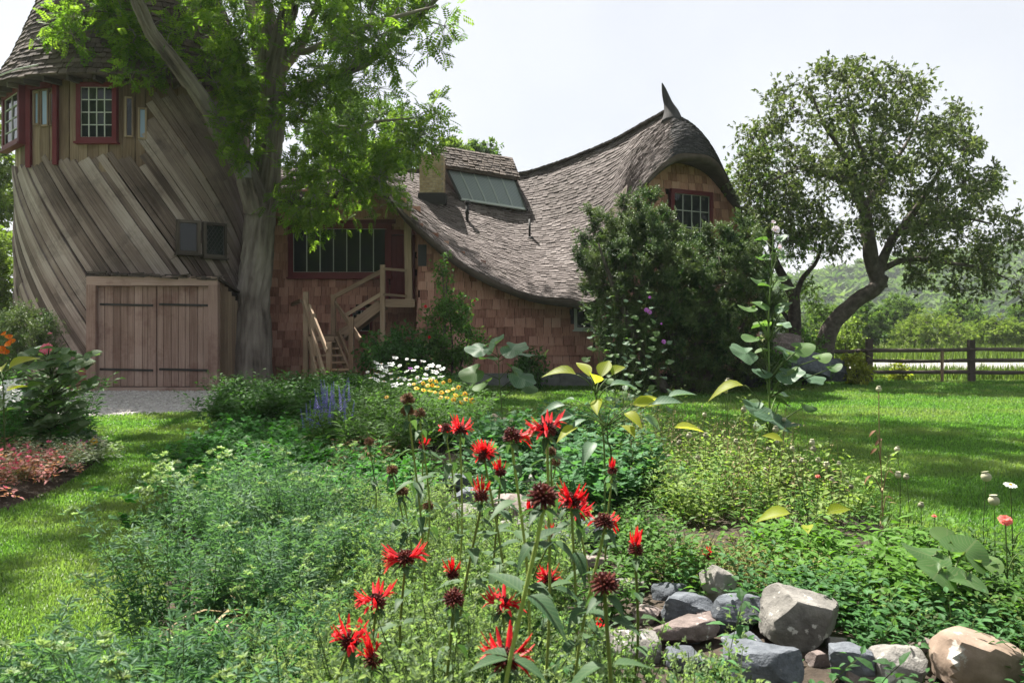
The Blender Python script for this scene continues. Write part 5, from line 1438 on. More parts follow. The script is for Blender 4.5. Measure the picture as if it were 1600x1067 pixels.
mass('herb_foliage', 'feathery pale green herbs with whitish flower tops filling the near left of the bed', [(-2.0, 5.2), (-1.2, 5.6), (-.9, 4.4), (-.75, 3.2), (-.6, 1.7), (-1.3, 1.6), (-1.6, 2.3), (-1.4, 3.0), (-1.7, 4.2)], 135, (.36, .66), 50, T_PLUS, (.07, .12), M['g_herb'], lean=.2, up=.9, clump=(.4, 26, .09),
     top=(T_UMB, .034, 4, .4, M['g_pale'], .02))
mass('herb_foliage', 'taller whitish herb sprays overhanging the lawn path', [(-2.5, 5.5), (-2.0, 5.7), (-1.9, 4.7), (-2.3, 4.4)], 45, (.5, .78), 32, T_PLUS, (.035, .06), M['g_herb'], lean=.2, up=.8, top=(T_UMB, .05, 6, .9, M['g_pale'], .035))
mass('geranium_foliage', 'low bright green geranium leaves spreading along the lawn path', [(-3.5, 8.7), (-3.9, 11.6), (-3.0, 11.4), (-2.0, 9.7), (-1.2, 7.6), (-1.0, 5.6), (-2.2, 5.5), (-2.85, 7.1)], 75, (.14, .36), 13, T_LOB, (.065, .115), M['g_ger'], lean=.35, clump=(.42, 34, .12), up=.35, t0=.4, droop=.1, spreadf=.1)
mass('bush_foliage', 'dense dark green leafy plants before the wooden staircase', [(-4.5, 12), (-4.9, 14.6), (-3.6, 15), (-2.5, 13.6), (-2.2, 11), (-3.2, 10.8)], 70, (.42, .72), 46, L_OV, (.08, .14), M['g_dark'], lean=.2, clump=(.6, 24, .14), up=.4, spreadf=.12)
mass('border_foliage', 'mixed green perennials in the middle of the bed below the daisies', [(-2.5, 9.5), (-2.7, 13.5), (-.7, 14), (-.5, 9.6), (-1.2, 8)], 55, (.3, .62), 40, L_LAN, (.09, .16), M['g_mid'], lean=.2, clump=(.5, 20, .12), up=.6, spreadf=.08)
mass('border_foliage', 'leafy greenery around the foot of the staircase', [(-4.2, 15.2), (-4.3, 19.8), (-1.5, 20), (-.9, 15.5)], 30, (.3, .55), 40, L_OV, (.08, .14), M['g_dark'], lean=.22, up=.5, spreadf=.15)
mass('oregano_foliage', 'fine pale yellow-green oregano under the scarlet flowers', [(-1.0, 5.8), (.05, 5.6), (.15, 4.2), (.2, 3.4), (.05, 2.0), (-.7, 1.6), (-.8, 3.4), (-1.0, 4.6)], 190, (.24, .5), 36, T_OVC, (.035, .062), M['g_oreg'], lean=.2, clump=(.27, 26, .07), up=.6)
mass('columbine_foliage', 'blue-green lobed leaves behind the scarlet flowers', [(-.55, 9.4), (1.3, 9.6), (1.1, 6), (.4, 5.6), (-.4, 6.2), (-.6, 7.6)], 60, (.32, .62), 20, T_LOB, (.07, .13), M['g_blue'], lean=.25, clump=(.45, 24, .12), up=.4, t0=.25, spreadf=.08)
mass('weed_foliage', 'sunlit yellow-green self-sown stems along the right edge of the bed', [(.8, 10.2), (2.1, 10.2), (2.75, 7.3), (2.85, 5.9), (1.7, 5.4), (1.0, 6.2), (.9, 8)], 62, (.18, .72), 28, L_OV, (.04, .085), M['g_weed'], lean=.2, clump=(.36, 13, .08), up=.5, spreadf=.06, hpow=2.0, gap=-.12)
mass('border_foliage', 'blue-green and mid green stems mixed among the sunlit weeds', [(.6, 10.2), (2.2, 10.2), (2.8, 7.3), (2.85, 5.7), (1.7, 5.4), (.9, 6.2)], 40, (.2, .55), 26, L_LAN, (.05, .1), M['g_mid'], lean=.22, up=.5, spreadf=.06, hpow=1.6)
mass('dry_stems', 'thin straw-coloured spent stems among the sunlit weeds', [(1.0, 9.5), (2.3, 9.8), (2.8, 7), (2.7, 5.6), (1.6, 5.6), (1.0, 7)], 36, (.45, .85), 10, L_LAN, (.03, .06), M['g_dry'], M['g_dry'], lean=.1, up=.2)
mass('withered_foliage', 'rusty withered stems between the salvia and the oregano', [(-1.9, 8.6), (-1.3, 8.7), (-1.1, 7.4), (-1.6, 7.2)], 60, (.25, .45), 22, L_LAN, (.04, .08), M['g_brown'], M['g_dry'], lean=.25, up=.2, gap=-1)
mass('strawberry_foliage', 'glossy bright green strawberry leaves beside the pale boulder', [(1.5, 5.0), (2.7, 5.2), (2.7, 4.3), (2.3, 3.7), (1.8, 4.0), (1.55, 4.5)], 130, (.1, .28), 11, L_OV, (.065, .12), M['g_straw'], lean=.4, clump=(.28, 32, .09), up=.3, t0=.4, spreadf=.1)
mass('sedum_foliage', 'creamy yellow sedum carpet behind the stones', [(.95, 5.1), (1.8, 5.05), (1.75, 4.4), (1.1, 4.35), (.9, 4.7)], 620, (.1, .2), 20, L_OV, (.018, .034), M['g_sedum'], lean=.25, up=.4)
mass('edge_foliage', 'dark green tangle of small leaved plants in the near right corner', [(2.3, 4.7), (3.7, 4.8), (3.4, 3.2), (2.3, 3.2), (2.2, 4.2)], 90, (.16, .42), 34, L_OV, (.04, .08), M['g_mid'], lean=.22, clump=(.3, 22, .08), up=.5, spreadf=.05)
mass('mint_foliage', 'broad mint leaves crowding in front of the stones', [(.15, 3.4), (.75, 3.5), (1.15, 3.35), (1.5, 3.3), (1.4, 2.6), (.9, 2.3), (.15, 2.2)], 130, (.12, .4), 18, L_OV, (.06, .11), M['g_mint'], lean=.25, up=.35, t0=.3, spreadf=.05)
mass('border_foliage', 'small mixed leaves filling the gaps between the stones', [(-1.0, 8.2), (-.4, 8.2), (.6, 6.4), (1.0, 5.0), (.8, 4.0), (.2, 4.1), (-.5, 5.6), (-1.0, 6.5)], 90, (.1, .3), 22, L_OV, (.035, .065), M['g_mid'], lean=.3, up=.4)
mass('border_foliage', 'leafy plants at the back of the left flower bed', [(-9.5, 9.2), (-6.0, 9.3), (-5.7, 10.4), (-6.5, 12), (-9.5, 13)], 26, (.5, 1.05), 40, L_OV, (.09, .15), M['g_dark'], lean=.2, up=.4, spreadf=.15)
mass('impatiens_foliage', 'pink and burgundy bedding leaves along the edge of the left flower bed', [(-5.9, 9.0), (-4.9, 9.0), (-4.5, 7.9), (-4.4, 6.6), (-6.2, 6.4), (-6.8, 8)], 100, (.12, .28), 16, L_OV, (.05, .085), M['g_pinkleaf'], lean=.3, up=.3, top=(T_UMB, .05, 1, .35, M['g_pink'], .01))
mass('silver_foliage', 'white-edged leaves between the pink bedding and the lawn', [(-5.5, 9.5), (-4.8, 9.5), (-4.45, 8.2), (-4.9, 8.0), (-5.5, 8.7)], 110, (.12, .28), 20, L_OV, (.04, .07), M['g_vari'], lean=.3, up=.3)
mass('border_foliage', 'low dark plants at the foot of the tall pink-flowered bush', [(-7.4, 9.4), (-5.5, 9.5), (-5.3, 10.3), (-6.2, 10.6), (-7.5, 10.3)], 70, (.2, .5), 24, L_OV, (.06, .1), M['g_ger'], lean=.25, up=.4)

mass('edge_foliage', 'low mixed leaves around the boulders in the near right of the bed', [(1.0, 4.2), (1.8, 4.2), (2.9, 4.2), (3.4, 3.4), (2.6, 2.4), (1.2, 2.4), (.9, 3.6)], 150, (.08, .3), 18, L_OV, (.04, .08), M['g_mint'], lean=.35, clump=(.26, 24, .08), up=.35)
mass('weed_foliage', 'sprawling yellow-green weeds between the strawberry leaves and the tan boulder', [(2.0, 4.4), (3.1, 4.4), (2.9, 3.4), (2.0, 3.6)], 90, (.1, .3), 26, L_OV, (.035, .065), M['g_weed'], lean=.3, up=.45)
mass('oregano_foliage', 'pale fine leaved herbs between the stems of the scarlet flowers', [(-.7, 2.6), (.75, 2.9), (.6, 1.7), (-.5, 1.5)], 120, (.36, .72), 38, T_OVC, (.035, .06), M['g_oreg'], lean=.16, clump=(.26, 18, .06), up=.6)
mass('mint_foliage', 'green leaves crowding between the stones and the scarlet flowers', [(.1, 5.6), (.9, 5.4), (1.1, 4.4), (.9, 3.4), (.2, 3.3), (.0, 4.4)], 95, (.15, .42), 22, L_OV, (.045, .085), M['g_mid'], lean=.25, clump=(.3, 18, .08), up=.4)
# ------------------------------------------------------------------ single plants
def put(name, me, root, pos, d=(0, 0, 1), up=(0, -1, 0), sc=1.0, label=None):
    """part placed in its thing's own space: +Z of flower meshes (or +Y of leaves) along d"""
    o = link(name, me, root)
    R = frames(np.array([d], float), np.array([up], float) + 1e-4)[0]
    o.matrix_basis = Matrix.Translation([float(c) for c in pos]) @ Matrix([[float(R[i][j]) for j in range(3)] for i in range(3)]).to_4x4() @ Matrix.Diagonal((sc, sc, sc, 1))
    if label: o['label'] = label
    return o
def stem_mesh(name, pts, r0, r1, m=None, seg=6):
    mb = MB(); n = len(pts); V, Fs, U = tube(pts, np.linspace(r0, r1, n), seg); mb.add(V, Fs, 0, .5, U, True)
    return mb.mesh(name, m or M['g_stem'])
def leaf_mesh(name, T, m, seed=0):
    mb = MB(); mb.add(T[0], T[1], 0, 0.0, T[2], True); return mb.mesh(name, m)

# flowers: all templates grow along +Y so that put() can aim them
def balm_petals(seed, n, lo, hi, L, one_side=None):
    r_ = np.random.default_rng(seed); mb = MB()
    for k in range(n):
        th = math.radians(r_.uniform(lo, hi)); az = r_.uniform(0, 2 * math.pi) if one_side is None else one_side + r_.normal(0, .5)
        d = np.array([math.sin(th) * math.cos(az), math.cos(th), math.sin(th) * math.sin(az)])
        x = np.cross(d, (0, 1, 0.01)); x /= np.linalg.norm(x); l = L * r_.uniform(.75, 1.15)
        for lip in (0, 1):
            bend = np.array([0, .55 if lip == 0 else -.75, 0]); V = []
            for j, t in enumerate((0, .35, .7, 1.0)):
                c = d * (.012 + l * t) + bend * l * .55 * t ** 3 + np.array([0, .1 * l * t, 0])
                w = (.0022, .0036, .0048 if lip else .0038, .0012)[j]
                V += [c - x * w, c + np.cross(x, d) * w * .5, c + x * w]
            Q = [[3 * j + a, 3 * j + a + 1, 3 * j + a + 4, 3 * j + a + 3] for j in range(3) for a in (0, 1)]
            mb.add(V, Q, 0, r_.random() * .4)
    return mb.mesh('petals', M['g_red'])
def balm_head(seed, R, m, n=90):
    r_ = np.random.default_rng(seed); mb = MB()
    for k in range(n):
        y = 1 - 2 * (k + .5) / n * .86; a = k * 2.39996; q = math.sqrt(max(0, 1 - y * y)); d = np.array([q * math.cos(a), y, q * math.sin(a)])
        x = np.cross(d, (0.1, 1, .2)); x /= np.linalg.norm(x); z = np.cross(x, d); l = R * r_.uniform(.85, 1.2); w = R * .16
        V = [d * R * .35 + x * w * .6, d * R * .35 + z * w * .6, d * R * .35 - x * w * .6, d * R * .35 - z * w * .6, d * l + x * w * .5, d * l + z * w * .5, d * l - x * w * .5, d * l - z * w * .5]
        mb.add(V, [[0, 1, 5, 4], [1, 2, 6, 5], [2, 3, 7, 6], [3, 0, 4, 7], [4, 5, 6, 7]], 0, r_.random())
    return mb.mesh('flower_head', m)
PET = {'full': [balm_petals(s, 20, 35, 105, .036) for s in (1, 2)], 'round': [balm_petals(s, 26, 10, 110, .03) for s in (3, 4)],
       'horn': [balm_petals(s, 9, 50, 95, .046, .4) for s in (5, 6)], 'side': [balm_petals(s, 6, 80, 110, .042, 3.0) for s in (7, 8)], 'up': [balm_petals(s, 12, 0, 50, .034) for s in (9, 10)]}
HEAD = [balm_head(1, .022, M['g_maroon']), balm_head(2, .021, M['g_maroon']), balm_head(3, .022, M['g_brown'])]
BLEAF = [leaf_mesh('balm_leaf', leaf_T(5, .42, .3, .3, c, 1.3, .08), M['g_balm']) for c in (.2, .45, .7)]
def bee_balm(px, py, spread, kind, label, D=None, lean=0.0, leaves=7, head=None, yaw=None, top2=False):
    real = {'full': .118, 'round': .1, 'horn': .126, 'side': .12, 'up': .072, 'spent': .06, 'brown': .055}[kind]
    D = D or real * F / spread
    K = 1.32
    hp_ = P(px, py, D); r_ = np.random.default_rng(int(px * 7 + py))
    base = np.array([hp_[0] + r_.uniform(-.1, .1) + lean, hp_[1] + r_.uniform(-.05, .25), .08])
    root = thing('bee_balm', base, label, 'flower', 'scarlet and faded bee balm flowers', False)
    top = hp_ - base
    mid = top * .5 + np.array([r_.uniform(-.07, .07), r_.uniform(-.05, .05), 0])
    pts = catmull([np.zeros(3), mid, top * [1, 1, .97], top], 14)
    link('stem', stem_mesh('balm_stem', pts, .0052, .004, M['g_balmstem']), root)
    ax = np.array([r_.normal(0, .12), r_.normal(0, .12), 1.0]); ya = r_.uniform(0, 6.28) if yaw is None else yaw
    upv = (math.cos(ya), math.sin(ya), 0)
    hd = put('flower_head', HEAD[2 if kind == 'brown' else r_.integers(2)], root, top, ax, upv, K if kind != 'up' else .85 * K)
    if kind in PET:
        p = link('petals', PET[kind][r_.integers(2)], hd)
        if kind == 'horn':
            p2 = link('petals', PET['horn'][r_.integers(2)], hd); p2.rotation_euler = (0, math.radians(170), 0)
    if top2: put('flower_head', HEAD[2], root, top - [0, 0, .05], ax, upv, .95 * K)
    # bracts under the head, then pairs of leaves down the stem
    for k in range(4): put('leaf', BLEAF[r_.integers(3)], root, top - [0, 0, .022], (math.cos(k * 1.57 + ya), math.sin(k * 1.57 + ya), -.25), (0, 0, 1), r_.uniform(.045, .07))
    z = top[2] - r_.uniform(.09, .14); k = 0
    while z > .3 and k < min(leaves, 5):
        f = z / top[2]; i = np.argmin(np.abs(pts[:, 2] - z)); a = ya + k * 1.57 + r_.normal(0, .25)
        for sg in (0, math.pi):
            L = r_.uniform(.085, .125) * (1 - .25 * (k == 0)); put('leaf', BLEAF[r_.integers(3)], root, pts[i], (math.cos(a + sg), math.sin(a + sg), r_.uniform(-.25, .35)), (0, 0, 1), L)
        z -= r_.uniform(.085, .12); k += 1
    return root
BB = [(855, 672, 62, 'horn', 'upright scarlet flower with horned petals, highest red bloom before the dark lawn'), (800, 681, 60, 'side', 'dark spent head with scarlet petals left on one side, beside the highest bloom'),
      (719, 672, 42, 'full', 'scarlet double flower behind the brown seed stalk, farther of the pair'), (697, 669, 36, 'side', 'small half-open scarlet flower touching the farther double bloom'),
      (758, 711, 40, 'round', 'full round scarlet pompom flower above the grey stones'), (782, 739, 26, 'up', 'small scarlet flower just above the grey path stones'),
      (752, 776, 34, 'up', 'bright orange-red flower at the edge of the grey stones'), (848, 776, 46, 'spent', 'large bare chocolate-brown head on a thick stem in the centre'),
      (893, 783, 56, 'full', 'big ragged scarlet flower right behind the bare chocolate head'), (903, 800, 48, 'full', 'scarlet flower hanging lower behind the bare chocolate head'),
      (944, 815, 62, 'side', 'round dark head with few scarlet petals, right of the big ragged flower'), (633, 872, 62, 'horn', 'scarlet flower with two raised petal horns over the pale oregano'),
      (707, 897, 30, 'up', 'small tufted scarlet flower above a faded bud'), (709, 935, 34, 'spent', 'faded dull red bud just under the small tufted flower'),
      (588, 940, 64, 'horn', 'wide scarlet flower with dark centre, left of the faded bud'), (546, 1002, 66, 'full', 'bright scarlet flower nearest the dark stems, lowest on the left'),
      (583, 1030, 44, 'up', 'small scarlet cluster under the lowest left flower'), (785, 945, 62, 'horn', 'scarlet flower with spread horns above the largest bloom'),
      (790, 1030, 84, 'full', 'largest scarlet bloom, lowest of all in the centre'), (857, 905, 44, 'full', 'medium scarlet flower between the leaves right of the horned one'),
      (945, 912, 44, 'spent', 'round maroon spent head on a straight yellow-green stem'), (993, 858, 36, 'up', 'small scarlet flower with upright petals over the green leaves on the right'),
      (859, 841, 24, 'up', 'tiny scarlet flower under the big ragged one'), (957, 736, 22, 'up', 'tiny scarlet flower alone in the blue-green leaves'),
      (637, 624, 20, 'brown', 'tall stalk with two stacked brown seed heads', None, 0, 6, None, None, True), (656, 646, 17, 'brown', 'short brown seed head beside the tall double one'),
      (861, 706, 16, 'brown', 'small tan seed head under the highest bloom'), (669, 790, 16, 'brown', 'narrow brown seed head standing in the oregano'), (629, 768, 17, 'brown', 'rusty seed head by the pale leaves left of the stones'),
      (661, 699, 20, 'up', 'small dull red flower with pale leaves under the farther pair'), (613, 735, 17, 'brown', 'dull red seed head by the whitish leaves'), (1108, 872, 20, 'up', 'tiny red flower above the creamy sedum'),
      (934, 985, 26, 'up', 'small dark red flower low beside the yellow-green stem'), (868, 722, 15, 'brown', 'lowest small tan seed head before the blue-green leaves'), (577, 690, 14, 'brown', 'faint brown seed head among the border leaves'),
      (827, 800, 22, 'up', 'little orange-red flower below the bare chocolate head')]
for b in BB: bee_balm(*b)

# generic flower meshes (face +Y)
def daisy_mesh(name, n, L, w, m, mc, rc, rows=1, cup=.15, seed=0):
    r_ = np.random.default_rng(seed); mb = MB()
    for row in range(rows):
        s = 1 - row * .24
        for k in range(n):
            a = 2 * math.pi * (k + .5 * row) / n + r_.normal(0, .05); d = np.array([math.cos(a), cup + row * .25, math.sin(a)]); x = np.array([-math.sin(a), 0, math.cos(a)]); l = L * s * r_.uniform(.88, 1.08)
            c = lambda t: d * l * t * [1, 1, 1] - np.array([0, .25 * l * t * t, 0]) + np.array([0, row * .004, 0])
            V = [c(0) , c(.55) - x * w * s / 2, c(.55) + x * w * s / 2, c(.92) - x * w * s * .36, c(.92) + x * w * s * .36, c(1.02)]
            mb.add(V, [np.array([[0, 1, 2], [3, 5, 4]]), np.array([[1, 3, 4, 2]])], 0, r_.random())
    n2 = 10; a = np.arange(n2) * 2 * math.pi / n2
    V = [[rc * .9 * f * math.cos(q), h_ * rc, rc * .9 * f * math.sin(q)] for f, h_ in ((1, .05), (.75, .5)) for q in a] + [[0, rc * .7, 0]]
    j = np.arange(n2); j2 = (j + 1) % n2
    mb.add(V, [np.stack([j, j2, n2 + j2, n2 + j], -1), np.stack([n2 + j, n2 + j2, np.full(n2, 2 * n2)], -1)], 1, .4)
    return mb.mesh(name, [m, mc])
def cup_mesh(name, R, m, mc, seed=0, depth=.45):
    """mallow flower: five broad overlapping petals in a shallow cup"""
    mb = MB(); r_ = np.random.default_rng(seed)
    for k in range(5):
        V = [[0, 0, 0]]
        for t in (.55, 1.0):
            for b in (-.7, 0, .7):
                a = 2 * math.pi * k / 5 + b * (.75 if t < 1 else 1.0); q = R * t * (1 - .06 * abs(b) + r_.uniform(-.04, .04)); V.append([q * math.cos(a), R * depth * t ** 1.5 + .004 * k % 2, q * math.sin(a)])
        mb.add(V, [np.array([[0, 1, 2], [0, 2, 3]]), np.array([[1, 4, 5, 2], [2, 5, 6, 3]])], 0, r_.random(), None, True)
    mb.add(*tube([[0, 0, 0], [0, R * .5, 0]], R * .1, 5)[:2], 1, .4)
    return mb.mesh(name, [m, mc])
DAISY = daisy_mesh('daisy', 14, .035, .012, M['g_white'], M['g_yellow'], .011)
SUSAN = daisy_mesh('susan', 11, .034, .014, M['g_yellow'], M['g_brown'], .011)
ZIN = daisy_mesh('zinnia', 16, .034, .014, M['g_coral'], M['g_yellow'], .008, 3)
DAH = daisy_mesh('dahlia', 18, .09, .032, M['g_pink'], M['g_pink'], .02, 4, .25)
PETU = cup_mesh('petunia', .035, M['g_magenta'], M['g_white'])
HOLP = cup_mesh('hollyhock_flower', .05, M['g_purple'], M['g_yellow'])
HOLB = cup_mesh('hollyhock_flower', .06, M['g_blush'], M['g_yellow'])
BIGL = [leaf_mesh('broad_leaf', leaf_lobed(3, .1, 26, .16, .6, .03, .3, s), M['g_big'], s) for s in (1, 2, 3)]
BIGB = [leaf_mesh('broad_leaf', leaf_lobed(5, .16, 30, .14, .6, .02, .28, s), M['g_bigblue'], s) for s in (4, 5)]
LIML = [leaf_mesh('lime_leaf', leaf_T(6, .5, .42, .5, c, 1.2, .06), M['g_biglime']) for c in (.15, .5)]
PALL = [leaf_mesh('pale_leaf', leaf_T(6, .46, .42, .5, c, 1.2, .06), M['g_bigblue']) for c in (.2, .55)]
SMALL = [leaf_mesh('small_leaf', T_LOB, M['g_big'])]
OVL = [leaf_mesh('oval_leaf', leaf_T(4, .5, .38, .3, c, 1.1, .08), M['g_big']) for c in (.2, .5)]

def tall_plant(name, label, cat, base_px, D, pts_px, leaf_list, flowers=(), r0=.01, r1=.004, group=None, stem_m=None, ls=1.0):
    """stem through pts_px; leaf_list: (px, py, dD, length, meshes, tilt) each on its own stalk; flowers: (px, py, mesh, size, facing)"""
    b = P(base_px, HY + (H - .08) * F / D, D); root = thing(name, b, label, cat, group, False)
    pts = catmull([np.zeros(3)] + [P(x, y, D + dd) - b for x, y, dd in pts_px], 18)
    link('stem', stem_mesh(name + '_stem', pts, r0, r1, stem_m), root)
    for (px, py, dD, L, ms, tilt) in leaf_list:
        tip_c = P(px, py, D + dD) - b                       # the blade's place
        i = np.argmin(np.linalg.norm(pts - (tip_c - [0, 0, .06]), axis=1)); q = pts[max(i - 1, 0)]
        out = tip_c - q; out[2] = 0
        if np.linalg.norm(out) < .02: out = rng.normal(0, 1, 3) * [1, 1, 0]
        out /= np.linalg.norm(out)
        mb_pts = catmull([q, (q + tip_c) / 2 + [0, 0, .02], tip_c], 6)
        lf = put('leaf', ms[rng.integers(len(ms))], root, tip_c, out + np.array([0, 0, tilt]), (0, -.55, 1) + rng.normal(0, .22, 3), L * ls)
        link('leaf_stalk', stem_mesh('leaf_stalk', mb_pts, r1 * 1.3, r1 * .9, stem_m, 5), root)
    for fl in flowers:
        px, py, me, sc, fc = fl[:5]
        p = P(px, py, D) - b; put('flower', me, root, p, fc, (0, 0, 1), sc)
    return root
# sunflower-like plant before the eave wall
tall_plant('sunflower_plant', 'young sunflower plant with drooping broad leaves before the eave wall', 'plant', 786, 9, [(784, 640, 0), (780, 590, 0), (779, 552, 0)],
  [(752, 545, 0, .21, BIGB, -.1), (800, 545, -.1, .23, BIGB, -.1), (775, 538, .1, .2, BIGB, .1), (812, 552, .05, .2, BIGB, -.2), (742, 582, -.05, .2, BIGL, -.35), (812, 590, -.1, .22, BIGB, -.45), (818, 600, .1, .2, BIGL, -.5), (758, 600, .1, .18, BIGL, -.4), (765, 560, -.15, .15, BIGL, 0), (800, 575, .15, .16, BIGL, -.3)], ls=1.5)
# lime leaved plant
tall_plant('lime_leaf_plant', 'tall plant with big glowing lime-yellow leaves lit from behind', 'plant', 945, 5.6, [(944, 700, 0), (935, 640, 0), (928, 605, 0)],
  [(903, 586, 0, .17, LIML, .35), (922, 590, .05, .15, LIML, .75), (930, 600, -.05, .16, LIML, .55), (938, 592, .08, .16, LIML, .9), (950, 604, 0, .15, PALL, .35), (955, 588, .1, .13, LIML, .9), (935, 622, -.02, .13, LIML, -.5)], r0=.008, r1=.004, ls=1.4)
tall_plant('pale_leaf_plant', 'plant with long pale pinnate leaves spreading under the lime-yellow one', 'plant', 950, 5.2, [(955, 720, 0), (950, 690, 0), (948, 660, 0)],
  [(885, 633, 0, .13, PALL, 0), (898, 648, -.1, .13, PALL, -.1), (918, 655, -.1, .11, PALL, -.2), (900, 625, .1, .11, PALL, .1), (985, 632, 0, .15, LIML, .1), (1000, 628, .1, .14, LIML, .15), (1015, 633, -.05, .16, PALL, .25), (1040, 622, 0, .15, PALL, .3), (975, 645, -.15, .12, LIML, -.1), (1005, 650, -.1, .1, PALL, -.4), (970, 664, -.15, .13, LIML, -.2), (1050, 668, 0, .16, LIML, 0), (930, 690, -.2, .14, PALL, -.2), (905, 668, -.15, .13, LIML, 0), (955, 640, .1, .11, PALL, .3)], r0=.008, r1=.003, ls=1.35)
# the tall hollyhock with blush flowers
tall_plant('hollyhock', 'very tall hollyhock with huge wavy leaves and blush flowers at its tip', 'plant', 1202, 7.2, [(1203, 690, 0), (1202, 600, 0), (1201, 500, 0), (1206, 420, 0), (1209, 350, 0)],
  [(1208, 655, -.2, .34, BIGB, -.3), (1185, 640, -.1, .26, BIGB, 0), (1165, 552, -.1, .26, BIGB, .1), (1225, 552, .1, .24, BIGB, -.1), (1165, 602, 0, .3, LIML, 0), (1230, 585, -.1, .24, BIGB, 0), (1262, 590, .1, .26, BIGB, -.1), (1250, 545, 0, .2, BIGL, .1), (1180, 530, .1, .2, BIGL, .2), (1215, 615, .2, .18, BIGB, 0), (1258, 635, 0, .16, BIGL, -.3),
   (1172, 482, 0, .17, BIGL, .1), (1192, 505, .1, .16, BIGL, 0), (1222, 478, -.1, .15, BIGL, .1), (1188, 440, 0, .14, BIGL, .2), (1218, 435, 0, .13, BIGL, .1), (1194, 405, 0, .12, BIGL, .2), (1216, 392, .1, .11, BIGL, .2), (1282, 560, .1, .16, BIGL, .3), (1300, 575, 0, .14, BIGL, .3)] + [(1204 + sg * rng.uniform(8, 42 - 26 * f), 660 - 290 * f + rng.uniform(-8, 8), rng.uniform(-.25, .25), rng.uniform(.12, .2) * (1.2 - .5 * f), BIGL if rng.random() < .7 else BIGB, rng.uniform(-.4, .3)) for f in np.linspace(0, 1, 9) for sg in (-1, 1)],
  [(1211, 360, HOLB, .65, (.2, -1, .3)), (1216, 388, HOLB, .6, (.8, -.8, .2)), (1208, 348, HOLB, .35, (0, -1, .6))], r0=.013, r1=.005, ls=1.1)
# slender mauve hollyhocks before the yew
def slim(px, base, top, D, lab, fl=(), nl=9, wob=6):
    r_ = np.random.default_rng(px); H_ = base - top
    pp = [(px + r_.uniform(-wob, wob) * .4, base - H_ * f, 0) for f in (.25, .5, .75)] + [(px + r_.uniform(-wob, wob), top, 0)]
    ll = [(px + sg * r_.uniform(6, 17), base - H_ * f + r_.uniform(-5, 5), r_.uniform(-.15, .15), r_.uniform(.07, .15) * (1.15 - .6 * f), BIGL if r_.random() < .6 else BIGB, r_.uniform(-.3, .3)) for k, f in enumerate(np.linspace(.12, .97, nl * 2)) for sg in ((-1,) if k % 2 else (1,))]
    tall_plant('hollyhock', lab, 'plant', px - 3, D, pp, ll, fl, .007, .0025, 'slender hollyhocks before the yew bush', ls=1.25)
slim(934, 665, 452, 11.5, 'slender bare hollyhock nearest the eave corner of the house')
slim(962, 668, 455, 11.8, 'slender hollyhock with only buds, second from the eave corner')
slim(974, 660, 480, 12.2, 'shorter budding hollyhock close behind the second tall one')
slim(1008, 662, 440, 11.6, 'tallest mauve-flowered hollyhock before the yew bush', [(1014, 488, HOLP, .75, (.3, -1, .2)), (1010, 485, HOLP, .7, (-.2, -1, .3)), (1015, 465, HOLP, .45, (0, -1, .3))])
slim(1028, 658, 505, 11.4, 'short leaning hollyhock with one mauve flower at mid height', [(1036, 534, HOLP, .7, (.4, -1, .1)), (1033, 506, HOLP, .3, (.4, -1, .1))])
slim(990, 640, 520, 12.4, 'leafy little hollyhock between the taller ones', nl=7)
# globe seed heads on bare stalks
pm = MB(); u = np.linspace(0, np.pi, 6); vq = np.linspace(0, 2 * np.pi, 9)[:-1]
Vp = np.array([[math.sin(a) * math.cos(b) * (1 + .08 * (k % 2)), -math.cos(a), math.sin(a) * math.sin(b) * (1 + .08 * (k % 2))] for a in u for k, b in enumerate(vq)])
ip = np.arange(5)[:, None] * 8; jp = np.arange(8); pm.add(Vp, np.stack([ip + jp, ip + (jp + 1) % 8, ip + 8 + (jp + 1) % 8, ip + 8 + jp], -1).reshape(-1, 4), 0, 0, None, True)
pm.add([[math.cos(b) * .75, 1.12, math.sin(b) * .75] for b in vq] + [[0, .98, 0], [0, 1.2, 0]], [[k, (k + 1) % 8, 8] for k in range(8)] + [[(k + 1) % 8, k, 9] for k in range(8)], 0, 0)
POD = pm.mesh('seed_head', M['g_pod'])
SEEDS = [(1137, 596, 9, 7.5), (1123, 614, 8, 7.6), (1134, 611, 8, 7.4), (1162, 640, 9, 7), (1101, 648, 8, 7.8), (1077, 681, 10, 7), (1103, 681, 9, 6.8), (1061, 692, 8, 7.2), (1212, 671, 10, 6.6), (1201, 702, 9, 6.4), (1269, 691, 9, 6.6), (1271, 702, 10, 6.3), (1292, 727, 10, 6.2), (1311, 725, 8, 6.6), (1278, 719, 8, 6.4), (1241, 722, 9, 6.3), (1238, 701, 8, 6.6), (1253, 720, 8, 6.4), (1300, 751, 9, 6), (1249, 751, 8, 6.1), (1214, 690, 8, 6.7), (1180, 668, 7, 7), (1150, 690, 8, 6.8), (1416, 745, 9, 5.6), (1402, 702, 9, 6.2), (1403, 742, 10, 5.5), (1439, 789, 9, 5), (1541, 745, 15, 4.6), (1553, 782, 16, 4.4), (1090, 715, 8, 6.6), (1225, 655, 7, 7), (1196, 735, 8, 6.2), (1330, 760, 8, 5.9), (1030, 700, 8, 7.2), (1045, 715, 8, 7)]
ORD = 'first second third fourth fifth sixth seventh eighth ninth tenth eleventh twelfth thirteenth fourteenth fifteenth sixteenth seventeenth eighteenth nineteenth twentieth'.split()
ORD += ['twenty-' + w for w in ORD[:9]] + ['thirtieth'] + ['thirty-' + w for w in ORD[:9]]
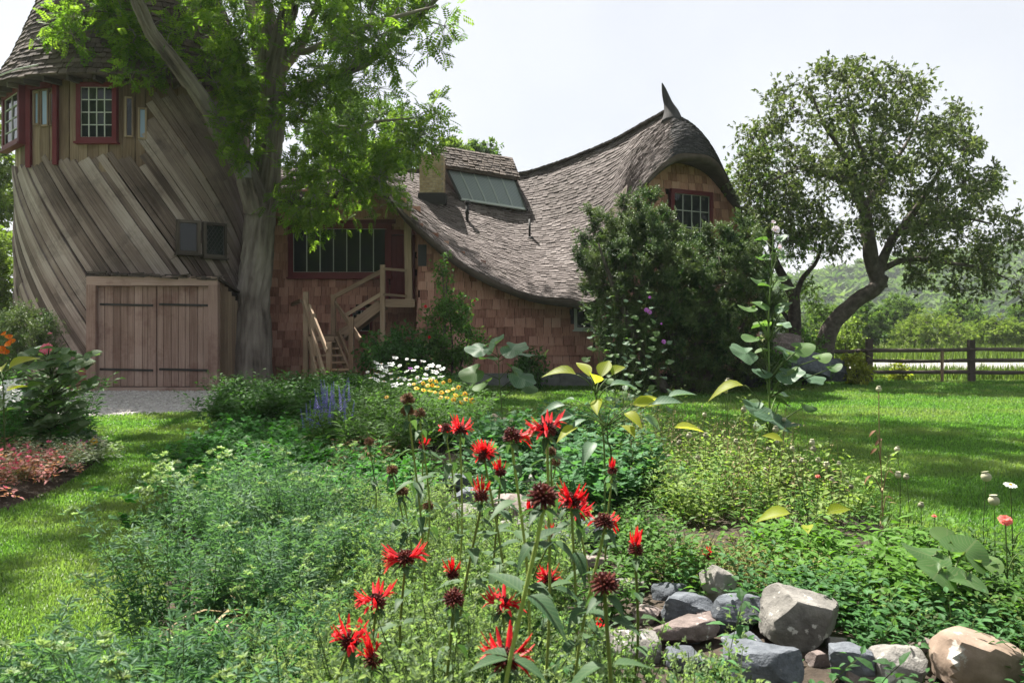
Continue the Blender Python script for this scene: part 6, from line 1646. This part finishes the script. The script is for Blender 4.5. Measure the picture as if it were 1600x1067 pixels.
for k, (px, py, dia, D) in enumerate(SEEDS):
    b = P(px + rng.uniform(-6, 6), HY + (H - .08) * F / D, D); root = thing('seed_head', b, None, 'plant', 'bare stalks with pale globe seed heads', False)
    root['label'] = ('pale globe seed head over the sunlit weeds, %s from the left of the bare stalks' if px < 1380 else 'pale globe seed head by the shaded lawn, %s from the left of the stalks') % ORD[sorted(q_[0] for q_ in SEEDS).index(px)]
    t_ = P(px, py, D) - b; pts = catmull([np.zeros(3), t_ * .5 + [rng.uniform(-.03, .03), 0, 0], t_], 8)
    link('stem', stem_mesh('seed_stem', pts, .0035, .0022, None, 5), root); put('pod', POD, root, t_, (rng.normal(0, .1), rng.normal(0, .1), 1), (0, -1, 0), dia / F * D / 2)
# odd single flowers on the right edge
tall_plant('zinnia', 'coral zinnia in full flower before the shaded lawn', 'flower', 1576, 4.0, [(1574, 900, 0), (1571, 815, 0)], [(1560, 880, 0, .06, OVL, .2), (1590, 865, 0, .06, OVL, .2), (1562, 930, 0, .07, OVL, .1), (1592, 940, 0, .07, OVL, .2)], [(1571, 812, ZIN, 1.0, (-.2, -.6, .8))], .004, .003)
tall_plant('strawflower', 'large white papery flower head above the coral zinnia', 'flower', 1584, 4.2, [(1582, 850, 0), (1579, 760, 0)], [(1570, 850, 0, .05, OVL, .3), (1596, 830, 0, .05, OVL, .3)], [(1579, 757, DAISY, .95, (0, -.3, 1))], .004, .003)
tall_plant('zinnia', 'closed reddish zinnia bud on a bare stalk before the shaded lawn', 'flower', 1462, 4.8, [(1461, 860, 0), (1460, 808, 0)], [(1470, 870, 0, .06, OVL, .2)], [(1460, 806, ZIN, .45, (0, -.2, 1))], .003, .0025)
tall_plant('zinnia', 'half-open coral bud among the sunlit weeds', 'flower', 1277, 6, [(1278, 780, 0), (1278, 746, 0)], [(1270, 770, 0, .05, OVL, .2)], [(1278, 744, ZIN, .6, (0, -.4, 1))], .003, .0025)
DRYL = [leaf_mesh('dry_leaf', leaf_T(3, .4, .4, .3, .5), M['g_brown'])]
tall_plant('dry_stalk', 'tall dried brown stalk with a flat top and withered leaves before the sunlit lawn', 'plant', 1380, 5.6, [(1378, 760, 0), (1374, 680, 0), (1373, 612, 0)], [(1368, 672, 0, .06, DRYL, -.5), (1378, 685, 0, .07, DRYL, -.6), (1370, 700, 0, .06, DRYL, -.6), (1362, 742, 0, .08, DRYL, -.5), (1388, 735, 0, .07, DRYL, -.3), (1385, 775, 0, .08, DRYL, -.2)], [(1373, 608, POD, .02, (0, 0, 1))], .004, .003, stem_m=M['g_dry'])
tall_plant('burdock_plant', 'broad rounded light green leaves in the near right corner of the bed', 'plant', 1490, 3.9, [(1488, 910, 0), (1486, 885, 0)], [(1455, 868, 0, .24, BIGL, .2), (1505, 866, .1, .26, BIGL, .2), (1480, 848, .2, .2, BIGL, .3), (1510, 905, -.2, .2, BIGL, -.2), (1465, 895, -.2, .2, BIGL, -.1), (1535, 880, .1, .18, BIGL, 0)], r0=.008, r1=.005, ls=1.0)
tall_plant('lime_seedling', 'small plant with yellowish leaves among the sunlit weeds', 'plant', 1262, 4.9, [(1262, 815, 0), (1262, 803, 0)], [(1238, 802, 0, .15, LIML, .1), (1290, 803, 0, .12, LIML, .5), (1262, 820, -.1, .1, LIML, 0), (1225, 690, 0, .1, LIML, .4)], r0=.004, r1=.003, ls=1.4)

def flower_clump(name, label, cat, pts, stem_h, fm, sc, facing, nst=0, group=None, leafm=None, foliage=True, face_var=.3, hstem=.003, lsize=(.05, .09)):
    """one clump: its stems are one mesh, its leaves another, each flower a part"""
    W = np.array([P(*q) for q in pts]); b = np.array([W[:, 0].mean(), W[:, 1].mean(), .08])
    root = thing(name, b, label, cat, group, False)
    paths = []
    for w in W:
        f0 = np.array([w[0] + rng.normal(0, .06), w[1] + rng.normal(0, .08), .08]); paths.append(catmull([f0 - b, (f0 + w) / 2 - b + rng.normal(0, .02, 3), w - b], 6))
    mb = MB(); V, Q = tubes(np.array(paths), hstem, hstem * .6, 4); mb.add(V, Q, 0, .5); mb.build('stem', M['g_stem'], root)
    if foliage:
        mb = MB(); n = len(paths) * 26; pa = np.array(paths); i = rng.integers(0, len(pa), n); t = rng.random(n) ** .8 * 4.6; k = np.minimum(t.astype(int), 4); fr = (t - k)[:, None]
        pos = pa[i, k] * (1 - fr) + pa[i, k + 1] * fr + rng.normal(0, .03, (n, 3)); a = rng.random(n) * 6.28
        scatter(mb, L_OV, pos, np.stack([np.cos(a), np.sin(a), rng.normal(.3, .3, n)], -1), np.array([0, 0, 1.]) + rng.normal(0, .3, (n, 3)), rng.uniform(lsize[0], lsize[1], n))
        mb.build('foliage', leafm or M['g_mid'], root)
    for w in W:
        put('flower', fm[rng.integers(len(fm))], root, w - b, np.array(facing) + rng.normal(0, face_var, 3), (0.1, 1, .2), sc * rng.uniform(.8, 1.2))
    return root
def spread_pts(poly, n, D0, D1, lo=0):
    q = sample_poly(poly, n * 3); keep = []
    for p in q:
        if all(np.hypot(*(p - k)) > lo for k in keep): keep.append(p)
        if len(keep) >= n: break
    ys = np.array(keep)[:, 1]; y0, y1 = min(y for _, y in poly), max(y for _, y in poly)
    return [(x, y, D1 + (D0 - D1) * (y - y0) / (y1 - y0) + rng.uniform(-.2, .2)) for x, y in keep]
m_ = MB(); r_ = np.random.default_rng(3)
for k in range(9):
    a = k * 2.4; q = .05 * math.sqrt(k / 9); D_ = T_UMB
    c = np.array([q * math.cos(a), .012 * r_.random(), q * math.sin(a)])
    for j in range(5):
        b = j * 1.257; x = np.array([math.cos(b), .15, math.sin(b)]) * .016; z = np.array([-math.sin(b), 0, math.cos(b)]) * .007
        m_.add([c, c + x * .6 + z, c + x, c + x * .6 - z], [[0, 1, 2, 3]], 0, r_.random())
PHLOX = m_.mesh('phlox_head', M['g_white'])
flower_clump('white_phlox', 'clump of white phlox heads flowering in front of the staircase', 'flower', spread_pts([(568, 585), (590, 562), (640, 556), (690, 568), (700, 590), (650, 600), (600, 605)], 46, 12.2, 14, 7), .9, [PHLOX, DAISY], 1.15, (0, -.5, 1))
flower_clump('mauve_phlox', 'single mauve flower head standing among the white phlox', 'flower', [(641, 577, 12.6)], .9, [cup_mesh('mauve_flower', .05, M['g_purple'], M['g_white'])], .9, (0, -.6, 1), foliage=False)
flower_clump('black_eyed_susan', 'clump of golden black-eyed flowers beside the white phlox', 'flower', spread_pts([(640, 600), (680, 588), (710, 592), (725, 612), (738, 626), (715, 630), (660, 612)], 46, 10.8, 12.4, 7), .8, [SUSAN], 1.15, (0, -.8, .8))
flower_clump('black_eyed_susan', 'single golden flower apart from the clump, low in the greenery by the brown seed heads', 'flower', [(604, 620, 9.8)], .8, [SUSAN], 1.1, (0, -.8, .8))
m_ = MB()
for k in range(60):
    t = k / 60; a = k * 2.4; d = np.array([math.cos(a), .35, math.sin(a)]) * .016 * (1.15 - t); c = np.array([0, t * .16, 0]); z = np.array([-math.sin(a), 0, math.cos(a)]) * .006
    m_.add([c, c + d * .6 + z, c + d, c + d * .6 - z], [[0, 1, 2, 3]], 0, r_.random())
SPIKE = m_.mesh('flower_spike', M['g_blue_fl'])
flower_clump('blue_salvia', 'clump of violet-blue salvia spikes in the middle of the bed', 'flower', spread_pts([(474, 676), (480, 636), (505, 618), (548, 626), (556, 655), (520, 676)], 30, 9.4, 10, 5), .6, [SPIKE], 1.6, (0, -.1, 1), face_var=.12)
flower_clump('pink_geranium', 'single pink geranium flower over the low green leaves', 'flower', [(315, 748, 7.6)], .3, [PETU], .75, (0, -.6, .8), foliage=False)
flower_clump('petunia', 'clump of magenta petunias at the corner of the left bed', 'flower', spread_pts([(112, 700), (125, 690), (150, 698), (155, 712), (135, 718)], 16, 9.3, 9.7, 5), .3, [PETU], 1.0, (0, -.8, .6))
flower_clump('marigold', 'single yellow marigold above the magenta petunias', 'flower', [(147, 689, 9.5)], .4, [SUSAN], 1.2, (0, -.8, .8))
flower_clump('daylily', 'orange daylilies before the dark hedge by the tower', 'flower', [(8, 524, 10.5), (14, 530, 10.6), (4, 548, 10.4), (16, 540, 10.4), (10, 553, 10.5), (20, 536, 10.6)], 1.4, [cup_mesh('daylily_flower', .06, M['g_orange'], M['g_yellow'], depth=.8)], .85, (0, -.7, .6), leafm=M['g_mid'])
flower_clump('white_phlox', 'white phlox heads beside the tall pink-flowered bush', 'flower', spread_pts([(2, 598), (28, 592), (36, 610), (15, 640), (2, 640)], 16, 9, 9.4, 7), 1.0, [PHLOX], 1.2, (0, -.6, .8), leafm=M['g_ger'])
flower_clump('herb_flowers', 'lilac-white bergamot flowers over the feathery herbs', 'flower', spread_pts([(345, 785), (375, 778), (388, 800), (420, 805), (418, 812), (360, 815)], 12, 5, 5.3, 6), .6, [PHLOX], .6, (0, -.3, 1), foliage=False)
# the tall bush with pink dahlias
ll = []
for k in range(150):
    x, y = sample_poly([(20, 590), (45, 545), (75, 540), (105, 548), (150, 552), (152, 580), (135, 620), (132, 690), (20, 690)], 1)[0]
    ll.append((x, y, rng.uniform(-.7, .5), rng.uniform(.12, .24), BIGL if rng.random() < .93 else BIGB, rng.uniform(-.5, .3)))
tall_plant('dahlia_bush', 'tall leafy bush with a ruffled pink dahlia bloom on top beside the gravel drive', 'bush', 85, 10.2, [(85, 640, 0), (80, 590, 0), (74, 552, 0)], ll, [(72, 545, DAH, .95, (0, -.9, .5)), (78, 521, DAH, .3, (0, -.3, 1))], .014, .006, ls=1.05)
tall_plant('sunflower_plant', 'upright lime-leaved stalk at the edge of the left bed beside white phlox', 'plant', 8, 8.6, [(6, 640, 0), (4, 590, 0)], [(12, 578, 0, .2, LIML, .9), (2, 582, .1, .2, LIML, .6), (8, 612, 0, .18, LIML, .3), (2, 630, 0, .15, BIGL, 0), (14, 640, .1, .15, BIGL, 0)], r0=.01, r1=.005, ls=1.5)

# strap leaves arching by the salvia
def strap_clump(px, py, D, n, L, label, m):
    b = P(px, py, D); b[2] = .08; root = thing('strap_leaf_plant', b, label, 'plant', None, False)
    for k in range(n):
        a = rng.uniform(0, 6.28); l = L * rng.uniform(.6, 1.1); t = np.linspace(0, 1, 8)
        out = np.array([math.cos(a), math.sin(a)]); r = l * .75 * t ** 1.2; z = l * (1.5 * t - 1.25 * t * t)
        c = np.column_stack([out[0] * r, out[1] * r, z]); side = np.array([-out[1], out[0], 0]); w = .008 * np.sin(np.pi * np.clip(t * .9 + .1, 0, 1))[:, None] + .001
        V = np.stack([c - side * w, c + [0, 0, -.003], c + side * w], 1).reshape(-1, 3)
        mb = MB(); mb.add(V, [[3 * i + j, 3 * i + j + 1, 3 * i + j + 4, 3 * i + j + 3] for i in range(7) for j in (0, 1)], 0, rng.random(), None, True); mb.build('leaf', m, root)
strap_clump(448, 770, 8.6, 26, .75, 'arching straw-green strap leaves below the violet-blue salvia', M['g_weed'])
strap_clump(415, 1040, 3.6, 14, .8, 'long thin straw-coloured blades arching through the near herbs', M['g_dry'])

# shrubs near the house
def shrub(name, label, px, pyt, pyb, D, hw, m, T=L_OV, lsz=.11, n=40, cat='bush', ln=70, cr=.34, flowers=None, up=.6):
    x = PX(px, D); zt_ = H - (pyt - HY) / F * D; zb = max(.05, H - (pyb - HY) / F * D); r = hw / F * D
    root = thing(name, (x, D, 0), label, cat)
    u = rand_unit(n) * rng.uniform(.3, 1, (n, 1)) ** .5; c = u * [r * .9, r * .8, (zt_ - zb) / 2 * .9] + [x, D, (zt_ + zb) / 2]
    limbs = [(np.array([[x, D, -.03], [x + .03, D, zb + (zt_ - zb) * .3], [x - .03, D, zb + (zt_ - zb) * .75]]), [.035, .025, .008]), (np.array([[x + .05, D, -.03], [x + r * .4, D - .1, zb + (zt_ - zb) * .3], [x + r * .6, D - .1, zb + (zt_ - zb) * .6]]), [.025, .018, .006])]
    skeleton_tree(root, limbs, thin(c, .12), T, lsz, m, M['bark'], twig_r=.005, sub=4, leaf_n=ln, spread=.35, clump_r=cr, droop=.1, updir=up, trunk_seg=6)
    for (fx, fy, me, sc) in (flowers or []): o = put('flower', me, root, P(fx, fy, D - r * .7) - np.array([x, D, 0]), (0, -1, .3), (0, 0, 1), sc); o.matrix_parent_inverse = Matrix()
    return root
RED = daisy_mesh('rose', 9, .03, .02, M['g_red'], M['g_red'], .012, 3, .5)
shrub('rose_bush', 'climbing rose bush with a few red blooms against the house wall', 705, 462, 590, 19.8, 52, M['g_mid'], n=60, flowers=[(665, 479, RED, 1.3), (671, 527, RED, 1.4), (742, 470, RED, .8)])
shrub('climbing_vine', 'thin vine shooting up from the rose bush towards the eave', 692, 392, 500, 20.4, 13, M['g_mid'], lsz=.1, n=22, cat='plant', ln=30, cr=.16, up=1.5)
shrub('bush', 'dense green bush under the porch deck beside the stairs', 625, 515, 600, 19.2, 66, M['g_dark'], n=60)
shrub('bush', 'low dark bush against the eave wall behind the sunflower plant', 828, 552, 606, 21, 26, M['g_dark'], n=22)
shrub('dark_hedge', 'dark clipped hedge at the foot of the tower', 25, 478, 600, 17, 62, M['yew'], n=70, T=spray_T(9, 3), lsz=.13, ln=90, cat='hedge')
shrub('hosta', 'yellow-green leafy clump beside the corner post of the fence', 1338, 560, 600, 23, 24, M['g_lime'], lsz=.14, n=26, cr=.25, ln=50)
shrub('fern', 'yellowish fern clump by the first fence post behind the rail', 1405, 572, 592, 24.9, 18, M['g_lime'], lsz=.12, n=14, cr=.2, ln=40, cat='plant')
shrub('bush', 'leafy bush at the foot of the leaning apple trunk', 1255, 520, 600, 22.6, 38, M['g_mid'], n=40)
shrub('bush', 'low bush between the yew and the apple tree', 1205, 545, 612, 20.6, 24, M['g_mid'], n=26)
shrub('bush', 'pale scrubby bush behind the fence beside the leaning apple trunk', 1320, 500, 570, 30, 36, M['g_weed'], n=40, lsz=.14)
bx = thing('lamp_box', P(386, 275, 21.9), 'small grey tin box fixed in the crotch of the locust trunk', 'lamp', None)
mb = MB(); pA, pB = P(386, 278, 21.45), P(384, 256, 21.45); add_beam(mb, pA, pB, .2, .16, up=(0, 1, 0)); mb.build('body', plain('grey_tin', (.2, .2, .19), .5, .4), bx)
mb = MB(); add_beam(mb, pB - [0, .02, 0], pB + [0, -.02, .04], .26, .22, up=(0, 1, 0)); mb.build('lid', M['iron'], bx)
# ------------------------------------------------------------------ grass
M['grass'] = gleaf('grass_blade', (.095, .205, .04), .5, k=.4, rough=.45, spec=.3, patch=((.18, .24, .085), .5))
def gr_pts(n, Dmin, Dmax, pxa, pxb, pw_=1.0):
    D = Dmin * (Dmax / Dmin) ** (rng.random(n) ** pw_); px = rng.uniform(pxa, pxb, n)
    return np.column_stack([(px - 800) / F * D, D])
q = np.vstack([gr_pts(150000, 3.4, 16.5, -30, 460), gr_pts(230000, 5, 27, 730, 1640, .8), gr_pts(90000, 4.5, 27, 1640, 2500, .8), gr_pts(30000, 3.4, 14, -700, -30)])
ok = ~in_poly(q[:, 0], q[:, 1], BEDS) & ~in_poly(q[:, 0], q[:, 1], LBEDS) & ~in_poly(q[:, 0], q[:, 1], GRAVEL) & ~((q[:, 1] > 22.4) & (q[:, 0] < 2.3)) & ~((q[:, 1] > 24.0) & (q[:, 0] < 8))
q = q[ok]; n = len(q)
mb = MB(); dist = q[:, 1]
hgt = rng.uniform(.028, .06, n) * (1 + .4 * vnoise(np.column_stack([q, q[:, 0] * 0]), .8)) * np.clip(dist / 12, .9, 1.3)
a = rng.random(n) * 6.28; ln_ = rng.uniform(.1, .75, n); wd = .0022 + .00034 * dist
side = np.column_stack([-np.sin(a), np.cos(a), np.zeros(n)]); out = np.column_stack([np.cos(a), np.sin(a), np.zeros(n)])
b = np.column_stack([q, np.full(n, .0)])
m1 = b + out * (hgt * ln_ * .35)[:, None] + np.array([0, 0, 1.]) * (hgt * .6)[:, None]; tp = b + out * (hgt * ln_)[:, None] + np.array([0, 0, 1.]) * (hgt * (1 - .25 * ln_))[:, None]
V = np.stack([b - side * wd[:, None], b + side * wd[:, None], m1 + side * (wd * .8)[:, None], m1 - side * (wd * .8)[:, None], tp], 1)
o_ = (np.arange(n) * 5)[:, None]
mb.add(V.reshape(-1, 3), [np.array([[0, 1, 2, 3]]) + o_, np.array([[3, 2, 4]]) + o_], 0, np.repeat(rng.random(n), 5))
tag(mb.build('grass', M['grass']), 'short green grass blades of the lawn', 'grass', None, 'stuff')
# taller meadow grass along the fence and beyond the lane
mb = MB(); n = 26000
x = rng.uniform(9, 40, n); y = 25.0 + 7 * rng.random(n) ** 1.5; sel = rng.random(n) < .5; y[sel] = rng.uniform(38.5, 60, sel.sum()); x[sel] *= 1.6
b = np.column_stack([x, y, np.zeros(n)]); h_ = rng.uniform(.15, .5, n) * np.where(y > 38, 1.6, .8); a = rng.random(n) * 6.28
side = np.column_stack([-np.sin(a), np.cos(a), np.zeros(n)]) * .02 * np.where(y > 38, 2, 1)[:, None]; tp = b + np.column_stack([np.cos(a) * .3 * h_, np.sin(a) * .3 * h_, h_])
V = np.stack([b - side, b + side, tp], 1); mb.add(V.reshape(-1, 3), np.arange(n * 3).reshape(-1, 3), 0, np.repeat(rng.random(n), 3))
tag(mb.build('meadow_grass', gleaf('meadow_blade', (.085, .13, .03), .35)), 'rough yellow-green meadow grass beyond the fence', 'grass', None, 'stuff')
# the wood behind the garden, seen mirrored in the window panes
mb = MB(); n = 330
b = np.column_stack([rng.uniform(-44, -7, n), rng.uniform(-27, -16, n), np.zeros(n)]); b[:, 2] = rng.random(n) * np.interp(b[:, 0], [-30, -16, -7], [16, 8, 4])
bl = cluster_T(L_DIA, 40, 1.0, 9, .9)
scatter(mb, (bl[0] * [1.6, 1, 1.6], bl[1], bl[2]), b, np.tile([0, 0, 1.], (n, 1)) + rng.normal(0, .3, (n, 3)), rand_unit(n), rng.uniform(3, 6, n))
tag(mb.build('woods', M['farleaf']), 'edge of a wood standing behind the garden', 'woods', None, 'stuff')

# ------------------------------------------------------------------ summer haze
bm = bmesh.new(); bmesh.ops.create_cube(bm, size=1)
me = bpy.data.meshes.new('haze'); bm.to_mesh(me); bm.free()
hz = link('haze', me); hz.scale = (1800, 1750, 101.5); hz.location = (0, 525, 48)
m = bpy.data.materials.new('haze_air'); m.use_nodes = True; nt = m.node_tree; nt.nodes.remove(nt.nodes['Principled BSDF'])
pv = nt.nodes.new('ShaderNodeVolumePrincipled'); pv.inputs['Color'].default_value = (.86, .92, 1, 1); pv.inputs['Density'].default_value = .00032; pv.inputs['Anisotropy'].default_value = .2
nt.links.new(pv.outputs[0], nt.nodes['Material Output'].inputs['Volume'])
me.materials.append(m); tag(hz, 'thin pale summer haze in the air', 'haze', None, 'stuff')
